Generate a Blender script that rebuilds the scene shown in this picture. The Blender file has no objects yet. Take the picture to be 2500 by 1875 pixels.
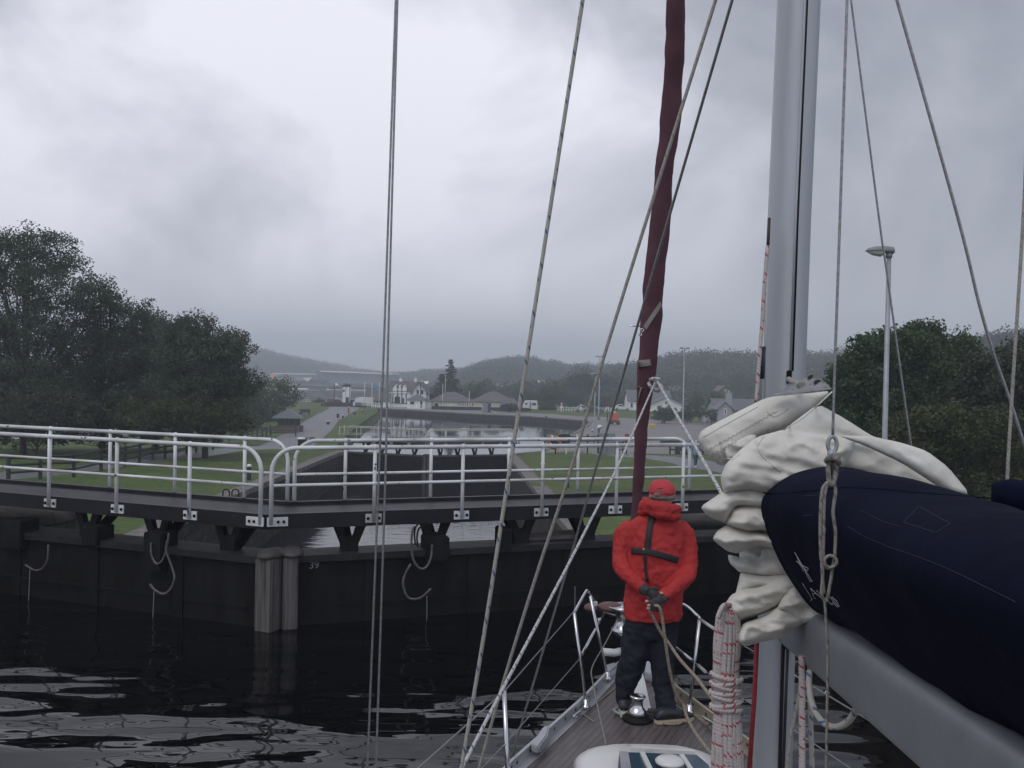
import bpy, bmesh, math, random
import numpy as np
from mathutils import Vector, Matrix, geometry
from mathutils.bvhtree import BVHTree
R = math.radians
scene = bpy.context.scene
col = scene.collection
random.seed(4); NR = np.random.RandomState(7)

# ------------------------------------------------------------------ camera
CAMZ = 3.73
FPX, CX, CY = 2266.0, 1250.0, 937.5
PITCH, ROLL = R(0.54), R(1.15)
fwd = Vector((0, math.cos(PITCH), -math.sin(PITCH)))
up0 = Vector((0, math.sin(PITCH), math.cos(PITCH))); rt0 = Vector((1, 0, 0))
cup = up0*math.cos(ROLL) - rt0*math.sin(ROLL)
crt = rt0*math.cos(ROLL) + up0*math.sin(ROLL)
cam = bpy.data.cameras.new("camera"); camo = bpy.data.objects.new("camera", cam); col.objects.link(camo)
cam.sensor_width = 36; cam.lens = 36*FPX/2500; cam.clip_end = 12000; cam.clip_start = 0.05
M = Matrix((crt, cup, -fwd)).transposed().to_4x4(); M.translation = Vector((0, 0, CAMZ))
camo.matrix_world = M
scene.camera = camo
cam.dof.use_dof = False

# ------------------------------------------------------------------ view
scene.view_settings.view_transform = 'Standard'; scene.view_settings.look = 'None'
scene.view_settings.exposure = 0.22; scene.view_settings.gamma = 1
scene.cycles.max_bounces = 6; scene.cycles.volume_bounces = 1
scene.cycles.transparent_max_bounces = 8

# ------------------------------------------------------------------ sky (overcast)
SUN_EL, SUN_AZ = R(55), R(-140)       # azimuth from +Y towards +X
w = bpy.data.worlds.new("World"); scene.world = w; w.use_nodes = True
nt = w.node_tree; N = nt.nodes; L = nt.links; N.clear()
def wn(t, **k):
    n = N.new(t)
    for a, b in k.items(): setattr(n, a, b)
    return n
out = wn('ShaderNodeOutputWorld'); bg = wn('ShaderNodeBackground'); L.new(bg.outputs[0], out.inputs[0])
tc = wn('ShaderNodeTexCoord')
sep = wn('ShaderNodeSeparateXYZ'); L.new(tc.outputs['Generated'], sep.inputs[0])
# project the direction on a cloud deck:  (x, y) / (z + 0.12)
zc = wn('ShaderNodeMath', operation='MAXIMUM'); L.new(sep.outputs[2], zc.inputs[0]); zc.inputs[1].default_value = 0.0
za = wn('ShaderNodeMath', operation='ADD'); L.new(zc.outputs[0], za.inputs[0]); za.inputs[1].default_value = 0.16
dx = wn('ShaderNodeMath', operation='DIVIDE'); L.new(sep.outputs[0], dx.inputs[0]); L.new(za.outputs[0], dx.inputs[1])
dy = wn('ShaderNodeMath', operation='DIVIDE'); L.new(sep.outputs[1], dy.inputs[0]); L.new(za.outputs[0], dy.inputs[1])
cmb = wn('ShaderNodeCombineXYZ'); L.new(dx.outputs[0], cmb.inputs[0]); L.new(dy.outputs[0], cmb.inputs[1])
n1 = wn('ShaderNodeTexNoise'); n1.inputs['Scale'].default_value = 1.0; n1.inputs['Detail'].default_value = 5; n1.inputs['Roughness'].default_value = 0.54
n1.inputs['Distortion'].default_value = 0.5
mp = wn('ShaderNodeMapping'); mp.inputs['Location'].default_value = (1.9, 0.4, 0.7); mp.inputs['Scale'].default_value = (3.0, 3.0, 4.4); L.new(tc.outputs['Generated'], mp.inputs[0]); L.new(mp.outputs[0], n1.inputs['Vector'])
# broad brightness: brighter towards the left of the view (thin cloud), darker to the right and straight overhead
dotn = wn('ShaderNodeVectorMath', operation='DOT_PRODUCT'); L.new(tc.outputs['Generated'], dotn.inputs[0])
dotn.inputs[1].default_value = Vector((-0.34, 0.92, 0.21)).normalized()
mr = wn('ShaderNodeMapRange'); L.new(dotn.outputs['Value'], mr.inputs[0])
mr.inputs[1].default_value = 0.68; mr.inputs[2].default_value = 1.0; mr.inputs[3].default_value = -0.25; mr.inputs[4].default_value = 0.20
mr.interpolation_type = 'SMOOTHSTEP'
ad = wn('ShaderNodeMath', operation='ADD'); nc = wn('ShaderNodeMapRange'); L.new(n1.outputs['Fac'], nc.inputs[0]); nc.inputs[1].default_value = .2; nc.inputs[2].default_value = .8; nc.inputs[3].default_value = .16; nc.inputs[4].default_value = .87; L.new(nc.outputs[0], ad.inputs[0]); L.new(mr.outputs[0], ad.inputs[1])
cr = wn('ShaderNodeValToRGB'); L.new(ad.outputs[0], cr.inputs[0])
e = cr.color_ramp.elements; e[0].position = 0.22; e[0].color = (0.25, 0.265, 0.315, 1); e[1].position = 0.80; e[1].color = (0.82, 0.815, 0.90, 1)
q = cr.color_ramp.elements.new(0.42); q.color = (0.385, 0.395, 0.455, 1)
q = cr.color_ramp.elements.new(0.60); q.color = (0.59, 0.595, 0.665, 1)
# even grey bank low on the horizon
hz = wn('ShaderNodeMapRange'); L.new(sep.outputs[2], hz.inputs[0]); hz.inputs[1].default_value = 0.0; hz.inputs[2].default_value = 0.14
hz.inputs[3].default_value = 0.7; hz.inputs[4].default_value = 0.0; hz.interpolation_type = 'SMOOTHSTEP'
mx = wn('ShaderNodeMix', data_type='RGBA'); L.new(hz.outputs[0], mx.inputs[0]); L.new(cr.outputs[0], mx.inputs[6]); mx.inputs[7].default_value = (0.58, 0.59, 0.655, 1)
sky = wn('ShaderNodeTexSky', sky_type='NISHITA'); sky.sun_disc = False; sky.sun_elevation = SUN_EL; sky.sun_rotation = SUN_AZ
sky.dust_density = 4; sky.air_density = 1.5
sc_ = wn('ShaderNodeVectorMath', operation='SCALE'); L.new(sky.outputs[0], sc_.inputs[0]); sc_.inputs['Scale'].default_value = 0.006
ac = wn('ShaderNodeVectorMath', operation='ADD'); L.new(mx.outputs[2], ac.inputs[0]); L.new(sc_.outputs[0], ac.inputs[1])
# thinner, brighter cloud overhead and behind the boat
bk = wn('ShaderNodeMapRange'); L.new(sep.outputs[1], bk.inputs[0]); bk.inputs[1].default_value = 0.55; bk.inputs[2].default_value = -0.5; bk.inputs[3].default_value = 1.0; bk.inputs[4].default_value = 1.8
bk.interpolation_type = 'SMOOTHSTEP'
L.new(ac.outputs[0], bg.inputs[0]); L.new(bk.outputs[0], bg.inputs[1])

# ------------------------------------------------------------------ sun behind the cloud
sl = bpy.data.lights.new("sun", 'SUN'); so = bpy.data.objects.new("sun", sl); col.objects.link(so)
sl.energy = 0.8; sl.angle = R(30); sl.color = (1, 0.985, 0.96)
so.rotation_euler = Vector((-math.sin(SUN_AZ)*math.cos(SUN_EL), -math.cos(SUN_AZ)*math.cos(SUN_EL), -math.sin(SUN_EL))).to_track_quat('-Z', 'Y').to_euler()

# ------------------------------------------------------------------ placement helpers
CAM = Vector((0, 0, CAMZ))
def ray(x, y):
    d = fwd + crt*((x-CX)/FPX) + cup*((CY-y)/FPX)
    return d/d.y
def P(x, y, D): return CAM + ray(x, y)*D           # point at distance D (metres along +Y)
def PZ(x, y, z):
    d = ray(x, y); return CAM + d*((z-CAMZ)/d.z)
TY = [-60, 18.2, 23.5, 35, 68, 100, 235, 300, 340, 5000]; TZ = [1.0, 1.0, -1.1, -1.25, -2.2, -4.4, -4.4, -5.5, -6.0, -6.0]
def TH(x, y):
    z = float(np.interp(y, TY, TZ))
    if x > 20: z += 0.0
    return z
def PT(x, y):                                       # where the view ray meets the ground
    d = ray(x, y); lo = None
    t = 16.0
    while t < 2000:
        p = CAM + d*t
        if p.z <= TH(p.x, p.y): return Vector((p.x, p.y, TH(p.x, p.y)))
        t *= 1.004
    return CAM + d*400

# ------------------------------------------------------------------ object helpers
def tag(o, label=None, cat=None, group=None, kind=None):
    if label: o['label'] = label
    if cat: o['category'] = cat
    if group: o['group'] = group
    if kind: o['kind'] = kind
    return o
def thing(name, label, cat, loc=(0, 0, 0), rz=0, group=None):
    o = bpy.data.objects.new(name, None); col.objects.link(o); o.empty_display_size = 0.2
    o.location = loc; o.rotation_euler = (0, 0, rz); tag(o, label, cat, group)
    return o
def mesh_obj(name, me, m, parent=None):
    o = bpy.data.objects.new(name, me); col.objects.link(o)
    if m is not None and not me.materials: me.materials.append(m)
    if parent is not None:
        o.parent = parent
    return o
def local(parent):                                  # world -> parent space (two levels)
    T = Matrix.Identity(4)
    c = []
    while parent is not None: c.append(parent); parent = parent.parent
    for p in reversed(c):
        T = T @ (Matrix.Translation(p.location) @ p.rotation_euler.to_matrix().to_4x4())
    return T.inverted()
class MB:
    def __init__(s): s.v = []; s.f = []; s.uv = {}; s.smooth = set()
    def add(s, vs, fs, uvs=None, smooth=False):
        b = len(s.v); s.v += [tuple(v) for v in vs]
        for i, f in enumerate(fs):
            if uvs: s.uv[len(s.f)] = uvs[i]
            if smooth: s.smooth.add(len(s.f))
            s.f.append(tuple(b+k for k in f))
        return s
    def box(s, c, size, rz=0, rot=None):
        hx, hy, hz = size[0]/2, size[1]/2, size[2]/2
        vs = [Vector((x, y, z)) for x in (-hx, hx) for y in (-hy, hy) for z in (-hz, hz)]
        Rm = rot if rot is not None else Matrix.Rotation(rz, 3, 'Z')
        vs = [Rm @ v + Vector(c) for v in vs]
        return s.add(vs, [(0, 1, 3, 2), (4, 6, 7, 5), (0, 4, 5, 1), (2, 3, 7, 6), (0, 2, 6, 4), (1, 5, 7, 3)])
    def beam(s, a, b, w, h, up=(0, 0, 1)):
        a = Vector(a); b = Vector(b); d = b-a; L_ = d.length; d.normalize()
        u = Vector(up); x = d.cross(u).normalized(); z = x.cross(d).normalized()
        Rm = Matrix((x, d, z)).transposed()
        return s.box((a+b)/2, (w, L_, h), rot=Rm)
    def prism(s, poly, z0, z1):
        n = len(poly); vs = [(p[0], p[1], z0) for p in poly]+[(p[0], p[1], z1) for p in poly]
        fs = [tuple(range(n-1, -1, -1)), tuple(range(n, 2*n))]+[(i, (i+1) % n, n+(i+1) % n, n+i) for i in range(n)]
        return s.add(vs, fs)
    def extrude(s, pts, dvec):                      # closed 3D polygon extruded along dvec
        n = len(pts); d = Vector(dvec); vs = [Vector(p) for p in pts]+[Vector(p)+d for p in pts]
        fs = [tuple(range(n-1, -1, -1)), tuple(range(n, 2*n))]+[(i, (i+1) % n, n+(i+1) % n, n+i) for i in range(n)]
        return s.add(vs, fs)
    def tube(s, pts, r, seg=8, smooth=True, cap=True):
        pts = [Vector(p) for p in pts]; n = len(pts)
        rr = r if isinstance(r, (list, tuple)) else [r]*n
        t0 = (pts[1]-pts[0]).normalized()
        a = Vector((0, 0, 1)) if abs(t0.z) < .9 else Vector((1, 0, 0))
        nx = t0.cross(a).normalized(); vs = []; ln = 0; lens = []
        for i, p in enumerate(pts):
            t = (pts[min(i+1, n-1)]-pts[max(i-1, 0)]).normalized()
            nx = (nx - t*nx.dot(t)).normalized(); ny = t.cross(nx)
            if i: ln += (p-pts[i-1]).length
            lens.append(ln)
            for k in range(seg):
                a_ = 2*math.pi*k/seg
                vs.append(p + (nx*math.cos(a_)+ny*math.sin(a_))*rr[i])
        fs = []; uv = []
        for i in range(n-1):
            for k in range(seg):
                k2 = (k+1) % seg
                fs.append((i*seg+k, i*seg+k2, (i+1)*seg+k2, (i+1)*seg+k))
                uv.append([(k/seg, lens[i]), ((k+1)/seg, lens[i]), ((k+1)/seg, lens[i+1]), (k/seg, lens[i+1])])
        s.add(vs, fs, uv, smooth)
        if cap:
            b = len(s.v)-len(vs)
            s.f.append(tuple(b+k for k in range(seg-1, -1, -1))); s.f.append(tuple(b+(n-1)*seg+k for k in range(seg)))
        return s
    def lathe(s, c, prof, seg=16, axis=None, smooth=True):
        c = Vector(c); Rm = Matrix.Identity(3)
        if axis is not None: Rm = Vector(axis).to_track_quat('Z', 'Y').to_matrix()
        vs = []
        for r, z in prof:
            for k in range(seg):
                a = 2*math.pi*k/seg; vs.append(c+Rm @ Vector((r*math.cos(a), r*math.sin(a), z)))
        n = len(prof); fs = [(i*seg+k, i*seg+(k+1) % seg, (i+1)*seg+(k+1) % seg, (i+1)*seg+k) for i in range(n-1) for k in range(seg)]
        fs += [tuple(range(seg-1, -1, -1)), tuple((n-1)*seg+k for k in range(seg))]
        return s.add(vs, fs, None, smooth)
    def sphere(s, c, r, seg=12, rings=8, scale=(1, 1, 1)):
        prof = [(max(1e-4, math.sin(math.pi*i/rings))*r, -math.cos(math.pi*i/rings)*r) for i in range(rings+1)]
        b = len(s.v); s.lathe((0, 0, 0), prof, seg)
        for i in range(b, len(s.v)):
            v = s.v[i]; s.v[i] = (c[0]+v[0]*scale[0], c[1]+v[1]*scale[1], c[2]+v[2]*scale[2])
        return s
    def torus(s, c, R_, r, axis=(0, 0, 1), seg=20, sub=8, scale=(1, 1)):
        Rm = Vector(axis).to_track_quat('Z', 'Y').to_matrix(); c = Vector(c)
        pts = [c+Rm @ Vector((R_*scale[0]*math.cos(2*math.pi*k/seg), R_*scale[1]*math.sin(2*math.pi*k/seg), 0)) for k in range(seg+1)]
        return s.tube(pts, r, sub, cap=False)
    def loft(s, rings, cap=True, smooth=True):
        n = len(rings); seg = len(rings[0]); vs = [v for r in rings for v in r]
        fs = [(i*seg+k, i*seg+(k+1) % seg, (i+1)*seg+(k+1) % seg, (i+1)*seg+k) for i in range(n-1) for k in range(seg)]
        if cap: fs += [tuple(range(seg-1, -1, -1)), tuple((n-1)*seg+k for k in range(seg))]
        return s.add(vs, fs, None, smooth)
    def mesh(s, name, T=None):
        me = bpy.data.meshes.new(name)
        vs = [T @ Vector(v) for v in s.v] if T is not None else s.v
        me.from_pydata([tuple(v) for v in vs], [], s.f)
        if s.uv:
            u = me.uv_layers.new(name='UVMap')
            for fi, uvs in s.uv.items():
                p = me.polygons[fi]
                for k, li in enumerate(p.loop_indices): u.data[li].uv = uvs[k]
        for fi in s.smooth: me.polygons[fi].use_smooth = True
        me.update(); return me
    def build(s, name, m, parent=None, label=None, cat=None, group=None, kind=None, fix=True):
        T = local(parent) if parent is not None else None
        me = s.mesh(name, T)
        if fix:
            bm = bmesh.new(); bm.from_mesh(me); bmesh.ops.recalc_face_normals(bm, faces=bm.faces); bm.to_mesh(me); bm.free()
        o = mesh_obj(name, me, m, parent); tag(o, label, cat, group, kind); return o
def bezier(pts, n=8):                               # Catmull-Rom through points
    pts = [Vector(p) for p in pts]; o = []
    for i in range(len(pts)-1):
        p0 = pts[max(i-1, 0)]; p1 = pts[i]; p2 = pts[i+1]; p3 = pts[min(i+2, len(pts)-1)]
        for k in range(n):
            t = k/n
            o.append(0.5*((2*p1)+(p2-p0)*t+(2*p0-5*p1+4*p2-p3)*t*t+(3*p1-p0-3*p2+p3)*t**3))
    return o+[pts[-1]]
def finish(o, mods, dt=True):                       # apply modifiers without bpy.ops
    for t, kw in mods:
        m = o.modifiers.new(t, t)
        for k, v in kw.items(): setattr(m, k, v)
    dg = bpy.context.evaluated_depsgraph_get(); dg.update()
    ev = o.evaluated_get(dg); me = bpy.data.meshes.new_from_object(ev)
    mats = list(o.data.materials); old = o.data; o.modifiers.clear(); o.data = me
    me.materials.clear()
    for mm in mats: me.materials.append(mm)
    for p in me.polygons: p.use_smooth = True
    return o
def bevel(o, wdt=0.01, seg=2):
    mats = list(o.data.materials)
    bm = bmesh.new(); bm.from_mesh(o.data)
    bmesh.ops.remove_doubles(bm, verts=bm.verts, dist=1e-5)
    bmesh.ops.bevel(bm, geom=[e for e in bm.edges if e.calc_face_angle(0) > 0.5], offset=wdt, segments=seg, affect='EDGES', clamp_overlap=True)
    bm.to_mesh(o.data); bm.free(); return o
def text_mesh(body, size, thick, m, name, parent, Mx):
    c = bpy.data.curves.new(name, 'FONT'); c.body = body; c.size = size; c.extrude = thick; c.align_x = 'CENTER'
    t = bpy.data.objects.new(name, c); col.objects.link(t); dg = bpy.context.evaluated_depsgraph_get(); dg.update()
    me = bpy.data.meshes.new_from_object(t.evaluated_get(dg)); bpy.data.objects.remove(t)
    T = local(parent) if parent is not None else Matrix.Identity(4)
    me.transform(T @ Mx); me.materials.clear()
    return mesh_obj(name, me, m, parent)
def dup(root, loc, rz=None, label=None, group=None):
    r = root.copy(); col.objects.link(r); r.location = loc
    if rz is not None: r.rotation_euler = (0, 0, rz)
    if label: r['label'] = label
    if group: r['group'] = group
    for ch in list(root.children):
        c = ch.copy(); col.objects.link(c); c.parent = r
        for g in ch.children:
            d = g.copy(); col.objects.link(d); d.parent = c
    return r

# ------------------------------------------------------------------ materials
MATS = {}
def mat(name, c, rough=0.7, metal=0.0, var=0.0, scale=5.0, bump=0.0, bscale=None, c2=None, detail=4, spec=0.5, coord='Object', stretch=None, ramp=(0.35, 0.65), alpha=None):
    if name in MATS: return MATS[name]
    m = bpy.data.materials.new(name); m.use_nodes = True; t = m.node_tree; n = t.nodes; l = t.links
    b = n['Principled BSDF']; b.inputs['Roughness'].default_value = rough; b.inputs['Metallic'].default_value = metal
    b.inputs['Specular IOR Level'].default_value = spec
    b.inputs['Base Color'].default_value = (*c, 1)
    tcn = n.new('ShaderNodeTexCoord'); vec = tcn.outputs[coord]
    if stretch:
        mp_ = n.new('ShaderNodeMapping'); mp_.inputs['Scale'].default_value = stretch; l.new(vec, mp_.inputs[0]); vec = mp_.outputs[0]
    if c2 is None and var: c2 = tuple(max(0, k*(1-var)) for k in c)
    if c2 is not None:
        nz = n.new('ShaderNodeTexNoise'); nz.inputs['Scale'].default_value = scale; nz.inputs['Detail'].default_value = detail; nz.inputs['Roughness'].default_value = .6
        l.new(vec, nz.inputs['Vector'])
        r_ = n.new('ShaderNodeValToRGB'); r_.color_ramp.elements[0].position = ramp[0]; r_.color_ramp.elements[1].position = ramp[1]
        r_.color_ramp.elements[0].color = (*c2, 1); r_.color_ramp.elements[1].color = (*c, 1)
        l.new(nz.outputs['Fac'], r_.inputs[0]); l.new(r_.outputs[0], b.inputs['Base Color'])
    if bump:
        nb = n.new('ShaderNodeTexNoise'); nb.inputs['Scale'].default_value = bscale or scale*3; nb.inputs['Detail'].default_value = 5
        l.new(vec, nb.inputs['Vector']); bp = n.new('ShaderNodeBump'); bp.inputs['Strength'].default_value = 1.0; bp.inputs['Distance'].default_value = bump
        l.new(nb.outputs['Fac'], bp.inputs['Height']); l.new(bp.outputs[0], b.inputs['Normal'])
    MATS[name] = m; return m
def rope_mat(name, base, fleck, period=0.05, amt=0.28, rough=0.8):
    m = bpy.data.materials.new(name); m.use_nodes = True; t = m.node_tree; n = t.nodes; l = t.links; b = n['Principled BSDF']
    b.inputs['Roughness'].default_value = rough
    uv = n.new('ShaderNodeTexCoord'); s = n.new('ShaderNodeSeparateXYZ'); l.new(uv.outputs['UV'], s.inputs[0])
    def mth(op, a, b_=None):
        q_ = n.new('ShaderNodeMath'); q_.operation = op
        for i, v in enumerate((a, b_)):
            if v is None: continue
            if isinstance(v, (int, float)): q_.inputs[i].default_value = v
            else: l.new(v, q_.inputs[i])
        return q_.outputs[0]
    v = mth('DIVIDE', s.outputs[1], period)
    a1 = mth('FRACT', mth('ADD', v, mth('MULTIPLY', s.outputs[0], 1.0)))
    a2 = mth('FRACT', mth('SUBTRACT', mth('MULTIPLY', v, 0.37), mth('MULTIPLY', s.outputs[0], 1.0)))
    mask = mth('MULTIPLY', mth('LESS_THAN', a1, amt), mth('LESS_THAN', a2, 0.5))
    nz = n.new('ShaderNodeTexNoise'); nz.inputs['Scale'].default_value = 40; l.new(uv.outputs['Object'], nz.inputs['Vector'])
    mixb = n.new('ShaderNodeMix'); mixb.data_type = 'RGBA'; l.new(nz.outputs['Fac'], mixb.inputs[0]); mixb.inputs[6].default_value = (*[k*.75 for k in base], 1); mixb.inputs[7].default_value = (*base, 1)
    mixf = n.new('ShaderNodeMix'); mixf.data_type = 'RGBA'; l.new(mask, mixf.inputs[0]); l.new(mixb.outputs[2], mixf.inputs[6]); mixf.inputs[7].default_value = (*fleck, 1)
    l.new(mixf.outputs[2], b.inputs['Base Color'])
    tw = mth('SINE', mth('MULTIPLY', mth('ADD', mth('MULTIPLY', s.outputs[1], 1/0.012), mth('MULTIPLY', s.outputs[0], 2.0)), 6.283))
    bp = n.new('ShaderNodeBump'); bp.inputs['Distance'].default_value = 0.0004; l.new(tw, bp.inputs['Height']); l.new(bp.outputs[0], b.inputs['Normal'])
    return m
def leaf_mat(name, c, c2, c3=None, scale=0.5):
    m = bpy.data.materials.new(name); m.use_nodes = True; t = m.node_tree; n = t.nodes; l = t.links; b = n['Principled BSDF']
    b.inputs['Roughness'].default_value = 0.65; b.inputs['Specular IOR Level'].default_value = 0.25
    g = n.new('ShaderNodeNewGeometry'); r_ = n.new('ShaderNodeValToRGB')
    r_.color_ramp.elements[0].color = (*c2, 1); r_.color_ramp.elements[1].color = (*c, 1)
    nz = n.new('ShaderNodeTexNoise'); nz.inputs['Scale'].default_value = scale; tcn = n.new('ShaderNodeTexCoord'); l.new(tcn.outputs['Object'], nz.inputs['Vector'])
    ad_ = n.new('ShaderNodeMath'); ad_.operation = 'MULTIPLY_ADD'; l.new(g.outputs['Random Per Island'], ad_.inputs[0]); ad_.inputs[1].default_value = 0.45
    sb = n.new('ShaderNodeMath'); sb.operation = 'MULTIPLY_ADD'; l.new(nz.outputs['Fac'], sb.inputs[0]); sb.inputs[1].default_value = 1.6; sb.inputs[2].default_value = -0.5
    l.new(sb.outputs[0], ad_.inputs[2]); l.new(ad_.outputs[0], r_.inputs[0]); l.new(r_.outputs[0], b.inputs['Base Color'])
    tr = n.new('ShaderNodeBsdfTranslucent'); l.new(r_.outputs[0], tr.inputs[0]); mxs = n.new('ShaderNodeMixShader'); mxs.inputs[0].default_value = 0.25
    l.new(b.outputs[0], mxs.inputs[1]); l.new(tr.outputs[0], mxs.inputs[2]); l.new(mxs.outputs[0], n['Material Output'].inputs[0])
    return m

WHITE = mat('white_paint', (0.66, 0.67, 0.68), 0.45, var=0.18, scale=4, c2=(0.50, 0.50, 0.50), ramp=(0.3, 0.5))
def chip_mat():
    m = bpy.data.materials.new('white_paint_chipped'); m.use_nodes = True; t = m.node_tree; n = t.nodes; l = t.links; b = n['Principled BSDF']
    b.inputs['Roughness'].default_value = 0.45
    tcn = n.new('ShaderNodeTexCoord'); nz = n.new('ShaderNodeTexNoise'); nz.inputs['Scale'].default_value = 11; nz.inputs['Detail'].default_value = 5; l.new(tcn.outputs['Object'], nz.inputs['Vector'])
    r_ = n.new('ShaderNodeValToRGB'); r_.color_ramp.interpolation = 'LINEAR'
    e_ = r_.color_ramp.elements; e_[0].position = 0.30; e_[0].color = (0.05, 0.045, 0.04, 1); e_[1].position = 0.325; e_[1].color = (0.67, 0.68, 0.69, 1)
    l.new(nz.outputs['Fac'], r_.inputs[0]); 
    n2 = n.new('ShaderNodeTexNoise'); n2.inputs['Scale'].default_value = 1.3; l.new(tcn.outputs['Object'], n2.inputs['Vector'])
    r2 = n.new('ShaderNodeValToRGB'); r2.color_ramp.elements[0].position = .3; r2.color_ramp.elements[0].color = (.62, .60, .56, 1); r2.color_ramp.elements[1].position = .6; r2.color_ramp.elements[1].color = (1, 1, 1, 1)
    l.new(n2.outputs['Fac'], r2.inputs[0])
    mm = n.new('ShaderNodeMix'); mm.data_type = 'RGBA'; mm.blend_type = 'MULTIPLY'; mm.inputs[0].default_value = 1; l.new(r_.outputs[0], mm.inputs[6]); l.new(r2.outputs[0], mm.inputs[7])
    l.new(mm.outputs[2], b.inputs['Base Color']); return m
CHIP = chip_mat()
BLACKP = mat('black_gate_paint', (0.020, 0.019, 0.023), 0.45, var=0.4, scale=2.5, bump=0.003, bscale=9, spec=.25)
STEELD = mat('dark_gate_steel', (0.0135, 0.013, 0.0155), 0.6, scale=2.2, c2=(0.007, 0.006, 0.0058), bump=0.006, bscale=7, spec=.15, stretch=(1.5, 1.5, .35), detail=8)
DECKG = mat('wet_gritted_deck', (0.026, 0.025, 0.028), 0.5, scale=3, c2=(0.014, 0.013, 0.014), bump=0.004, bscale=60, spec=.25)
TIMB = mat('weathered_timber', (0.125, 0.114, 0.110), 0.8, scale=5, c2=(0.035, 0.031, 0.029), stretch=(5, 5, 0.22), bump=0.006, bscale=8, ramp=(0.32, 0.62))
TIMBC = mat('timber_cap', (0.09, 0.082, 0.078), 0.8, scale=5, c2=(0.035, 0.032, 0.03), bump=0.006)
def wall_mat(name, c, c2, s=1.2):
    m = bpy.data.materials.new(name); m.use_nodes = True; t = m.node_tree; n = t.nodes; l = t.links; b = n['Principled BSDF']; b.inputs['Roughness'].default_value = 0.85; b.inputs['Specular IOR Level'].default_value = 0.2
    tcn = n.new('ShaderNodeTexCoord'); sp = n.new('ShaderNodeSeparateXYZ'); l.new(tcn.outputs['Object'], sp.inputs[0])
    ad_ = n.new('ShaderNodeMath'); ad_.operation = 'ADD'; l.new(sp.outputs[0], ad_.inputs[0]); l.new(sp.outputs[1], ad_.inputs[1])
    cb = n.new('ShaderNodeCombineXYZ'); l.new(ad_.outputs[0], cb.inputs[0]); l.new(sp.outputs[2], cb.inputs[1])
    br = n.new('ShaderNodeTexBrick'); l.new(cb.outputs[0], br.inputs['Vector']); br.inputs['Scale'].default_value = s
    br.inputs['Color1'].default_value = (*c, 1); br.inputs['Color2'].default_value = (*c2, 1); br.inputs['Mortar'].default_value = (*[k*.35 for k in c2], 1)
    br.inputs['Mortar Size'].default_value = 0.018; br.inputs['Row Height'].default_value = 0.42; br.inputs['Brick Width'].default_value = 0.9
    nz = n.new('ShaderNodeTexNoise'); nz.inputs['Scale'].default_value = 2.2; nz.inputs['Detail'].default_value = 6; l.new(tcn.outputs['Object'], nz.inputs['Vector'])
    mm = n.new('ShaderNodeMix'); mm.data_type = 'RGBA'; mm.blend_type = 'MULTIPLY'; mm.inputs[0].default_value = 0.9; l.new(br.outputs[0], mm.inputs[6])
    r_ = n.new('ShaderNodeValToRGB'); r_.color_ramp.elements[0].position = .3; r_.color_ramp.elements[0].color = (.3, .3, .28, 1); r_.color_ramp.elements[1].position = .7; l.new(nz.outputs['Fac'], r_.inputs[0])
    l.new(r_.outputs[0], mm.inputs[7]); l.new(mm.outputs[2], b.inputs['Base Color'])
    bp = n.new('ShaderNodeBump'); bp.inputs['Distance'].default_value = 0.02; l.new(br.outputs['Fac'], bp.inputs['Height']); bp.invert = True; l.new(bp.outputs[0], b.inputs['Normal'])
    return m
STONE = wall_mat('dark_lock_stone', (0.075, 0.066, 0.06), (0.045, 0.04, 0.037))
QSTONE = wall_mat('quay_stone', (0.085, 0.078, 0.078), (0.05, 0.047, 0.05))
COPE = mat('coping_stone', (0.19, 0.17, 0.16), 0.85, scale=3, c2=(0.09, 0.08, 0.075), bump=0.01)
GRASS = mat('lawn_grass', (0.10, 0.145, 0.045), 0.9, scale=0.35, c2=(0.066, 0.10, 0.036), bump=0.05, bscale=12, detail=9, spec=0.2)
def grass_mat():
    m = MATS['lawn_grass']; t = m.node_tree; n = t.nodes; l = t.links; b = n['Principled BSDF']
    src = b.inputs['Base Color'].links[0].from_socket; tcn = [k for k in n if k.type == 'TEX_COORD'][0]
    f = n.new('ShaderNodeTexNoise'); f.inputs['Scale'].default_value = 3.5; f.inputs['Detail'].default_value = 8; l.new(tcn.outputs['Object'], f.inputs['Vector'])
    r_ = n.new('ShaderNodeValToRGB'); r_.color_ramp.elements[0].position = .3; r_.color_ramp.elements[0].color = (.62, .62, .55, 1); r_.color_ramp.elements[1].position = .7; r_.color_ramp.elements[1].color = (1.1, 1.1, 1, 1)
    l.new(f.outputs['Fac'], r_.inputs[0]); mm = n.new('ShaderNodeMix'); mm.data_type = 'RGBA'; mm.blend_type = 'MULTIPLY'; mm.inputs[0].default_value = 1
    l.new(src, mm.inputs[6]); l.new(r_.outputs[0], mm.inputs[7]); 
    f2 = n.new('ShaderNodeTexNoise'); f2.inputs['Scale'].default_value = 0.22; f2.inputs['Detail'].default_value = 5; l.new(tcn.outputs['Object'], f2.inputs['Vector'])
    r2 = n.new('ShaderNodeValToRGB'); r2.color_ramp.elements[0].position = .56; r2.color_ramp.elements[1].position = .72; r2.color_ramp.elements[0].color = (0, 0, 0, 1)
    l.new(f2.outputs['Fac'], r2.inputs[0]); m2 = n.new('ShaderNodeMix'); m2.data_type = 'RGBA'; l.new(r2.outputs[0], m2.inputs[0]); l.new(mm.outputs[2], m2.inputs[6]); m2.inputs[7].default_value = (0.12, 0.105, 0.055, 1)
    l.new(m2.outputs[2], b.inputs['Base Color'])
grass_mat()
ASPH = mat('path_tarmac', (0.145, 0.145, 0.158), 0.55, scale=1.2, c2=(0.105, 0.105, 0.115), bump=0.01, bscale=30, detail=7)
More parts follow.
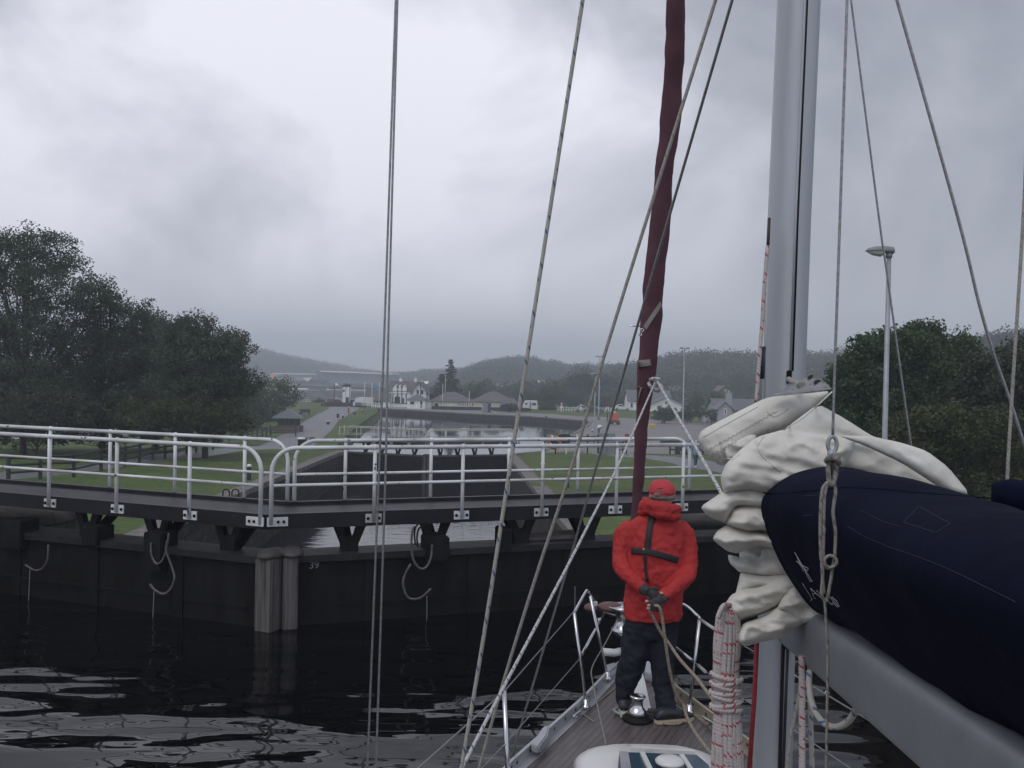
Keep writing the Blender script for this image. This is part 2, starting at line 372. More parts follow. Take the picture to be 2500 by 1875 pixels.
APRON = mat('gravel_apron', (0.20, 0.185, 0.178), 0.7, scale=0.25, c2=(0.14, 0.13, 0.13), bump=0.01, bscale=20, detail=8)
def water_mat(name, base, rough, dist, scales, stretch=(1, 1, 1)):
    m = bpy.data.materials.new(name); m.use_nodes = True; t = m.node_tree; n = t.nodes; l = t.links; b = n['Principled BSDF']
    b.inputs['Base Color'].default_value = (*base, 1); b.inputs['Roughness'].default_value = rough; b.inputs['IOR'].default_value = 1.33
    tcn = n.new('ShaderNodeTexCoord'); mp_ = n.new('ShaderNodeMapping'); mp_.inputs['Scale'].default_value = stretch; l.new(tcn.outputs['Object'], mp_.inputs[0])
    prev = None
    for s_, d_ in zip(scales, dist):
        nz = n.new('ShaderNodeTexNoise'); nz.inputs['Scale'].default_value = s_; nz.inputs['Detail'].default_value = 2; nz.inputs['Roughness'].default_value = .45; l.new(mp_.outputs[0], nz.inputs['Vector'])
        bp = n.new('ShaderNodeBump'); bp.inputs['Distance'].default_value = d_; l.new(nz.outputs['Fac'], bp.inputs['Height'])
        if prev is not None: l.new(prev, bp.inputs['Normal'])
        prev = bp.outputs[0]
    l.new(prev, b.inputs['Normal']); return m
WATER1 = water_mat('lock_water', (0.003, 0.003, 0.004), 0.0, (0.13, 0.008), (0.70, 2.3), (0.65, 1.4, 1))
WATER2 = water_mat('chamber_water', (0.010, 0.010, 0.012), 0.02, (0.02, 0.005), (1.2, 5.0), (0.6, 1.5, 1))
WATER3 = water_mat('basin_water', (0.012, 0.013, 0.016), 0.04, (0.008, 0.002), (0.5, 2.0), (1, .6, 1))
ALU = mat('mast_alloy', (0.42, 0.44, 0.47), 0.42, 0.35, scale=3, c2=(0.36, 0.38, 0.41), stretch=(3, 3, 0.3))
BOOMA = mat('boom_alloy', (0.24, 0.25, 0.27), 0.5, 0.2, scale=3, c2=(0.19, 0.20, 0.215), bump=.0006, bscale=40)
INOX = mat('stainless', (0.6, 0.6, 0.62), 0.22, 1.0)
WIRE = mat('rigging_wire', (0.33, 0.33, 0.35), 0.4, 0.6, scale=90, c2=(0.2, 0.2, 0.2))
# ================================================================== GROUND, WATER, LOCK WALLS
A = Vector((-3.51, 13.36)); ANG = R(20.5)
LOCKL = [(-8.6, -60), (-9.8, 15.7), (-10.9, 35), (-12.6, 70), (-13.4, 75)]
LOCKR = [(-0.3, 75), (-0.3, 70), (1.5, 35), (2.6, 20.5), (4.7, 17.6), (4.7, -60)]
BASIN_L = [(-19, 100), (-22.9, 137), (-27.6, 192), (-31, 213)]
BASIN_Q = [(-22.7, 206), (-8.4, 192), (1.65, 187), (11.6, 175), (14.3, 170), (12.5, 155), (7.5, 125), (1.5, 88)]
HOLE = LOCKL+BASIN_L+BASIN_Q+LOCKR
SEA = [(-3000, -60), (-75, -60), (-62, 50), (-50, 78), (-46, 110), (-58, 170), (-70, 225), (-58, 258), (-10, 285), (40, 330), (70, 430), (60, 620), (-400, 640), (-3000, 700)]
# footpath on the left bank and paths on the right, all read off the photo and laid on the ground
def offs(pts, wd):
    l, r_ = [], []
    for i, p in enumerate(pts):
        a = Vector(pts[max(i-1, 0)]); b = Vector(pts[min(i+1, len(pts)-1)]); d = (b-a).normalized(); n = Vector((-d.y, d.x))
        ww = wd[i] if isinstance(wd, list) else wd
        l.append(tuple(Vector(p)+n*ww)); r_.append(tuple(Vector(p)-n*ww))
    return l+r_[::-1]
g = lambda x, y: tuple(PT(x, y).xy)
PATHL = offs([(-31, 24), (-25.5, 36), (-22.5, 50), (-21.5, 64), (-21.8, 80), (-24.0, 98), (-27.0, 125), (-31.5, 155), (-37, 205), (-42, 232)], [1.1, 1.3, 1.5, 1.6, 2.0, 2.8, 2.6, 2.6, 3.2, 4])
PATHR = offs([(30, 24), (18.5, 42), (13.4, 60), (11.0, 80), (9.6, 98)], [2.2, 2.4, 2.2, 2.2, 3.0])
APR = [(2.8, 92), (7, 101), (17, 99), (24, 104), (50, 118), (60, 150), (44, 168), (30, 178), (10, 196), (-6, 209), (-24, 224), (-32, 226), (-31, 214), (-22.7, 206.6), (-8.4, 192.6), (2.2, 187.6), (12.2, 175.4), (15, 170), (13.2, 155), (8.2, 125)]
def inside(p, poly):
    x, y = p; c = False; n = len(poly); j = n-1
    for i in range(n):
        xi, yi = poly[i]; xj, yj = poly[j]
        if (yi > y) != (yj > y) and x < (xj-xi)*(y-yi)/(yj-yi)+xi: c = not c
        j = i
    return c
def dens(poly, step):
    o = []
    for i in range(len(poly)):
        a = Vector(poly[i]); b = Vector(poly[(i+1) % len(poly)]); k = max(1, int((b-a).length/step))
        for t in range(k): o.append(tuple(a.lerp(b, t/k)))
    return o
def ground():
    vs, es = [], []
    for poly, st in ((HOLE, 3), (SEA, 12), (PATHL, 3), (PATHR, 3), (APR, 5)):
        d = dens(poly, st) if poly is not SEA else SEA
        b = len(vs); vs += d; es += [(b+i, b+(i+1) % len(d)) for i in range(len(d))]
    xs = list(np.arange(-90, 90, 3.0)); ys = list(np.arange(-30, 120, 2.5))
    pts = [(x+random.uniform(-.6, .6), y+random.uniform(-.6, .6)) for x in xs for y in ys]
    pts += [(x, y) for x in np.arange(-120, 200, 12) for y in np.arange(120, 620, 12)]
    pts += [(x, y) for x in (-6000, -3000, -1500, -600, -250, 250, 600, 1500, 3000, 6000) for y in (-60, 0, 60, 150, 300, 600, 1200, 3000, 6000)]
    vs += pts
    out = geometry.delaunay_2d_cdt([Vector(p) for p in vs], es, [], 0, 1e-4)
    V, F = out[0], out[2]
    def zz(x, y):
        z = TH(x, y)
        if y > 18 or abs(x) > 20: z += 0.05*math.sin(x*.7+y*.3)+0.04*math.sin(y*.9-x*.4)
        return z
    cls = {'lawn': [], 'footpath': [], 'lane': [], 'quay_apron': []}
    for f in F:
        c = ((V[f[0]].x+V[f[1]].x+V[f[2]].x)/3, (V[f[0]].y+V[f[1]].y+V[f[2]].y)/3)
        if inside(c, HOLE) or inside(c, SEA): continue
        k = 'footpath' if inside(c, PATHL) else 'lane' if inside(c, PATHR) else 'quay_apron' if inside(c, APR) else 'lawn'
        cls[k].append(f)
    for k, fs in cls.items():
        used = sorted({i for f in fs for i in f}); ix = {v: i for i, v in enumerate(used)}
        me = bpy.data.meshes.new(k); me.from_pydata([(V[i].x, V[i].y, zz(V[i].x, V[i].y)) for i in used], [], [tuple(ix[i] for i in f) for f in fs])
        o = mesh_obj(k, me, {'lawn': GRASS, 'footpath': ASPH, 'lane': ASPH, 'quay_apron': APRON}[k])
        for p in me.polygons: p.use_smooth = True
        bm = bmesh.new(); bm.from_mesh(me); bmesh.ops.recalc_face_normals(bm, faces=bm.faces)
        if bm.faces and sum(f.normal.z for f in bm.faces) < 0: bmesh.ops.reverse_faces(bm, faces=bm.faces)
        bm.to_mesh(me); bm.free(); tag(o, kind='structure')
    return zz
GZ = ground()
def sheet(name, poly, z, m):
    me = bpy.data.meshes.new(name)
    tri = geometry.tessellate_polygon([[Vector((p[0], p[1], 0)) for p in poly]])
    me.from_pydata([(p[0], p[1], z) for p in poly], [], [tuple(t) for t in tri])
    bm = bmesh.new(); bm.from_mesh(me); bmesh.ops.recalc_face_normals(bm, faces=bm.faces)
    if sum(f.normal.z for f in bm.faces) < 0: bmesh.ops.reverse_faces(bm, faces=bm.faces)
    bm.to_mesh(me); bm.free()
    return tag(mesh_obj(name, me, m), kind='structure')
sheet('canal_water', [(-9.2, -60), (-10.4, 16.0), (A.x, A.y+.06), (4.9, 16.6), (4.9, -60)], 0.0, WATER1)
sheet('lower_chamber_water', [(-11, 15.9), (A.x, A.y+.2), (4.9, 16.4), (4.9, 18), (2.9, 21), (1.7, 40), (.3, 71.5), (-6.2, 69.6), (-13.4, 71.5)], -4.3, WATER2)
sheet('basin_water', [(-16, 70.6), (-6.2, 69.0), (2, 70.6), (4, 88), (16, 155), (18, 172), (12, 180), (-8, 196), (-24, 211), (-36, 215), (-31, 192), (-27, 137)], -5.45, WATER3)
sheet('sea_loch', [(-6000, -100), (-40, -100), (-38, 110), (-40, 230), (40, 290), (200, 330), (200, 700), (-6000, 760)], -10.0, WATER3)

def wall_strip(name, pts, m, zbot, label, cat, cope=None, side=1, thick=0.5, batter=0.0):
    d = []
    for i in range(len(pts)-1):
        a = Vector(pts[i]); b = Vector(pts[i+1]); k = max(1, int((b-a).length/3))
        d += [a.lerp(b, t/k) for t in range(k)]
    d.append(Vector(pts[-1]))
    t = thing(name, label, cat, (d[0].x, d[0].y, TH(*d[0])))
    vs, vc = [], []
    for i, p in enumerate(d):
        tg = (d[min(i+1, len(d)-1)]-d[max(i-1, 0)]).normalized(); n = Vector((-tg.y, tg.x))*side   # n points to the land
        z = TH(p.x, p.y)+0.03
        o = p+n*thick; q = p-n*batter
        vs += [(p.x, p.y, z-.22), (o.x, o.y, z-.22), (o.x, o.y, zbot), (q.x, q.y, zbot)]
        pc = p-n*0.03; oc = p+n*(cope or .6)
        vc += [(pc.x, pc.y, z+.02), (oc.x, oc.y, z+.02), (oc.x, oc.y, z-.22), (pc.x, pc.y, z-.22)]
    n = len(d)
    fs = [(i*4+k, i*4+(k+1) % 4, (i+1)*4+(k+1) % 4, (i+1)*4+k) for i in range(n-1) for k in range(4)]+[(0, 1, 2, 3), (n*4-4, n*4-3, n*4-2, n*4-1)]
    MB().add(vs, fs).build('masonry', m, t)
    if cope: MB().add(vc, fs).build('coping', COPE, t)
    return t
wall_strip('lock_wall', LOCKL, STONE, -7, 'dark masonry side wall on the left of the lock chamber with stone coping', 'lock wall', .7, 1)
wall_strip('lock_wall', LOCKR, STONE, -7, 'dark masonry side wall on the right of the lock chamber beside the yacht', 'lock wall', .7, 1)
GRASSB = mat('rough_bank_grass', (0.055, 0.075, 0.028), 0.95, scale=1.2, c2=(0.028, 0.036, 0.016), bump=0.15, bscale=5)
wall_strip('grass_bank', [LOCKL[-1]]+BASIN_L, GRASSB, -7, 'steep rough grass bank down to the left side of the basin', 'bank', None, 1, .6, 2.4)
wall_strip('quay_wall', [BASIN_L[-1]]+BASIN_Q+[LOCKR[0]], QSTONE, -7, 'long grey stone quay wall round the far side of the basin', 'quay wall', .6, 1)

# rounded stone returns and ledges below the near walkway
t = thing('lock_quoin', 'dark rounded stone gate recess at the left hinge of the near lock gate', 'stonework', (-9.9, 16, -2))
MB().lathe((-10.0, 17.6, -6), [(1.7, 0), (1.7, 6.85), (1.6, 7.0), (0.01, 7.02)], 28).build('quoin_stone', STONE, t)
t = thing('lock_quoin', 'dark rounded stone gate recess at the right hinge of the near lock gate', 'stonework', (2.9, 16, -2))
MB().lathe((4.4, 18.6, -6), [(1.6, 0), (1.6, 6.85), (1.5, 7.0), (0.01, 7.02)], 28).build('quoin_stone', STONE, t)

# ================================================================== LOCK GATES
def leafline(A2, dirv, nrm):
    def f(s, n=0.0, z=0.0): return Vector((A2.x+dirv.x*s+nrm.x*n, A2.y+dirv.y*s+nrm.y*n, z))
    return f
def s_at(x, n, A2, dirv, nrm, yref=1150):
    d = ray(x, yref); k = d.x/d.y
    ax = A2.x+nrm.x*n; ay = A2.y+nrm.y*n
    return (k*ay-ax)/(dirv.x-k*dirv.y)
def rail_path(f, s0, s1, n, z, r, zb, end0=True, end1=False, rz=0.36):
    pts = []
    if end0: 
        pts.append(f(s0, n, zb))
        for k in range(9):
            a = math.pi/2*k/8; pts.append(f(s0+r*(1-math.cos(a)), n, z-r+r*math.sin(a)))
    else: pts.append(f(s0, n, z))
    if end1:
        for k in range(9):
            a = math.pi/2*k/8; pts.append(f(s1-r+r*math.sin(a), n, z-r+r*math.cos(a)))
        pts.append(f(s1, n, zb))
    else: pts.append(f(s1, n, z))
    return pts
def gate_leaf(label, A2, dirv, nrm, length, dz, pm, front, back, struts, fend, bend, group, number=None, hose=None, ztop=1.04, zwalk=1.65, seg=10, rr=0.032, zfoot=-6.0, wd=1.3, slim=False, near=True, pr=(.012, .27)):
    f = leafline(A2, dirv, nrm); sg = 1 if dirv.x > 0 else -1
    t = thing('lock_gate', label, 'lock gate', f(length/2, .3, dz+ztop), 0, group)
    tq = math.tan(ANG)
    # gate panel of steel plates with vertical seams
    def slab(s0, s1, n0, n1, z0, z1): return MB().extrude([f(s0, n0, dz+z0), f(s1, n0, dz+z0), f(s1, n1, dz+z0), f(s0, n1, dz+z0)], (0, 0, z1-z0))
    mb = slab(pr[1]+.01, length, .03, .45, zfoot, ztop-.1)
    k = 1.55
    if near:
        while k < length:
            mb.extrude([f(k-.09, .0, dz+zfoot), f(k+.09, .0, dz+zfoot), f(k+.09, .028, dz+zfoot), f(k-.09, .028, dz+zfoot)], (0, 0, ztop-.12-zfoot)); k += 1.62
        for zz in (.25, -.25): mb.extrude([f(.3, .012, dz+zz), f(length, .012, dz+zz), f(length, .028, dz+zz), f(.3, .028, dz+zz)], (0, 0, .05))
    mb.build('gate_panel', STEELD, t)
    o = slab(pr[1]+.01, length, -.06, .52, ztop-.1, ztop).build('gate_top_beam', DECKG if near else TIMBC, t)
    # mitre post with its domed timber cap
    mb = slab(pr[0], pr[1], -.14, .40, zfoot, ztop+.0)
    o = mb.build('mitre_post', TIMB, t); bevel(o, .02)
    c = f((pr[0]+pr[1])/2+(.03 if sg > 0 and near else 0), .11, dz+ztop)
    rings = []
    for (a, zz) in ((1.0, 0.0), (1.12, .01), (1.12, .05), (.75, .1), (.2, .12)):
        rings.append([c+Vector((dirv.x*.16*a*math.cos(q)+nrm.x*.28*a*math.sin(q), dirv.y*.16*a*math.cos(q)+nrm.y*.28*a*math.sin(q), zz)) for q in [2*math.pi*k/16 for k in range(16)]])
    MB().loft(rings).build('post_cap', TIMBC, t)
    # walkway: two channels and a sunk plate
    def wk(n0, n1, z0, z1, sa=None):
        a0 = n0*tq; a1 = n1*tq; e = length+.3
        return [f(a0, n0, dz+z0), f(e, n0, dz+z0), f(e, n1, dz+z0), f(a1, n1, dz+z0)], (0, 0, z1-z0)
    mb = MB(); mb.extrude(*wk(.01, .10, zwalk-.22, zwalk)); mb.extrude(*wk(wd-.04, wd+.05, zwalk-.22, zwalk))
    mb.build('walkway_beam', BLACKP, t)
    mb = MB().extrude(*wk(.1, wd-.04, zwalk-.10, zwalk-.06)); mb.build('walkway_plate', DECKG, t)
    # rails
    rz = zwalk+.96
    for nm, n, s0, e, posts in (('front', -.03, .07, fend, front), ('back', wd+.09, (wd+.09)*tq+.06, bend, back)):
        pts = rail_path(f, s0, e[0], n, dz+rz, .34 if not slim else .3, dz+zwalk-.14, True, e[1])
        MB().tube(pts, rr, seg).build('top_rail', pm, t)
        MB().tube([f(s0, n, dz+rz-.54), f(e[0], n, dz+rz-.54)], rr*.72, seg).build('mid_rail', pm, t)
        for s in posts:
            mb = MB().tube([f(s, n, dz+zwalk-.15), f(s, n, dz+rz)], rr*.9, seg)
            mb.sphere(f(s, n, dz+rz), rr*1.4, 10, 6); mb.sphere(f(s, n, dz+rz-.54), rr*1.25, 10, 6)
            p = mb.build('railing_post', pm, t)
            if nm == 'front' or near:
                sgn = -1 if nm == 'front' else 1
                yy = -.0 if nm == 'front' else wd+.062
                b = MB().extrude([f(s-.12, yy-.012, dz+zwalk-.17), f(s+.12, yy-.012, dz+zwalk-.17), f(s+.12, yy+.008, dz+zwalk-.17), f(s-.12, yy+.008, dz+zwalk-.17)], (0, 0, .13)).build('bracket', pm, p)
                if near and nm == 'front':
                    for dd in (-.085, .085): MB().lathe(f(s+dd, -.012, dz+zwalk-.105), [(.024, 0), (.024, .014), (.012, .02)], 8, axis=(-nrm.x, -nrm.y, 0)).build('bolt', STEELD, p)
        if near:
            b = MB().extrude([f(s0-.055, n-.012 if nm == 'front' else n-.02, dz+zwalk-.17), f(s0+.24, n-.012 if nm == 'front' else n-.02, dz+zwalk-.17), f(s0+.24, n+.012, dz+zwalk-.17), f(s0-.055, n+.012, dz+zwalk-.17)], (0, 0, .13)).build('bracket', pm, t)
            for dd in (.1, .18): MB().lathe(f(s0+dd, n-.012, dz+zwalk-.105), [(.022, 0), (.022, .014), (.01, .02)], 8, axis=(-nrm.x, -nrm.y, 0)).build('bolt', STEELD, t)
    # Y-shaped struts that carry the walkway off the gate
    for s in struts:
        for nn in ((.15,) if not near else (.12,)):
            mb = MB()
            mb.extrude([f(s-.13, nn, dz+ztop-.3), f(s+.13, nn, dz+ztop-.3), f(s+.13, nn+.12, dz+ztop-.3), f(s-.13, nn+.12, dz+ztop-.3)], (0, 0, .52))
            w1 = zwalk-.22
            for sx in (-1, 1):
                pts = [f(s+sx*.13, nn+.01, dz+ztop+.1), f(s+sx*.04-sx*.0, nn+.01, dz+ztop+.16), f(s+sx*.11, nn+.01, dz+w1), f(s+sx*.25, nn+.01, dz+w1)]
                mb.extrude(pts, (nrm.x*.1, nrm.y*.1, 0))
            mb.extrude([f(s-.1, .3, dz+ztop-.02), f(s+.1, .3, dz+ztop-.02), f(s+.1, .9, dz+w1), f(s-.1, .9, dz+w1)], (0, 0, .05))
            mb.build('strut', STEELD, t)
    return t, f
LD = Vector((-math.cos(ANG), math.sin(ANG))); LN = Vector((math.sin(ANG), math.cos(ANG)))
RD = Vector((math.cos(ANG), math.sin(ANG))); RN = Vector((-math.sin(ANG), math.cos(ANG)))
sA = lambda x, n, d, nr: s_at(x, n, A, d, nr)
frL = [sA(x, -.03, LD, LN) for x in (463, 285, 120)]; frL.append(frL[-1]*2-frL[-2])
bkL = [sA(x, 1.39, LD, LN) for x in (597, 427, 268, 122)]
frR = [sA(x, -.03, RD, RN) for x in (915, 1130, 1325, 1506, 1668)]; frR.append(frR[-1]+1.2)
bkR = [sA(x, 1.39, RD, RN) for x in (843, 1052, 1242, 1411, 1568)]
stL = [sA(x, .1, LD, LN) for x in (555, 380, 210)]; stR = [sA(x, .1, RD, RN) for x in (858, 1068, 1278, 1440, 1600)]
GL, fL = gate_leaf('left leaf of the near black lock gate with white tube railings along its walkway', A, LD, LN, 7.7, 0, CHIP, frL, bkL, stL, (7.6, False), (7.6, False), 'near lock gate', pr=(-.21, .075))
GRT, fR = gate_leaf('right leaf of the near black lock gate numbered 39 with white tube railings', A, RD, RN, 8.7, 0, CHIP, frR, bkR, stR, (8.5, False), (sA(1683, 1.39, RD, RN), True), 'near lock gate', pr=(.245, .46))
# white number on the right leaf
c_ = P(771, 1379, 1); dd = ray(771, 1379); s_ = sA(771, .03, RD, RN); pp = fR(s_, .026, .83)
Mx = Matrix.Translation(pp) @ Matrix.Rotation(ANG, 4, 'Z') @ Matrix.Rotation(R(90), 4, 'X')
text_mesh('39', .15, .002, mat('old_white_lettering', (.3, .3, .32), .8), 'gate_number', GRT, Mx)
# hydraulic hoses and grab lines hanging on the gate faces
HOSE = mat('hose_rubber', (0.13, 0.12, 0.12), 0.7, scale=8, c2=(.06, .055, .055)); LINE = mat('thin_grey_line', (0.22, 0.22, 0.23), 0.8)
def G3(x, y, s_dir, n, off=-.16):
    d = LD if s_dir < 0 else RD; nr = LN if s_dir < 0 else RN
    s = s_at(x, off, A, d, nr, y); X = A.x+d.x*s+nr.x*off; Y = A.y+d.y*s+nr.y*off
    return P(x, y, Y)
def hose(px, side, r, par, nm='hose', m=HOSE, off=-.16):
    MB().tube(bezier([G3(x, y, side, 0, off) for x, y in px], 6), r, 7).build(nm, m, par)
hose([(412, 1302), (408, 1335), (396, 1368), (382, 1376), (370, 1355), (369, 1325)], -1, .016, GL)
hose([(408, 1320), (406, 1345), (420, 1385), (426, 1412), (415, 1440), (398, 1450), (378, 1440), (366, 1426)], -1, .018, GL)
hose([(376, 1442), (374, 1490), (371, 1530), (370, 1565)], -1, .006, GL, 'grab_line', LINE)
hose([(118, 1330), (116, 1365), (103, 1388), (84, 1392), (62, 1379)], -1, .015, GL)
hose([(73, 1392), (71, 1440), (67, 1515)], -1, .006, GL, 'grab_line', LINE)
hose([(1010, 1285), (1005, 1310), (1005, 1340), (1010, 1368), (1024, 1387), (1040, 1385), (1052, 1362), (1055, 1330)], 1, .018, GRT)
hose([(1045, 1277), (1020, 1280), (1012, 1300), (1014, 1330)], 1, .014, GRT, 'hose', STEELD)
hose([(1050, 1280), (1025, 1288), (1018, 1310), (1020, 1335)], 1, .014, GRT, 'hose', STEELD)
hose([(1003, 1377), (990, 1400), (984, 1425), (993, 1455), (1012, 1463), (1032, 1456), (1052, 1437)], 1, .018, GRT)
hose([(1042, 1455), (1042, 1500), (1040, 1545), (1043, 1565), (1038, 1590)], 1, .006, GRT, 'grab_line', LINE)
hose([(1404, 1432), (1403, 1500), (1402, 1550)], 1, .006, GRT, 'grab_line', LINE)
# dark ram boxes on the gate faces
for (x, y0, y1, side, wd_, par) in ((1068, 1310, 1368, 1, .36, GRT), (389, 1300, 1392, -1, .34, GL), (1235, 1290, 1345, 1, .16, GRT), (40, 1270, 1340, -1, .5, GL), (235, 1285, 1330, -1, .3, GL)):
    d = LD if side < 0 else RD; nr = LN if side < 0 else RN
    a = G3(x, y0, side, 0, -.05); b = G3(x, y1, side, 0, -.05)
    f_ = fL if side < 0 else fR; s = s_at(x, 0, A, d, nr)
    o = MB().extrude([f_(s-wd_/2, -.13, b.z), f_(s+wd_/2, -.13, b.z), f_(s+wd_/2, .25, b.z), f_(s-wd_/2, .25, b.z)], (0, 0, a.z-b.z)).build('ram_box', STEELD, par); bevel(o, .015)
# rounded steel fender beam at right end of the gate top
a = G3(1270, 1330, 1, 0, .3); b = G3(1420, 1318, 1, 0, .3)
MB().extrude([a, b, b+Vector((0, .5, 0)), a+Vector((0, .5, 0))], (0, 0, .1)).build('gate_stop', COPE, GRT)

# far gate at the foot of the chamber
A2 = Vector((-6.15, 68.0)); yaw = R(-3)
D2L = Vector((-math.cos(ANG-yaw*0), math.sin(ANG))); 
def rotv(v, a): return Vector((v.x*math.cos(a)-v.y*math.sin(a), v.x*math.sin(a)+v.y*math.cos(a)))
CREAM = mat('cream_rail_paint', (0.50, 0.50, 0.44), 0.6)
def FG(side):
    d = rotv(LD if side < 0 else RD, -yaw*.4); nr = rotv(LN if side < 0 else RN, -yaw*.4)
    fr = [1.45*k for k in range(1, 6)]
    lab = ('left' if side < 0 else 'right')+' leaf of the far lock gate with thin cream railings'
    return gate_leaf(lab, A2, d, nr, 6.9, -3.15, CREAM, fr, [k+.4 for k in fr], [1.1+1.35*k for k in range(4)], (7.3, True), (7.4, True), 'far lock gate', zfoot=-4, zwalk=1.75, ztop=.85, seg=6, rr=.034, near=False)
FG(-1); FG(1)
# ================================================================== BANK FURNITURE
WOODD = mat('dark_stained_wood', (0.035, 0.033, 0.034), 0.7, var=.4, scale=4)
WOODB = mat('brown_plinth', (0.13, 0.10, 0.085), 0.8, var=.4, scale=3)
SLATE = mat('roof_slate', (0.125, 0.125, 0.145), 0.6, scale=1.5, c2=(0.085, 0.085, 0.10), stretch=(1, 1, 5), bump=.02)
SLATE2 = mat('brown_roof_slate', (0.115, 0.105, 0.112), 0.7, scale=1.0, c2=(0.08, 0.075, 0.085), stretch=(1, 1, 5), bump=.02)
WHW = mat('white_harling', (0.80, 0.80, 0.78), 0.8, scale=.7, c2=(0.68, 0.68, 0.66))
CRW = mat('cream_harling', (0.64, 0.56, 0.41), 0.8, scale=.7, c2=(0.42, 0.38, 0.29))
GLD = mat('dark_glass', (0.03, 0.033, 0.04), 0.12)
BLK = mat('black_trim', (0.025, 0.025, 0.03), 0.6)
GREYM = mat('grey_metal', (0.22, 0.24, 0.25), 0.5, var=.2, scale=3)
GALV = mat('galvanised', (0.30, 0.33, 0.35), 0.5, 0.3, var=.2, scale=3)
def V2(p): return (p.x, p.y)
def post_rail_fence(label, pts, h, nr, gap=2.0, group=None, m=WOODD):
    P3 = []
    for i in range(len(pts)-1):
        a = Vector(pts[i]); b = Vector(pts[i+1]); k = max(1, round((b-a).length/gap)); P3 += [a.lerp(b, t/k) for t in range(k)]
    P3.append(Vector(pts[-1])); P3 = [Vector((p.x, p.y, GZ(p.x, p.y))) for p in P3]
    t = thing('post_and_rail_fence', label, 'fence', P3[0], 0, group)
    for p in P3: MB().box(p+Vector((0, 0, h/2-.1)), (.13, .13, h+.2)).build('fence_post', m, t)
    for k in range(nr):
        z = h-.1-k*(h-.25)/max(1, nr-.2)
        mb = MB()
        mb.tube([p+Vector((0, 0, z)) for p in P3], .055, 4, smooth=False); mb.build('fence_rail', m, t)
    return t
fp = [V2(PT(x, y)) for x, y in ((20, 1180), (98, 1168), (180, 1162), (305, 1140), (430, 1115), (520, 1097))]
post_rail_fence('dark timber fence running along the lawn under the trees at left', fp, 1.15, 3, 2.6)
fp = [V2(PT(x, y)) for x, y in ((602, 1078), (640, 1070), (660, 1064))]
post_rail_fence('short dark timber fence climbing towards the little hut', fp, 1.2, 3, 1.9)
fp = [V2(PT(x, y)) for x, y in ((661, 1066), (722, 1066))]
post_rail_fence('straight dark three-rail fence right in front of the hut', fp, 1.2, 3, 3.2)

def bollard(x, y, wpx, hpx, label, cap=True, sq=False):
    p = PT(x, y); k = p.y/FPX; r = wpx*k/2; h = hpx*k
    t = thing('mooring_bollard', label, 'bollard', p, 0, 'mooring bollards on the grass')
    if sq: b = MB().box(p+Vector((0, 0, h/2)), (2*r, 2*r, h)).build('bollard_body', BLK, t); bevel(b, .02)
    else: MB().lathe(p, [(r*.9, -.1), (r*.85, h*.1), (r*.85, h*.75), (r, h*.82), (r, h*.86)], 14).build('bollard_body', BLK, t)
    if cap: MB().lathe(p+Vector((0, 0, h*.862)), [(r*1.04, 0), (r*1.06, h*.09), (r*.8, h*.17), (r*.3, h*.19)], 14).build('cap', WHW, t)
bollard(735, 1094, 20, 25, 'large black bollard with a white cap on the left lawn, nearest the hut')
bollard(608, 1170, 11, 35, 'slim black bollard with a white cap beside the end of the near railings')
bollard(801, 1036, 9, 8, 'squat black bollard with pale top on the grass wedge beside the path')
bollard(837, 1022, 5, 9, 'thin black bollard with white top in the middle of the grass wedge')
bollard(825, 1020, 5.5, 10, 'dark square post without a cap beside a thin white-topped bollard', False, True)
bollard(866, 1012, 6, 5, 'small dark box-like bollard near the far end of the grass wedge', False, True)
bollard(885, 1007, 4, 6, 'small white-topped bollard nearest the basin at the far end of the grass')
bollard(786, 992, 6, 7, 'dark bollard beyond the path below the white tower', False)
bollard(1325, 1152, 11, 22, 'short black bollard with white cap behind a near railing post on the right lawn')
bollard(1384, 1192, 12, 24, 'stout dark bollard without a cap on the right lawn', False)
bollard(1333, 1022, 4, 8, 'small dark bollard on the edge of the far quay', False)
for i, (x, y, w_, h_, lb) in enumerate(((1462, 1056, 9, 20, 'white domed bollard at the corner of the basin, nearest the lock'), (1466, 1046, 8, 10, 'white domed bollard at the basin corner, middle one of three'), (1446, 1053, 6, 6, 'small white domed bollard at the very edge of the quay corner'), (1200, 1006, 4, 5, 'tiny white bollard beside the green cabinet on the quay'))):
    p = PT(x, y+2); k = p.y/FPX; r = w_*k/2; h = h_*k
    t = thing('quay_bollard', lb, 'bollard', p, 0, 'white bollards on the quay')
    MB().lathe(p, [(r*.7, -.1), (r*.5, h*.15), (r*.5, h*.6)], 12).build('bollard_stem', BLK, t)
    MB().lathe(p+Vector((0, 0, h*.6)), [(r*.9, 0), (r, h*.15), (r*.8, h*.3), (r*.3, h*.4)], 12).build('cap', WHW, t)
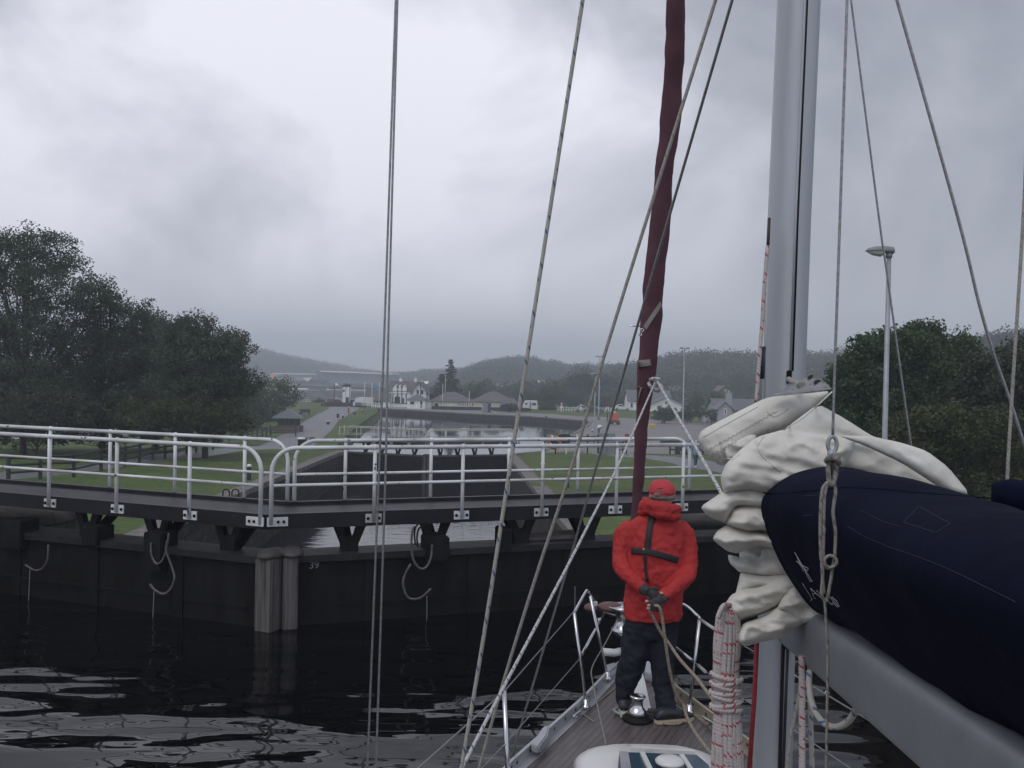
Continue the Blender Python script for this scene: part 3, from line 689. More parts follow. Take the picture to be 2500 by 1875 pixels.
# red marker post, litter bin, dark bench
p = PT(851, 1010); t = thing('marker_post', 'slim red marker post on the grass by the basin', 'post', p)
MB().box(p+Vector((0, 0, .6)), (.28, .2, 1.3)).build('post_shaft', mat('faded_red', (.28, .05, .05), .6), t); MB().box(p+Vector((0, 0, 1.31)), (.34, .26, .12)).build('post_head', WHW, t)
p = PT(744, 1014); t = thing('bench', 'dark timber bench on the grass behind the hut', 'bench', p)
MB().box(p+Vector((0, 0, .5)), (1.9, .5, .08)).build('seat', WOODD, t); MB().box(p+Vector((0, .28, .85)), (1.9, .06, .55)).build('backrest', WOODD, t)
for s in (-.8, .8): MB().box(p+Vector((s, .05, .25)), (.12, .5, .5)).build('leg', WOODD, t)
p = PT(733, 1021); t = thing('litter_bin', 'small dark litter bin close behind the hut', 'bin', p)
MB().lathe(p, [(.25, 0), (.3, .8), (.32, .85)], 10).build('bin_body', BLK, t); MB().lathe(p+Vector((0, 0, .86)), [(.34, 0), (.2, .2), (.02, .25)], 10).build('bin_lid', BLK, t)
p = PT(742, 1084); t = thing('picnic_table', 'pale round-topped valve box on a dark stem behind the large bollard', 'valve box', p)
t.name = 'valve_box'
MB().box(p+Vector((0, 0, .3)), (.5, .5, .7)).build('stem', WOODD, t); MB().box(p+Vector((0, 0, .7)), (1.3, .7, .08)).build('lid', COPE, t)
p = PT(763, 1078); t = thing('mooring_ring', 'small dark iron ring set in the grass by the path', 'ring', p); MB().torus(p+Vector((0, 0, .2)), .25, .07, (0, 1, .2)).build('ring', BLK, t); MB().box(p, (.3, .3, .1)).build('ring_base', COPE, t)

# hut with pyramid roof
def hut():
    p = P(705, 1050, 125); z = TH(p.x, p.y); k = 125/FPX; p = Vector((p.x, 125, z))
    t = thing('lock_hut', 'small square dark hut with grey pyramid roof on a brown plinth', 'hut', p)
    b = MB().box(p+Vector((0, 0, .35)), (60*k, 2.6, .8)).build('plinth', WOODB, t)
    MB().box(p+Vector((0, 0, 1.25)), (46*k, 2.1, 1.3)).build('wall', WOODD, t)
    mb = MB(); e = 70*k/2; h0 = 1.82; ap = p+Vector((0, 0, 3.0))
    cs = [p+Vector((sx*e, sy*1.6, h0)) for sx, sy in ((-1, -1), (1, -1), (1, 1), (-1, 1))]
    mb.add(cs+[ap]+[c-Vector((0, 0, .08)) for c in cs], [(0, 1, 4), (1, 2, 4), (2, 3, 4), (3, 0, 4), (0, 5, 6, 1), (1, 6, 7, 2), (2, 7, 8, 3), (3, 8, 5, 0), (5, 6, 7, 8)]); mb.build('roof', SLATE, t)
    for c in cs: MB().tube([c, ap], .06, 5).build('roof_hip', GREYM, t)
    for s in (-.6, 0, .6): MB().box(p+Vector((s, -1.06, 1.3)), (.4, .04, .8)).build('window', GLD, t)
hut()

# chain arch by the left lawn, drawn as two hooped bars
for (x0, x1, lb) in ((544, 560, 'left thin iron hoop standing at the lock edge behind the near walkway'), (566, 583, 'right thin iron hoop standing at the lock edge behind the near walkway')):
    D = 34; a = P(x0, 1216, D); b = P(x1, 1216, D); r = (b.x-a.x)/2; c = (a+b)/2; z = TH(c.x, D)+.0
    pts = [Vector((a.x, D, z-.1)), Vector((a.x, D, z+.45))]+[Vector((c.x-r*math.cos(math.pi*k/8), D, z+.45+r*1.1*math.sin(math.pi*k/8))) for k in range(1, 8)]+[Vector((b.x, D, z+.45)), Vector((b.x, D, z-.1))]
    o = MB().tube(pts, .025, 6).build('ladder_hoop', STEELD, None, lb, 'hoop')

# ================================================================== BUILDINGS
def wpt(x, D, z=None): 
    v = P(x, 900, D); return Vector((v.x, D, TH(v.x, D) if z is None else z))
def zat(x, y, D): return P(x, y, D).z
def house(name, label, x0, x1, D, dep, ye, yr, wm, rm, kind='gable_side', wins=(), doors=(), chim=(), ybase=None, group=None, hipk=.35, over=.3, cat='house', rot=0.0):
    a = wpt(x0, D); b = wpt(x1, D); xm = (x0+x1)/2; z0 = zat(xm, ybase, D) if (ybase and D > 240) else a.z
    ze = zat(xm, ye, D); zr = zat(xm, yr, D); W = b.x-a.x; c = Vector(((a.x+b.x)/2, D+dep/2, z0))
    t = thing(name, label, cat, c, rot, group); cr_, sr_ = math.cos(rot), math.sin(rot)
    T = lambda x, y, z: Vector((c.x+x*cr_-y*sr_, c.y+x*sr_+y*cr_, z))
    hw, hd = W/2, dep/2
    mb = MB()
    cs = [(-hw, -hd), (hw, -hd), (hw, hd), (-hw, hd)]
    mb.add([T(x, y, z0-.5) for x, y in cs]+[T(x, y, ze) for x, y in cs], [(0, 1, 5, 4), (1, 2, 6, 5), (2, 3, 7, 6), (3, 0, 4, 7)])
    if kind == 'gable_side': mb.add([T(-hw, -hd, ze), T(-hw, hd, ze), T(-hw, 0, zr-.05), T(hw, -hd, ze), T(hw, hd, ze), T(hw, 0, zr-.05)], [(0, 1, 2), (3, 4, 5)])
    if kind == 'gable_front': mb.add([T(-hw, -hd, ze), T(hw, -hd, ze), T(0, -hd, zr-.05), T(-hw, hd, ze), T(hw, hd, ze), T(0, hd, zr-.05)], [(0, 1, 2), (3, 4, 5)])
    mb.build('wall', wm, t)
    o = over; ht = .12; mb = MB()
    def slab(q):
        q = [Vector(v) for v in q]; n = len(q); mb.add(q+[v-Vector((0, 0, ht)) for v in q], [tuple(range(n)), tuple(range(2*n-1, n-1, -1))]+[(i, n+i, n+(i+1) % n, (i+1) % n) for i in range(n)])
    if kind == 'gable_side':
        dz_ = (zr-ze)/hd*o
        slab([T(-hw-o, -hd-o, ze-dz_), T(hw+o, -hd-o, ze-dz_), T(hw+o, 0, zr), T(-hw-o, 0, zr)]); slab([T(-hw-o, hd+o, ze-dz_), T(hw+o, hd+o, ze-dz_), T(hw+o, 0, zr), T(-hw-o, 0, zr)])
    elif kind == 'gable_front':
        dz_ = (zr-ze)/hw*o
        slab([T(-hw-o, -hd-o, ze-dz_), T(0, -hd-o, zr), T(0, hd+o, zr), T(-hw-o, hd+o, ze-dz_)]); slab([T(hw+o, -hd-o, ze-dz_), T(0, -hd-o, zr), T(0, hd+o, zr), T(hw+o, hd+o, ze-dz_)])
    elif kind == 'flat':
        slab([T(-hw-o, -hd-o, ze+.1), T(hw+o, -hd-o, ze+.1), T(hw+o, hd+o, zr), T(-hw-o, hd+o, zr)])
    else:
        h = W*hipk; E = [T(-hw-o, -hd-o, ze), T(hw+o, -hd-o, ze), T(hw+o, hd+o, ze), T(-hw-o, hd+o, ze)]; r0 = T(-hw+h, 0, zr); r1 = T(hw-h, 0, zr)
        slab([E[0], E[1], r1, r0]); slab([E[2], E[3], r0, r1]); slab([E[1], E[2], r1]); slab([E[3], E[0], r0])
    mb.build('roof', rm, t)
    for (x, y0, y1, w_) in wins:
        px = (x-x0)/(x1-x0)*W-hw; za_, zb_ = zat(x, y1, D), zat(x, y0, D); ww = w_*D/FPX
        R3 = Matrix.Rotation(rot, 3, 'Z')
        f_ = MB()
        for s in (-1, 1): f_.box(T(px+s*ww/2, -hd-.03, (za_+zb_)/2), (.1, .1, zb_-za_+.1), rot=R3)
        for zz in (za_, zb_): f_.box(T(px, -hd-.035, zz), (ww+.12, .1, .1), rot=R3)
        f_ = f_.build('window', WHW if wm is not WHW else BLK, t)
        MB().box(T(px, -hd-.01, (za_+zb_)/2), (ww-.08, .05, zb_-za_-.08), rot=R3).build('pane', GLD, f_)
    for (x, y0, y1, w_) in doors:
        px = (x-x0)/(x1-x0)*W-hw; za_, zb_ = zat(x, y1, D), zat(x, y0, D); ww = w_*D/FPX
        pts = [T(px-ww/2, -hd-.05, za_), T(px+ww/2, -hd-.05, za_), T(px+ww/2, -hd-.05, zb_-ww*.3)]+[T(px+ww/2*math.cos(k*math.pi/6), -hd-.05, zb_-ww*.3+ww*.3*math.sin(k*math.pi/6)) for k in range(1, 6)]+[T(px-ww/2, -hd-.05, zb_-ww*.3)]
        MB().extrude(pts, T(0, .08, 0)-T(0, 0, 0)).build('door', GLD, t)
    for (x, y0, w_) in chim:
        px = (x-x0)/(x1-x0)*W-hw; zt = zat(x, y0, D); ww = w_*D/FPX
        ch = MB().box(T(px, 0, (zt+zr)/2-.3), (ww, .7, zt-zr+1.0)).build('chimney', wm, t)
        MB().lathe(T(px, 0, zt+.2), [(.14, 0), (.12, .4)], 8).build('chimney_pot', CRW, ch)
    return t, T
DH = 222
house('long_house', 'low white wing with steep grey roof left of the main white house', 893, 951, DH-2, 7, 976, 948, WHW, SLATE2, 'gable_side', [(915, 978, 988, 3), (923, 977, 990, 3), (930, 978, 988, 2)], [(902, 974, 990, 7)], cat='house')
mh, T_ = house('main_house', 'tall white house with three arched dormer gables and arched doorway', 950, 1012, DH, 8, 953, 930, WHW, SLATE2, 'gable_side', [(965.5, 948, 958, 3.4), (976, 948, 958, 3.4), (986.5, 948, 958, 3.4), (986, 972, 984, 3)], [(971.5, 967, 984, 13)], [(974, 927, 7), (1011, 926, 6)])
for x in (965.5, 976, 986.5):
    c = P(x, 945, DH-.25); w_ = .62
    pts = [c+Vector((-w_, 0, -1.5)), c+Vector((w_, 0, -1.5)), c+Vector((w_, 0, 0)), c+Vector((w_*.9, 0, .25)), c+Vector((0, 0, .75)), c+Vector((-w_*.9, 0, .25)), c+Vector((-w_, 0, 0))]
    d = MB().extrude(pts, (0, 1.2, 0)).build('dormer', WHW, mh)
    MB().tube([c+Vector((-w_-.1, -.05, -.1)), c+Vector((0, -.05, .8)), c+Vector((w_+.1, -.05, -.1))], .09, 5).build('dormer_trim', BLK, d)
for x in (959.5, 971, 981, 992): MB().box((P(x, 965, DH).x, DH-.04, (zat(x, 953, DH)+zat(x, 986, DH))/2), (.2, .1, zat(x, 953, DH)-zat(x, 986, DH))).build('half_timber', BLK, mh)
MB().box((P(975, 985, DH).x, DH-.05, zat(975, 985, DH)), (6, .12, .3)).build('plinth_band', BLK, mh)
house('gable_house', 'white gable end with two upper windows and a black drainpipe, joined to the main house', 1008, 1041, DH-1, 10, 955, 932, WHW, SLATE2, 'gable_front', [(1021, 952, 961, 4), (1032, 953, 962, 4)], [], over=.5, cat='house')
MB().box((P(1027, 950, DH-1).x, DH-1.1, (zat(1027, 938, DH)+zat(1027, 965, DH))/2), (.16, .12, 3.0)).build('drainpipe', BLK, None, 'vertical black drainpipe on the white gable end', 'drainpipe')
house('kiosk', 'small white pavilion with a pointed slate roof in front of the gable end', 996, 1039, DH-9, 5, 976, 962, WHW, SLATE, 'hip', [(1006, 981, 988, 5), (1011, 981, 988, 2.5)], [(1030, 979, 996, 5)], hipk=.5, cat='pavilion')
house('flat_annex', 'low white flat-roofed link between the pavilion and the long cottage', 1036, 1052, DH-6, 5, 979.5, 979, WHW, SLATE, 'flat', [], [], cat='building')
house('long_cottage', 'long cream cottage with hipped slate roof and a row of six windows', 1050, 1151, DH-3, 9, 980, 957.5, mat('pale_cream', (.70, .67, .57), .8, scale=.7, c2=(.46, .43, .36)), SLATE2, 'hip', [(1122.5+5*k, 984, 992, 3.2) for k in range(6)], [(1067.5, 984, 999, 9)], hipk=.4)
house('cream_bungalow', 'broad yellow-cream bungalow with large brown hipped roof beside the basin', 1151, 1258, DH-6, 10, 981, 957, CRW, SLATE2, 'hip', [(1156, 984, 991, 5), (1173, 986, 998, 2), (1208, 985, 992, 3), (1225, 985, 992, 3)], [], hipk=.42)
house('cream_extension', 'low yellow-cream lean-to wing right of the broad bungalow', 1228, 1267, DH-9, 6, 988, 972, CRW, SLATE2, 'hip', [(1251, 991, 995, 3)], [], hipk=.3)
# white tower with black cap
p = wpt(847, 224); t = thing('light_tower', 'slim square white tower with a black top standing by the sea lock', 'tower', p)
zt = zat(847, 944, 224); MB().box((p.x, p.y, (zt+p.z)/2-.2), (1.75, 1.75, zt-p.z+.4)).build('tower_wall', WHW, t)
MB().box((p.x, p.y, zt+.15), (1.9, 1.9, .3)).build('tower_cap', BLK, t); MB().lathe((p.x, p.y, zt+.3), [(1.2, 0), (.5, .35), (.05, .5)], 4).build('tower_roof', BLK, t)
MB().box((p.x-.5, p.y-.9, zt-1.0), (.4, .06, .5)).build('window', GLD, t); MB().box((p.x+.35, p.y-.9, p.z+1), (.75, .06, 2.1)).build('door', GLD, t)
for s in (-1, 0, 1): MB().box((p.x+s*.86, p.y-.89, (zt+p.z)/2), (.08, .06, zt-p.z)).build('corner_trim', BLK, t)

# vehicles on the far quay -------------------------------------------------
def car(name, label, x, y, D, L_, body, cat='car', h=1.45, van=False, rz=0.0, group=None):
    c = wpt(x, D); c.z += .02; t = thing(name, label, cat, c, rz, group); W = 1.75
    cr_, sr_ = math.cos(rz), math.sin(rz); T = lambda X, Y, Z: Vector((c.x+X*cr_-Y*sr_, c.y+X*sr_+Y*cr_, c.z+Z)); l = L_/2
    if van: pr = [(-l, .35), (-l, h*.95), (-l+.15, h), (l*.45, h), (l*.72, h*.93), (l*.88, h*.55), (l, h*.47), (l, .35)]
    else: pr = [(-l, .32), (-l, h*.62), (-l*.95, h*.68), (-l*.68, h*.72), (-l*.42, h), (l*.12, h), (l*.45, h*.68), (l*.92, h*.56), (l, h*.45), (l, .32)]
    rings = []
    for yy, k in ((-W/2, .94), (-W/2+.12, 1), (W/2-.12, 1), (W/2, .94)):
        rings.append([T(a*(1 if b < h*.7 else k), yy, .32+(b-.32)*(1 if b < h*.7 else .99)) for a, b in pr])
    MB().loft(rings, smooth=False).build('body', body, t)
    gl = [(-l*.62, h*.73), (-l*.42, h*.93), (l*.1, h*.93), (l*.36, h*.71)] if not van else [(l*.2, h*.6), (l*.2, h*.9), (l*.62, h*.88), (l*.78, h*.58)]
    MB().extrude([T(a, -W/2-.015, b) for a, b in gl], T(0, .03, 0)-T(0, 0, 0)).build('side_window', GLD, t)
    for s in (-.62, .62):
        for yy in (-W/2-.02, W/2-.2): 
            o = MB().lathe(T(l*s, yy, .32), [(.32, 0), (.32, .2)], 14, axis=(-sr_, cr_, 0)).build('wheel', BLK, t)
            MB().lathe(T(l*s, yy-.01, .32), [(.18, 0), (.14, .03)], 10, axis=(sr_, -cr_, 0)).build('rim', GREYM, o)
    return t
DKC = mat('dark_blue_car_paint', (.035, .04, .06), .25); SVC = mat('silver_car_paint', (.35, .37, .39), .3); WHC = mat('white_car_paint', (.62, .63, .64), .3)
REDC = mat('dark_red_car_paint', (.12, .04, .04), .3)
car('parked_car', 'dark blue hatchback parked on the quay beside the round signs', 1452, 1017, 206, 4.3, DKC)
car('parked_car', 'silver car mostly hidden behind the dark blue hatchback', 1425, 1015, 214, 4.1, SVC)
car('parked_car', 'white car parked in front of the white-gabled bungalow', 1520, 1008, 228, 4.2, WHC)
car('parked_car', 'dark car parked between the white tower and the white van', 870, 988, 225, 4.4, DKC)
car('parked_car', 'dark red car parked left of the white tower', 829, 986, 226, 4.0, REDC)
car('delivery_van', 'white van parked against the low white wing', 889, 989, 216, 4.6, WHC, 'van', 2.3, True, R(180))
# caravan / motorhome
c = wpt(1296, 214); t = thing('caravan', 'white touring caravan with a dark window parked beyond the quay', 'caravan', c)
hh = [(-1.65, .5), (-1.75, 1.2), (-1.25, 2.25), (-1.0, 2.4), (1.5, 2.4), (1.65, 2.2), (1.65, .5)]
MB().extrude([c+Vector((a, -1, b)) for a, b in hh], (0, 2, 0)).build('body', WHC, t)
MB().box(c+Vector((.9, -1.02, 1.6)), (.9, .05, .55)).build('window', GLD, t); MB().box(c+Vector((.05, -1.02, 1.4)), (.4, .05, 1.3)).build('door', GREYM, t); MB().box(c+Vector((-.9, -1.02, 1.65)), (.5, .05, .4)).build('window', GLD, t)
MB().lathe(c+Vector((0, -1, .33)), [(.33, 0), (.33, .2)], 14, axis=(0, 1, 0)).build('wheel', BLK, t)
# grey-green cabinet
for (x, y, D, w_, h_, d_, m_, lb, nm, ct) in ((1190, 1007, 202, 1.75, 1.9, 1.2, GREYM, 'tall grey-green electrical cabinet standing on the quay', 'electrical_cabinet', 'cabinet'),):
    c = wpt(x, D); t = thing(nm, lb, ct, c)
    o = MB().box(c+Vector((-.3, 0, h_/2)), (w_*.65, d_, h_)).build('cabinet_body', m_, t); bevel(o, .04)
    o = MB().box(c+Vector((w_*.3, .1, h_/2+.02)), (w_*.5, d_, h_+.1)).build('cabinet_side', DKC, t)
    MB().box(c+Vector((-.3, -d_/2-.02, h_/2)), (.04, .04, h_*.85)).build('door_seam', BLK, t)
c = PT(1161, 1007) if False else wpt(1179, 203); t = thing('white_post', 'thin white marker post beside the grey-green cabinet', 'post', c)
MB().lathe(c, [(.09, 0), (.09, 1.1), (.02, 1.2)], 8).build('post_shaft', WHW, t); MB().lathe(c+Vector((0, 0, .7)), [(.1, 0), (.1, .15)], 8).build('band', BLK, t)
# basin edge railings: a white picket railing in front of the white house
def railing(label, x0, x1, y, D0, D1, h, n, m, name='quay_railing'):
    a = wpt(x0, D0); b = wpt(x1, D1); t = thing(name, label, 'railing', a)
    for k in range(n+1):
        p = a.lerp(b, k/n); MB().box(p+Vector((0, 0, h/2)), (.1, .1, h)).build('railing_post', m, t)
    for z in (h-.05, h*.5): MB().beam(a+Vector((0, 0, z)), b+Vector((0, 0, z)), .08, .09).build('rail', m, t)
railing('white railing along the quay in front of the main white house', 898, 1030, 996, 212, 209, 1.15, 26, WHW)
railing('low white railing beyond the far right quay by the round signs', 1364, 1500, 1008, 214, 214, 1.05, 20, WHW)
railing('dark rail fence along the far end of the left footpath', 735, 800, 985, 238, 234, 1.2, 12, WOODD)
railing('dark quayside parapet railing between the tower and the white house', 800, 905, 990, 218, 214, 1.0, 16, WOODD)
MB().box(wpt(850, 216)+Vector((0, 0, .45)), (11, .5, .95)).build('parapet', QSTONE, None, 'low dark stone parapet below the white tower', 'parapet')
MB().box(wpt(1175, 210)+Vector((0, 0, .4)), (22, .4, .8)).build('garden_wall', QSTONE, None, 'low dark garden wall before the cream bungalow and cottage', 'garden wall')
# flagpoles
def pole(name, label, x, y0, D, r=.06, cat='flagpole', ball=True):
    c = wpt(x, D); zt = zat(x, y0, D); t = thing(name, label, cat, c)
    MB().tube([c, Vector((c.x, c.y, zt))], [r*1.3, r*.7], 7).build('pole_shaft', WHW, t)
    MB().sphere((c.x, c.y, zt), r*1.7, 8, 6).build('pole_finial', WHW, t); return t, Vector((c.x, c.y, zt))
pole('flagpole', 'bare white flagpole left of the flag', 891, 934, 214)
t, tp = pole('flagpole', 'white flagpole flying the blue and white flag', 909, 936, 213)
pole('flagpole', 'bare white flagpole right of the flag', 927, 934, 213)
pole('flagpole', 'bare white flagpole before the pavilion and cottage', 1082, 938, 212)
pole('flagpole', 'short bare flagpole before the row of six windows', 1147, 956, 212)
pole('radio_mast', 'tall thin pale mast in front of the spruce', 1088, 916, 224, .05, 'mast')
fl = MB(); n = 10
for side in (0,):
    vs = []
    for i in range(n+1):
        for j in range(2): 
            u = i/n; vs.append(tp+Vector((.1+1.55*u, .12*math.sin(u*7), -.15-.45*u-1.0*j)))
    fl.add(vs, [(2*i, 2*i+2, 2*i+3, 2*i+1) for i in range(n)])
fo = fl.build('flag', mat('flag_blue', (.12, .25, .45), .8), t)
for (a, b) in (((.15, -.2), (1.6, -1.55)), ((.15, -1.1), (1.6, -.65))):
    MB().beam(tp+Vector((a[0], -.13, a[1])), tp+Vector((b[0], -.13, b[1])), .03, .22, up=(0, -1, 0.01)).build('flag_cross', WHW, fo)
# round signs on posts
def rsign(label, x, yc, yb, D, r, m_, post=WHW):
    c = wpt(x, D); z = zat(x, yc, D); t = thing('round_sign', label, 'sign', c, 0, 'round signs on the quay')
    MB().tube([c, Vector((c.x, c.y+.05, z))], .09, 7).build('sign_post', post, t)
    MB().lathe((c.x, c.y, z), [(r, 0), (r, .05)], 18, axis=(0, -1, 0)).build('sign_disc', m_, t)
    MB().torus((c.x, c.y-.06, z), r*.92, .06, (0, 1, 0)).build('sign_rim', mat('sign_red', (.3, .04, .04), .6), t)
    MB().box((c.x, c.y+.0, z-r-.35), (r*1.6, .05, .5)).build('sign_plate', WHW, t)
rsign('white round sign on a white post, the left of the pair', 1373, 986, 1012, 208, .32, WHW)
rsign('white round sign on a post, right of the pair beside a rope', 1420, 989, 1010, 208, .3, WHW)
rsign('dark round sign on a tall dark post by the basin corner', 1485, 988, 1052, 170, .3, BLK, BLK)
# lamp posts
def floodmast(label, x, y0, D, r, group='floodlight masts'):
    c = wpt(x, D); zt = zat(x, y0, D); t = thing('floodlight_mast', label, 'lamp post', c, 0, group)
    MB().tube([c, Vector((c.x, c.y, c.z+1.5)), Vector((c.x, c.y, c.z+1.6)), Vector((c.x, c.y, zt))], [r*1.4, r*1.4, r, r*.6], 8).build('pole_shaft', GALV, t)
    MB().box((c.x, c.y, zt), (.9, .15, .12)).build('head_frame', GALV, t)
    for s in (-.5, .5): MB().box((c.x+s, c.y-.1, zt+.05), (.55, .4, .22)).build('lamp_head', GREYM, t)
floodmast('tall floodlight mast right of the rolled maroon sail', 1670, 851, 150, .13)
floodmast('tall floodlight mast standing behind the ropes left of the maroon sail', 1464, 871, 176, .12)
def streetlamp(label, x, yh, D, hl, yb=None, group='street lamps', sgn=-1):
    c = wpt(x, D); zt = zat(x, yh, D); t = thing('street_lamp', label, 'street lamp', c, 0, group)
    r = .075
    MB().tube([c-Vector((0, 0, .2)), c+Vector((0, 0, 1.4)), c+Vector((0, 0, 1.5)), Vector((c.x, D, zt-.1))], [r*1.3, r*1.3, r, r*.75], 12).build('pole_shaft', GALV, t)
    k = hl
    def ring(u, w, h0, h1): return [Vector((c.x+sgn*(u)*k-.0, D+w*k*math.cos(a), zt+(h1 if math.sin(a) > 0 else h0)*k*abs(math.sin(a)))) for a in [2*math.pi*j/16 for j in range(16)]]
    hd = MB().loft([ring(-.16, .12, -.06, .12), ring(-.12, .17, -.1, .17), ring(.2, .2, -.04, .2), ring(.5, .2, -.03, .17), ring(.72, .14, -.01, .11), ring(.84, .03, -.0, .02)]).build('lamp_housing', GREYM, t)
    MB().loft([ring(.2, .17, -.13, -.03), ring(.3, .18, -.19, -.03), ring(.55, .16, -.15, -.02), ring(.76, .06, -.05, -.01)]).build('lamp_lens', mat('lamp_plastic', (.45, .46, .46), .25), hd)
    MB().lathe((c.x, D, zt-.22*k), [(r*1.1, 0), (r*1.1, .2*k)], 10).build('neck', GALV, t)
streetlamp('tall street lamp with a rounded lamp head among the right-hand trees', 2164, 614, 24, .74)
streetlamp('slim street lamp with a pale head beside the basin corner', 1454, 914, 112, .95)
# orange machine, yellow grit bin, grey cabinet, lifebuoys, dark fence by the far gate
c = wpt(1503, 160); t = thing('site_generator', 'bright orange towed machine with beige top parked on the apron', 'machine', c)
OR = mat('orange_paint', (.52, .085, .03), .5); o = MB().box(c+Vector((.05, 0, 1.35)), (1.05, 1.6, 1.3)).build('body', OR, t); bevel(o, .06)
MB().box(c+Vector((-.25, 0, 2.1)), (.8, 1.5, .35)).build('canopy', CRW, t); MB().box(c+Vector((.05, -.1, .55)), (1.5, 1.3, .3)).build('chassis', BLK, t)
for s in (-.55, .55): MB().lathe(c+Vector((s, -.8, .33)), [(.33, 0), (.33, .25)], 12, axis=(0, 1, 0)).build('wheel', BLK, t)
c = wpt(1595, 150); t = thing('grit_bin', 'small yellow grit bin at the foot of the hedge', 'bin', c); YL = mat('yellow_plastic', (.45, .30, .05), .5)
o = MB().box(c+Vector((0, 0, .3)), (.85, .5, .5)).build('bin_body', YL, t); o = MB().extrude([c+Vector((-.48, -.3, .55)), c+Vector((.48, -.3, .55)), c+Vector((.44, -.1, .75)), c+Vector((-.44, -.1, .75))], (0, .4, 0)).build('bin_lid', YL, t)
c = wpt(1480, 84); 
def gz(x, y, D): return P(x, y, D)
a = P(1462, 1092, 84); z0 = TH(a.x, 84)
t = thing('control_cabinet', 'pale grey steel control cabinet beside the dark fence near the far gate', 'cabinet', (a.x+.7, 84, z0))
zt = zat(1480, 1057, 84); o = MB().box((a.x+.7, 84, (zt+z0)/2), (1.45, .7, zt-z0)).build('cabinet_body', GREYM, t); bevel(o, .03)
MB().box((a.x+.7, 83.63, (zt+z0)/2), (.03, .03, zt-z0-.2)).build('door_seam', BLK, t)
a = P(1330, 1085, 80); b = P(1460, 1085, 82); za_ = TH(a.x, 80)
t = thing('balance_fence', 'dark slatted fence panels with white edging beside the far gate', 'fence', (a.x, 80, za_))
zt = zat(1390, 1066, 81)
for k in range(6):
    p = Vector((a.x+(b.x-a.x)*k/5, 80+2*k/5, 0)); MB().box((p.x, p.y, (zt+za_)/2+.1), (.12, .12, zt-za_+.2)).build('fence_post', WHW if k in (2, 3) else WOODD, t)
for k in range(3): MB().beam((a.x, 80, zt-.06-.30*k), (b.x, 82, zt-.06-.30*k), .05, .17).build('fence_board', WOODD, t)
a = P(1340, 1068, 79); b = P(1390, 1060, 79)
MB().extrude([P(1336, 1084, 79), P(1336, 1070, 79), P(1372, 1060, 79), P(1392, 1060, 79), P(1392, 1084, 79)], (0, .3, 0)).build('gate_ramp', WOODD, t)
a = P(1502, 1078, 86); b = P(1530, 1078, 88); za_ = TH(a.x, 87)
t = thing('post_and_rail_fence', 'short dark fence with a red post between cabinet and maroon sail', 'fence', (a.x, 86, za_))
for k in range(4): p = a.lerp(b, k/3); MB().box((p.x, p.y, za_+.6), (.1, .1, 1.3)).build('fence_post', WOODD, t)
for k in range(3): MB().beam((a.x, 86, za_+.4+.35*k), (b.x, 88, za_+.5+.35*k), .05, .1).build('fence_rail', WOODD, t)
o = MB().box((b.x, 87.9, za_+1.4), (.35, .3, 1.0)).build('red_post', mat('faded_red2', (.25, .06, .05), .6), t)
for (x, y, D, r, lb) in ((1354, 1080, 78.7, .62, 'orange lifebuoy hung on the dark fence by the far gate'),):
    c = P(x, y, D); t = thing('lifebuoy', lb, 'lifebuoy', c)
    OO = mat('buoy_orange', (.45, .13, .06), .6); MB().torus(c, r*.75, r*.24, (0, 1, 0), 24, 10).build('buoy_ring', OO, t)
    for k in range(4): a_ = k*math.pi/2+.4; MB().torus(c+Vector((r*.75*math.cos(a_), 0, r*.75*math.sin(a_))), r*.26, .05, (-math.sin(a_), 0, math.cos(a_)), 12, 5).build('buoy_band', WHW, t)
# low dark wall and blue-covered boat-like cart on the right of the lane
for (x0, x1, y, D, lb, zt_) in ((1640, 1720, 1062, 96, 'dark rail fence with boxes behind the walker on the lane', 1.5),):
    a = wpt(x0, D); b = wpt(x1, D); t = thing('post_and_rail_fence', lb, 'fence', a)
    for k in range(5): p = a.lerp(b, k/4); MB().box(p+Vector((0, 0, .7)), (.15, .15, 1.5)).build('fence_post', WOODD, t)
    for z in (.5, .9, 1.35): MB().beam(a+Vector((0, 0, z)), b+Vector((0, 0, z)), .06, .16).build('fence_rail', WOODD, t)
c = wpt(1655, 97); t = thing('lock_capstan', 'dark green timber capstan beam with a pale round end beside the lane', 'capstan', c)
MB().box(c+Vector((0, -.9, 1.25)), (3.6, .5, .45)).build('beam', mat('dark_green_paint', (.03, .05, .04), .6), t); MB().lathe(c+Vector((.8, -1.2, 1.3)), [(.35, 0), (.3, .06)], 14, axis=(0, -1, 0)).build('end_plate', GREYM, t); MB().box(c+Vector((0, -.9, .5)), (.5, .5, 1.1)).build('stem', WOODD, t)
c = wpt(1688, 92); t = thing('covered_trailer', 'low trailer with a blue cover behind the walker', 'trailer', c)
o = MB().box(c+Vector((0, 0, 1.0)), (2.0, 1.2, .5)).build('cover', mat('blue_tarp', (.02, .06, .22), .7), t); bevel(o, .12, 3)
MB().box(c+Vector((0, 0, .6)), (2.1, 1.1, .25)).build('chassis', BLK, t)
for s in (-.6, .6): MB().lathe(c+Vector((s, -.62, .33)), [(.33, 0), (.33, .2)], 12, axis=(0, 1, 0)).build('wheel', BLK, t)
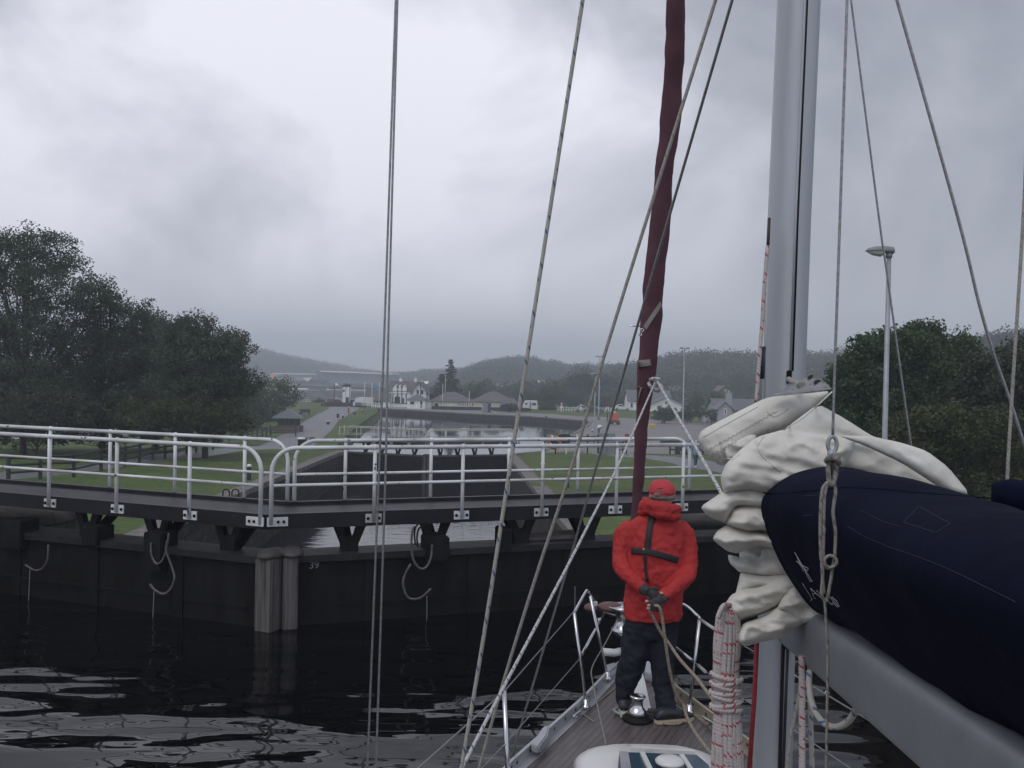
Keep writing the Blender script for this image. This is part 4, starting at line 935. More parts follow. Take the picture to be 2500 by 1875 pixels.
# the two valve posts / hatch on stone apron behind the chamber, small white bird-like cleat
# ---- houses to the right of the basin and up the slope
house('white_bungalow', 'white-gabled bungalow with slate roof behind the maroon sail', 1536, 1640, 232, 8, 978, 953, WHW, SLATE, 'gable_side', [(1544, 984, 994, 4), (1560, 984, 994, 4)], [], ybase=1010)
house('white_gable', 'white gable wall and slate roof facing the apron above the hedge', 1592, 1668, 226, 9, 985, 968, WHW, SLATE, 'gable_front', [(1628, 981, 986, 4)], [], ybase=1012, over=.5)
house('hill_house', 'small white gabled house far up the slope left of the maroon sail', 1534, 1556, 330, 9, 952, 939, WHW, SLATE, 'gable_front', [(1540, 955, 960, 3), (1548, 955, 960, 3)], [(1544, 961, 967, 3)], ybase=970)
house('brown_roof_house', 'long house with brown tiled roof on the slope right of the maroon sail', 1612, 1700, 300, 9, 962, 942, CRW, mat('brown_tile', (.10, .085, .085), .8, var=.3), 'hip', [(1630, 966, 972, 4), (1660, 966, 972, 4)], [], ybase=985)
house('timber_gable_house', 'brown-roofed house with pale gable left of the yacht mast', 1754, 1790, 250, 8, 955, 942, WOODB, mat('brown_tile2', (.10, .08, .075), .8), 'gable_front', [(1772, 951, 955, 5)], [], ybase=985)
house('stone_house', 'pale grey house with steep slate roof and white porch left of the flaked sail', 1752, 1860, 170, 9, 1000, 975, mat('grey_harling', (.3, .3, .31), .8), SLATE, 'gable_side', [(1773, 996, 1012, 4), (1768, 996, 1012, 3)], [], ybase=1030)
house('stone_house_gable', 'pale gable with a tall white chimney beside the flaked sail', 1755, 1790, 164, 4, 996, 981, mat('grey_harling', (.3, .3, .31), .8), SLATE, 'gable_front', [(1773, 998, 1012, 5)], [], [(1787, 962, 14)], ybase=1030)
for (x0, x1, ye, yr, D, m_, lb) in ((1211, 1246, 944, 936, 420, CRW, 'pair of cream houses among trees on the middle hill, left of the blue-flecked rope'),
                                     (1293, 1306, 944, 935, 430, WHW, 'tiny white house among trees on the middle hill'),
                                     (1466, 1482, 962, 954, 300, CRW, 'cream cottage half hidden behind the ropes'),
                                     (1500, 1532, 958, 950, 320, CRW, 'long pale house behind the second thin wire'),
                                     (1480, 1515, 912, 906, 620, WHW, 'row of white houses high on the wooded hill'),
                                     (1516, 1538, 910, 905, 640, CRW, 'cream house high on the wooded hill'),
                                     (1316, 1330, 935, 929, 450, SLATE, 'grey-roofed house above the round tree'),
                                     (1028, 1044, 936, 931, 420, SLATE, 'white roofed shed beyond the main white house')):
    house('distant_house', lb, x0, x1, D, 9, ye, yr, m_, SLATE if m_ is not SLATE else WHW, 'gable_side', [(x0+(x1-x0)*.3, ye+2, ye+6, 3), (x0+(x1-x0)*.7, ye+2, ye+6, 3)], [], ybase=ye+14, group='distant houses')
# ---- works across the loch
def shed(label, x0, x1, yt, yb, D, dep, m_, slope=0, name='works_shed', rm=None):
    a = P(x0, yb, D); b = P(x1, yb, D); za = zat(x0, yt, D); zb = zat(x1, yt+slope, D); t = thing(name, label, 'industrial building', (a.x, D, -8))
    MB().add([(a.x, D, -9), (b.x, D, -9), (b.x, D+dep, -9), (a.x, D+dep, -9), (a.x, D, za), (b.x, D, zb), (b.x, D+dep, zb), (a.x, D+dep, za)], [(0, 1, 5, 4), (1, 2, 6, 5), (2, 3, 7, 6), (3, 0, 4, 7), (4, 5, 6, 7)]).build('wall', m_, t)
    MB().add([(a.x-1, D-1.5, za+.1), (b.x+1, D-1.5, zb+.1), (b.x+1, D-1.5, zb+1.0), (a.x-1, D-1.5, za+1.0), (a.x-1, D+dep, za+.1), (b.x+1, D+dep, zb+.1), (b.x+1, D+dep, zb+1.0), (a.x-1, D+dep, za+1.0)], [(0, 1, 2, 3), (3, 2, 6, 7), (4, 5, 6, 7), (0, 3, 7, 4), (1, 2, 6, 5)]).build('roof', rm or WHW, t)
    return t
SH1 = mat('slate_blue_cladding', (.115, .125, .15), .7, scale=.05, c2=(.09, .10, .12)); SH2 = mat('rust_cladding', (.16, .11, .10), .8, var=.3, scale=.05)
t = shed('very long grey works shed with a pale roof edge across the loch', 780, 955, 908, 945, 700, 40, SH1, 7)
for k in range(12): a = P(786+6.2*k, 930+k*.3, 690); MB().box((a.x, 698, a.z), (1.1, 1, 2.5)).build('skylight', GREYM, t)
for k in range(9): a = P(845+6.2*k, 932+k*.3, 690); MB().box((a.x, 698, a.z), (1.1, 1, 2.0)).build('skylight', GREYM, t)
shed('dark blue works building with twin humped roofs across the loch', 752, 785, 930, 950, 670, 30, mat('blue_cladding', (.07, .10, .15), .7), 0, rm=SH1)
shed('rust-brown works building at the left end of the sheds', 660, 752, 930, 955, 680, 30, SH2, 2, rm=SH2)
shed('low pale works shed with white roof at the left of the works', 675, 762, 914, 930, 740, 30, mat('pale_cladding', (.25, .27, .27), .7), 1)
shed('brick-red low works range behind the white tower', 800, 900, 937, 950, 665, 20, SH2, 3, rm=SH1)
for (x0, x1, y0, y1, lb, m_) in ((739, 762, 922, 932, 'white triangular gable at the left of the works', WHW), (781, 768, 903, 925, 'dark angular hopper roof at the left end of the long shed', SH1)):
    D = 664; a, b, c = P(x0, y0, D), P(x1, y0+.5, D), P((x0+x1)/2, y1, D)
    if 'hopper' in lb: a, b, c = P(771, 925, D), P(784, 925, D), P(774, 903, D)
    MB().extrude([a, b, c], (0, 8, 0)).build('works_roof', m_, None, lb, 'industrial roof')
c = P(667, 922, 800); t = thing('storage_dome', 'orange domed store at the far left of the works', 'dome', c); MB().lathe((c.x, 800, c.z-8), [(3.2, 0), (3.2, 8), (2.8, 10), (1.6, 11.6), (.2, 12.2)], 14).build('dome_shell', mat('orange_dome', (.55, .22, .05), .6), t)
c = P(666, 921, 800); MB().box((c.x-1.6, 798, c.z), (.6, 3, 1)).build('dome_base', BLK, t)
c = P(821, 941, 655); t = thing('storage_tank', 'small round white tank in front of the works', 'tank', c); MB().sphere(c, 1.6, 10, 8).build('tank_shell', WHW, t); MB().tube([c, c-Vector((0, 0, 6))], .3, 6).build('tank_leg', GREYM, t)
for (x0, x1, y, lb) in ((752, 766, 952, 'pale quay shed at the far shore left of the works'), (768, 790, 951, 'grey rubble heap on the far shore'), (905, 936, 955, 'pale low stores on the far shore')):
    t = shed(lb, x0, x1, y-7, y+2, 640, 10, mat('pale_stone', (.28, .28, .27), .8, var=.3, scale=.2), 1, 'shore_building', GREYM)
# small boats / slip machinery by the left water
p = wpt(817, 230); t = thing('workboat_derrick', 'rusty derrick post with a short arm at the sea lock', 'derrick', p)
MB().tube([p, p+Vector((0, 0, 5.2))], .16, 6).build('derrick_post', SH2, t); MB().beam(p+Vector((-1, 0, 3.9)), p+Vector((1.2, 0, 4.2)), .15, .15).build('derrick_arm', SH2, t); MB().box(p+Vector((-.9, 0, .7)), (1.2, 1, 1.4)).build('derrick_base', SH2, t)
c = wpt(876, 205); t = thing('notice_frame', 'grey-green framed notice board on the grass before the van', 'notice board', c)
for s in (-.7, .7): MB().box(c+Vector((s, 0, .7)), (.1, .1, 1.5)).build('frame_post', GREYM, t)
MB().box(c+Vector((0, 0, 1.1)), (1.5, .08, .7)).build('board', mat('dull_green', (.09, .14, .12), .7), t)
# ================================================================== TREES AND HILLS
BARK = mat('bark', (0.06, 0.05, 0.045), 0.9, var=.4, scale=3, bump=.02)
LF_L = leaf_mat('leaf_alder', (0.080, 0.105, 0.068), (0.058, 0.075, 0.052))
LF_R = leaf_mat('leaf_oak', (0.062, 0.105, 0.045), (0.036, 0.060, 0.030))
LF_D = leaf_mat('leaf_dark', (0.062, 0.072, 0.046), (0.040, 0.047, 0.033))
LF_O = leaf_mat('leaf_olive', (0.075, 0.085, 0.034), (0.04, 0.05, 0.024))
LF_G = leaf_mat('leaf_bright', (0.075, 0.125, 0.045), (0.045, 0.075, 0.03))
LF_P = leaf_mat('leaf_copper', (0.055, 0.036, 0.045), (0.03, 0.022, 0.028))
LF_S = leaf_mat('needle_spruce', (0.030, 0.050, 0.042), (0.020, 0.032, 0.03))
def leaf_mesh(name, C, size, n_per, spread, m, flat=.75, T=None, rs=None, droop=0.0):
    rs = rs or NR; C = np.asarray(C, float); n = len(C)*n_per
    cc = np.repeat(C, n_per, 0); sp = np.repeat(np.asarray(spread, float) if np.ndim(spread) else np.full(len(C), spread), n_per)
    d = rs.normal(size=(n, 3)); d /= np.linalg.norm(d, axis=1)[:, None]; d *= (rs.rand(n, 1)**0.45)*sp[:, None]; d[:, 2] *= flat
    p = cc+d
    nn = rs.normal(size=(n, 3)); nn[:, 2] += .6; nn /= np.linalg.norm(nn, axis=1)[:, None]
    a = np.cross(nn, rs.normal(size=(n, 3))); a /= np.linalg.norm(a, axis=1)[:, None]; b = np.cross(nn, a)
    s = size*(.6+.8*rs.rand(n, 1)); b_ = b*s*.5; a_ = a*s*.5
    tip = a_*1.15+nn*s*.12*rs.normal(size=(n, 1))
    V = np.stack([p-a_*.9, p+b_*.75, p+tip, p-b_*.75], 1).reshape(-1, 3)
    me = bpy.data.meshes.new(name); me.vertices.add(4*n); me.vertices.foreach_set('co', V.astype(np.float32).ravel())
    me.loops.add(4*n); me.loops.foreach_set('vertex_index', np.arange(4*n, dtype=np.int32)); me.polygons.add(n)
    me.polygons.foreach_set('loop_start', np.arange(0, 4*n, 4, dtype=np.int32)); me.polygons.foreach_set('loop_total', np.full(n, 4, np.int32))
    me.update(); me.materials.append(m); return me
def tree(label, base, H, lobes, m, leaf=.16, clumps=220, per=60, spread=.75, trunk=.22, seed=1, name='tree', group=None, cat='tree', stems=1, fork=.25, solid=.35, keep=None, lim=14):
    """lobes: (dx, dy, z, rx, ry, rz) ellipsoids relative to the base; clumps sit in their outer shells"""
    rs = np.random.RandomState(seed); base = Vector(base); t = thing(name, label, cat, base, 0, group)
    vol = np.array([l[3]*l[4]*l[5] for l in lobes])**.75; C = []
    for l, k in zip(lobes, (vol/vol.sum()*clumps).astype(int)+1):
        d = rs.normal(size=(k, 3)); d /= np.linalg.norm(d, axis=1)[:, None]; r = solid+(1-solid)*rs.rand(k, 1)**.5
        d = d*r*(1+.16*rs.normal(size=(k, 1)))
        C.append(np.array(l[:3])+d*np.array(l[3:]))
    C = np.concatenate(C); C[:, 2] = np.maximum(C[:, 2], .2)
    sp = spread*(.55+.75*rs.rand(len(C)))
    me = leaf_mesh('crown', C, leaf, per, sp, m, rs=rs)
    o = bpy.data.objects.new('crown', me); col.objects.link(o); o.parent = t
    mb = MB(); top = max(l[2]+l[5]*.3 for l in lobes)
    for s_ in range(stems):
        off = Vector((rs.uniform(-.5, .5), rs.uniform(-.4, .4), 0)) if stems > 1 else Vector()
        cx = np.mean([l[0] for l in lobes])
        lean = Vector((cx*.5+rs.uniform(-.4, .4), rs.uniform(-.4, .4), 0))
        tp = [base+off*(1)-Vector((0, 0, .3)), base+off*1.1+lean*.15+Vector((0, 0, top*.2)), base+off*1.5+lean*.5+Vector((0, 0, top*.55)), base+off*2+lean+Vector((0, 0, top))]
        ps = bezier(tp, 4); rr = [trunk*(1-.85*i/(len(ps)-1)) for i in range(len(ps))]; mb.tube(ps, rr, 8)
        idx = rs.permutation(len(C))[:lim]
        for i in idx:
            c = base+Vector(C[i]); zz = max(top*fork, min(top*.85, (C[i][2])*.55)); k = min(len(ps)-1, int(zz/top*(len(ps)-1))); st = ps[k]
            mid = st.lerp(c, .5)+Vector((rs.uniform(-.3, .3), rs.uniform(-.3, .3), rs.uniform(-.1, .5)))
            q_ = bezier([st, mid, c], 4); r0 = rr[k]*.5
            mb.tube(q_, [r0*(1-.8*j/(len(q_)-1)) for j in range(len(q_))], 5)
            for _ in range(2):
                e_ = c+Vector(rs.normal(size=3)*spread*.55); mb.tube([q_[len(q_)//2], e_], [r0*.35, .008], 4)
    mb.build('trunk', BARK, t); return t
def lobes_px(D, base, L_):          # (x, y, rx_px, ry_px[, dy, ry_m]) -> metre ellipsoids relative to base
    o = []
    for q in L_:
        x, y, rx, ry = q[:4]; dyy = q[4] if len(q) > 4 else 0; c = P(x, y, D+dyy); k = (D+dyy)/FPX
        o.append((c.x-base.x, c.y-base.y, c.z-base.z, rx*k, q[5] if len(q) > 5 else rx*k*.9, ry*k))
    return o
def tpx(label, x, D, L_, m, H=0, **k):
    b = wpt(x, D); b.z = GZ(b.x, b.y) if b.z > -9 else -9.5
    return tree(label, b, H, lobes_px(D, b, L_), m, **k)
# the left row of alders
tpx('tallest dark alder at the left edge with a ragged branch reaching right', 60, 60, [(30, 700, 130, 120), (90, 620, 85, 60), (-40, 640, 120, 90), (150, 690, 110, 70), (210, 720, 80, 40), (60, 850, 170, 110), (140, 578, 40, 20), (-60, 840, 120, 140), (60, 960, 160, 70)], LF_L, leaf=.14, clumps=700, per=100, spread=.8, seed=11, stems=3, lim=26)
tpx('dark alder second from the left with wispy feathery upper branches', 270, 63, [(290, 800, 90, 80), (250, 735, 60, 34), (180, 860, 110, 110), (330, 860, 100, 110), (335, 770, 38, 30), (270, 950, 130, 90), (200, 990, 90, 60)], LF_L, leaf=.14, clumps=520, per=95, spread=.75, seed=12, stems=3, lim=26, group=None)
tpx('rounded dark alder third from the left behind its neighbours', 390, 67, [(385, 860, 85, 90), (350, 930, 100, 80), (430, 950, 80, 80), (395, 800, 30, 20)], LF_D, leaf=.14, clumps=280, per=90, spread=.75, seed=13, stems=2, lim=20)
tpx('broad rounded alder at the right end of the left tree row', 495, 60, [(490, 860, 105, 85), (440, 830, 50, 50), (540, 850, 60, 55), (500, 950, 110, 80), (575, 930, 45, 60), (450, 795, 24, 18)], LF_L, leaf=.13, clumps=470, per=110, spread=.65, seed=14, stems=2, lim=22)
tpx('olive-brown undergrowth below the broad rounded alder', 470, 57, [(440, 1010, 130, 45), (560, 1020, 60, 40), (330, 1020, 70, 35)], LF_O, leaf=.14, clumps=190, per=60, spread=.5, seed=15, name='bush', cat='bush', trunk=.08, lim=8)
tpx('low dark thicket under the tall trees at the far left', 90, 56, [(80, 1010, 120, 50), (190, 1000, 70, 45), (-20, 1030, 80, 60)], LF_D, leaf=.14, clumps=210, per=60, spread=.5, seed=16, name='bush', cat='bush', trunk=.08, lim=8)
tpx('long dark undergrowth filling the space under the left tree row', 260, 63, [(30, 1050, 90, 36), (150, 1056, 80, 32), (270, 1050, 80, 36), (380, 1050, 70, 34), (480, 1052, 70, 32), (330, 1000, 120, 40), (120, 1000, 120, 40)], LF_D, leaf=.14, clumps=420, per=70, spread=.5, seed=17, name='bush', cat='bush', trunk=.08, lim=8)
# bushes behind and left of the hut
tpx('rounded mid-green tree behind the little hut at left', 655, 150, [(660, 960, 60, 38), (610, 975, 50, 40), (700, 965, 32, 30), (640, 1005, 70, 28), (590, 1010, 40, 30)], LF_G, leaf=.30, clumps=260, per=45, spread=1.1, seed=21, lim=12)
tpx('darker leafy tree between the hut and the left tree row', 600, 128, [(590, 990, 45, 55), (630, 1010, 40, 35), (560, 1010, 40, 50)], LF_R, leaf=.28, clumps=210, per=45, spread=1.0, seed=22, lim=10)
tpx('low straw-green scrub at the foot of the left tree row', 560, 100, [(550, 1040, 60, 22), (600, 1040, 40, 18)], LF_O, leaf=.2, clumps=130, per=40, spread=.6, seed=23, name='bush', cat='bush', trunk=.06, lim=6)
# right-hand trees
tpx('broad bright-topped tree at the left end of the right-hand wood', 2150, 42, [(2130, 920, 90, 70), (2180, 850, 80, 40), (2085, 900, 40, 45), (2240, 850, 55, 40), (2150, 1020, 120, 90), (2250, 930, 70, 70), (2110, 835, 28, 20)], LF_R, leaf=.15, clumps=430, per=75, spread=.55, seed=31, lim=20)
tpx('tree with a pale feathery top in the middle of the right-hand wood', 2300, 46, [(2290, 830, 34, 22), (2245, 810, 42, 24), (2300, 900, 70, 60), (2350, 860, 40, 36), (2300, 1000, 110, 90)], LF_R, leaf=.15, clumps=350, per=70, spread=.6, seed=32, lim=18)
tpx('slender conifer-like tree rising behind the right-hand wood', 2365, 50, [(2358, 830, 14, 38), (2362, 880, 34, 40), (2365, 940, 60, 60)], LF_G, leaf=.14, clumps=150, per=50, spread=.45, seed=33, lim=10)
tpx('dark olive tree filling the right edge of the wood', 2450, 38, [(2440, 950, 100, 80), (2500, 900, 80, 60), (2420, 1050, 130, 90), (2540, 1000, 80, 110), (2400, 900, 50, 40)], LF_D, leaf=.14, clumps=430, per=75, spread=.5, seed=34, lim=18)
tpx('dense olive bush low in front of the right-hand wood', 2320, 34, [(2300, 1060, 120, 70), (2200, 1090, 90, 60), (2420, 1080, 90, 70), (2100, 1120, 60, 50), (2150, 1190, 110, 60), (2350, 1190, 120, 60), (2480, 1180, 90, 60)], LF_O, leaf=.13, clumps=620, per=70, spread=.45, seed=35, name='bush', cat='bush', trunk=.1, lim=10)
tpx('dark green tree between the street lamp and the mast', 2060, 47, [(2070, 950, 50, 60), (2050, 1040, 70, 80), (2020, 1000, 30, 45)], LF_R, leaf=.15, clumps=240, per=70, spread=.5, seed=36, lim=12)
tpx('tall dark tree closing the wood at the extreme right edge', 2560, 44, [(2540, 870, 80, 60), (2600, 900, 90, 90), (2520, 960, 80, 80)], LF_D, leaf=.15, clumps=260, per=70, spread=.55, seed=37, lim=10)
# trees and hedges around the basin
def btree(label, x, yt, yb, D, wpx, m, seed, name='tree', n=3, clumps=90, per=34, cat='tree'):
    rs = random.Random(seed); h = (yb-yt); L_ = [(x, yt+h*.38, wpx*.42, h*.36)]
    for _ in range(n): L_.append((x+rs.uniform(-.3, .3)*wpx, yt+h*rs.uniform(.4, .7), wpx*.3, h*.28))
    k = D/FPX
    tpx(label, x, D, L_, m, leaf=max(.2, 2.6*k), clumps=clumps, per=per, spread=max(.5, h*.13*k), seed=seed, name=name, cat=cat, trunk=max(.12, h*.02*k), lim=8)
btree('round green tree above the six-window cottage', 1162, 925, 990, 236, 52, LF_G, 41)
btree('small bright bush between the white gable and the spruce', 1052, 955, 985, 232, 26, LF_G, 42, 'bush', cat='bush')
btree('large rounded olive tree behind the white caravan', 1355, 930, 1005, 232, 86, LF_R, 43, n=5, clumps=180)
btree('wide dark copper beech high behind the basin', 1425, 890, 985, 290, 92, LF_P, 44, n=5, clumps=200)
btree('second copper-coloured tree right of the copper beech', 1490, 905, 975, 310, 60, LF_P, 45)
btree('dark shrubbery to the right of the white caravan', 1335, 985, 1010, 222, 46, LF_D, 46, 'bush', cat='bush')
btree('leafy trees behind the pair of round signs', 1405, 960, 1003, 238, 60, LF_R, 47)
btree('bushes behind the dark blue hatchback', 1470, 965, 1008, 232, 56, LF_R, 48)
btree('green tree just left of the maroon sail', 1525, 955, 1000, 250, 40, LF_G, 49)
btree('clipped dark hedge beneath the white gable right of the maroon sail', 1625, 990, 1032, 168, 70, LF_R, 50, 'hedge', 5, 170, 40, 'hedge')
btree('bushy hedge continuing towards the stone house', 1690, 985, 1030, 172, 66, LF_R, 51, 'hedge', 4, 150, 40, 'hedge')
btree('low shrubs before the white garden wall', 1738, 1000, 1035, 166, 60, LF_O, 52, 'bush', 4, 120, 40, 'bush')
btree('bright green tree behind the second floodlight mast', 1700, 955, 1000, 205, 60, LF_G, 53)
btree('green tree left of the stone house with the slate roof', 1745, 950, 1000, 215, 50, LF_G, 54)
btree('dark tree behind the brown-roofed house', 1665, 905, 965, 330, 70, LF_S, 55)
btree('dark tree on the slope beside the timber gable house', 1738, 905, 965, 330, 60, LF_R, 56)
btree('dark tree above the stone house, left of the yacht mast', 1815, 900, 975, 300, 66, LF_R, 57)
btree('shrubs at the foot of the cream bungalow', 1245, 985, 1003, 204, 50, LF_D, 58, 'bush', cat='bush')
btree('dark tree right of the broad cream bungalow', 1285, 950, 1003, 240, 44, LF_R, 59)
btree('tree at the left of the cream houses on the hill', 1190, 925, 965, 330, 40, LF_R, 60)
btree('tree in front of the tiny white hillside house', 1265, 930, 975, 300, 50, LF_R, 61)
btree('tree behind the pair of floodlight masts', 1570, 925, 975, 290, 60, LF_S, 62)
btree('green trees behind the flaked sail at the right', 1960, 900, 990, 230, 100, LF_R, 63, n=5, clumps=180)
btree('bush by the sea lock left of the white tower', 780, 975, 992, 250, 24, LF_O, 64, 'bush', cat='bush')
p = wpt(1680, 176); MB().box(wpt(1775, 172)+Vector((0, 0, 1.0)), (9, .3, 1.6)).build('garden_wall', WHW, None, 'pale rendered garden wall left of the stone house', 'garden wall')
# spruce
def spruce(label, x, yt, yb, D, wpx, seed, m=LF_S):
    rs = np.random.RandomState(seed); b = wpt(x, D); zt = zat(x, yt, D); H = zt-b.z; Rr = wpx*D/FPX/2; t = thing('spruce', label, 'tree', b)
    C = []; mb = MB().tube([b, Vector((b.x, b.y, zt))], [.35, .04], 8)
    for k in range(26):
        u = k/25; r = Rr*(1-u)**.75*(.85+.4*rs.rand())+.25; z = H*(.12+.88*u)
        for j in range(max(4, int(11*(1-u))+3)):
            a = rs.uniform(0, 6.28); rr_ = r*(.75+.4*rs.rand())
            for f in (.35, .65, .95): C.append((rr_*f*math.cos(a), rr_*f*math.sin(a), z-.28*rr_*f+ (.1 if f > .9 else 0)))
            mb.tube([b+Vector((0, 0, z)), b+Vector((rr_*math.cos(a), rr_*math.sin(a), z-.25*rr_))], [.05, .01], 4)
    me = leaf_mesh('crown', C, .33, 12, .42, m, flat=.35, rs=rs); o = bpy.data.objects.new('crown', me); col.objects.link(o); o.parent = t
    mb.build('trunk', BARK, t); return t
spruce('tall dark spruce behind the cottage, the only conifer by the basin', 1100, 880, 990, 240, 66, 5)
spruce('smaller dark spruce leaning left of the tall one', 1078, 915, 990, 243, 46, 6)

# ---- hills
HILLM = mat('hill_ground', (0.05, 0.06, 0.03), 0.95, scale=.01, c2=(0.035, 0.042, 0.024), detail=6)
WOODL = leaf_mat('woodland_leaf', (0.050, 0.066, 0.036), (0.030, 0.042, 0.026), scale=.02)
def hill(label, pts, D, depth, crown, n, seed, m=WOODL, zb=-9, front=.5, hh=1.0, spire=.0):
    rs = np.random.RandomState(seed); xs = [p[0] for p in pts]; ys = [p[1] for p in pts]
    X0, X1 = xs[0], xs[-1]; nx = 60; nv = 14; vs = []
    def ridge(x): return zat(x, float(np.interp(x, xs, ys)), D)-crown*1.45
    def surf(x, v):                                  # v 0..1 from the near foot to the ridge, 1..1.6 behind
        zr = ridge(x); u = min(v, 1); DD = D-depth*(1-v); z = zb+(zr-zb)*(math.sin(u*math.pi/2)**front if v <= 1 else 1-(v-1)*.5)
        px = P(x, 900, D).x
        return Vector((px*(DD/D)**.6, DD, z+1.5*math.sin(px*.03+v*9)*min(1, v)*(v < .95)))
    for i in range(nx+1):
        for j in range(nv+1): vs.append(surf(X0+(X1-X0)*i/nx, 1.6*j/nv))
    MB().add(vs, [(i*(nv+1)+j, (i+1)*(nv+1)+j, (i+1)*(nv+1)+j+1, i*(nv+1)+j+1) for i in range(nx) for j in range(nv)], None, True).build('hillside', HILLM, None, kind='structure')
    C = []; sp = []
    for k in range(n):
        x = rs.uniform(X0, X1); v = rs.rand()**.8*1.02 if rs.rand() < .75 else rs.uniform(.93, 1.03)
        p = surf(x, v); s = crown*(.55+.7*rs.rand()); C.append((p.x, p.y, p.z+s*.75*hh)); sp.append(s)
    me = leaf_mesh('woodland', C, crown*.22, 60, sp, m, flat=.85*hh, rs=rs)
    o = bpy.data.objects.new('woodland', me); col.objects.link(o); tag(o, label, 'woodland', kind='stuff')
hill('hazy wooded hill across the loch at left', [(330, 850), (420, 810), (520, 826), (600, 843), (690, 865), (780, 884), (880, 903), (960, 915), (1010, 919)], 1250, 420, 6.5, 3200, 71, zb=-10)
hill('distant low wooded ridge behind the white house', [(880, 912), (950, 912), (1000, 912), (1040, 905), (1130, 900), (1200, 893), (1300, 900)], 1050, 260, 6, 1500, 72)
hill('wooded middle hill above the basin', [(1080, 925), (1130, 905), (1170, 889), (1215, 880), (1260, 876), (1300, 877), (1330, 886), (1352, 884), (1375, 894), (1440, 893), (1520, 895), (1600, 900)], 760, 260, 4.5, 2600, 73)
hill('dense line of taller trees on the right skyline', [(1470, 905), (1530, 898), (1590, 885), (1650, 869), (1700, 868), (1760, 869), (1800, 871), (1860, 872), (1920, 868), (1990, 876), (2060, 862), (2200, 850), (2350, 840), (2600, 810)], 520, 190, 4.0, 3000, 74, hh=1.25)
hill('wooded slope behind the right-hand wood', [(2200, 860), (2350, 830), (2450, 808), (2560, 790), (2800, 780)], 300, 90, 3.5, 700, 75)
hill('tree belt behind the quayside cottages', [(960, 962), (1010, 955), (1060, 950), (1130, 948), (1200, 945), (1300, 940), (1420, 925), (1540, 925), (1700, 925), (1850, 920), (2050, 910)], 345, 60, 3.2, 1500, 76, zb=-6)
# ---- air
def haze():
    m = bpy.data.materials.new('damp_air'); m.use_nodes = True; t = m.node_tree; t.nodes.clear(); o = t.nodes.new('ShaderNodeOutputMaterial'); v = t.nodes.new('ShaderNodeVolumePrincipled')
    v.inputs['Color'].default_value = (.86, .92, 1, 1); v.inputs['Density'].default_value = .0010; v.inputs['Anisotropy'].default_value = 0.1
    t.links.new(v.outputs[0], o.inputs['Volume'])
    b = MB().box((0, 700, 40), (7000, 3600, 104)).build('haze', m, None, 'thin damp grey haze over the whole place', 'haze', kind='stuff')
HAZE = haze
# ================================================================== THE YACHT
def decktex():
    m = bpy.data.materials.new('teak_deck'); m.use_nodes = True; t = m.node_tree; n = t.nodes; l = t.links; b = n['Principled BSDF']; b.inputs['Roughness'].default_value = .42
    tcn = n.new('ShaderNodeTexCoord'); mp_ = n.new('ShaderNodeMapping'); mp_.inputs['Rotation'].default_value = (0, 0, R(24)); l.new(tcn.outputs['Object'], mp_.inputs[0])
    s = n.new('ShaderNodeSeparateXYZ'); l.new(mp_.outputs[0], s.inputs[0])
    d = n.new('ShaderNodeMath'); d.operation = 'MULTIPLY'; l.new(s.outputs[0], d.inputs[0]); d.inputs[1].default_value = 1/.048
    f = n.new('ShaderNodeMath'); f.operation = 'FRACT'; l.new(d.outputs[0], f.inputs[0]); c = n.new('ShaderNodeMath'); c.operation = 'GREATER_THAN'; l.new(f.outputs[0], c.inputs[0]); c.inputs[1].default_value = .12
    nz = n.new('ShaderNodeTexNoise'); nz.inputs['Scale'].default_value = 7; nz.inputs['Detail'].default_value = 7; m2 = n.new('ShaderNodeMapping'); m2.inputs['Scale'].default_value = (6, .7, 1); l.new(mp_.outputs[0], m2.inputs[0]); l.new(m2.outputs[0], nz.inputs['Vector'])
    r_ = n.new('ShaderNodeValToRGB'); r_.color_ramp.elements[0].position = .3; r_.color_ramp.elements[1].position = .7; r_.color_ramp.elements[0].color = (.060, .050, .051, 1); r_.color_ramp.elements[1].color = (.122, .10, .098, 1); l.new(nz.outputs['Fac'], r_.inputs[0])
    mm = n.new('ShaderNodeMix'); mm.data_type = 'RGBA'; l.new(c.outputs[0], mm.inputs[0]); mm.inputs[6].default_value = (.02, .018, .018, 1); l.new(r_.outputs[0], mm.inputs[7]); l.new(mm.outputs[2], b.inputs['Base Color'])
    return m
TEAK = decktex()
GEL = mat('white_gelcoat', (.60, .60, .58), .3, var=.08, scale=2)
RAILA = mat('toe_rail_alloy', (.40, .41, .43), .4, .4, var=.2, scale=6)
RAILT = mat('worn_gold_alloy', (.36, .31, .23), .5, .3, var=.25, scale=8)
CLOTH = mat('sailcloth', (.62, .605, .56), .8, scale=5, c2=(.50, .475, .42), bump=.006, bscale=11, ramp=(.25, .6))
NAVY = mat('navy_canvas', (.0055, .0072, .021), .9, scale=5, c2=(.004, .005, .015), bump=.006, bscale=9, spec=.06)
MAROON = mat('maroon_canvas', (.130, .056, .072), .9, scale=2.5, c2=(.098, .042, .055), bump=.008, bscale=5, spec=.3)
RED = mat('red_jacket', (.40, .030, .029), .75, scale=5, c2=(.31, .021, .022), bump=.006, bscale=14, spec=.3)
REDH = mat('red_cap', (.46, .04, .05), .8, var=.15, scale=20)
TROU = mat('navy_trousers', (.012, .014, .024), .8, scale=6, c2=(.007, .008, .014), bump=.008, bscale=12, spec=.3)
GLOVE = mat('grey_gloves', (.045, .042, .045), .8, scale=30, c2=(.02, .02, .022), bump=.002)
SKIN = mat('skin', (.50, .27, .21), .55, var=.1, scale=20)
HAIR = mat('grey_hair', (.22, .19, .16), .8, var=.4, scale=60)
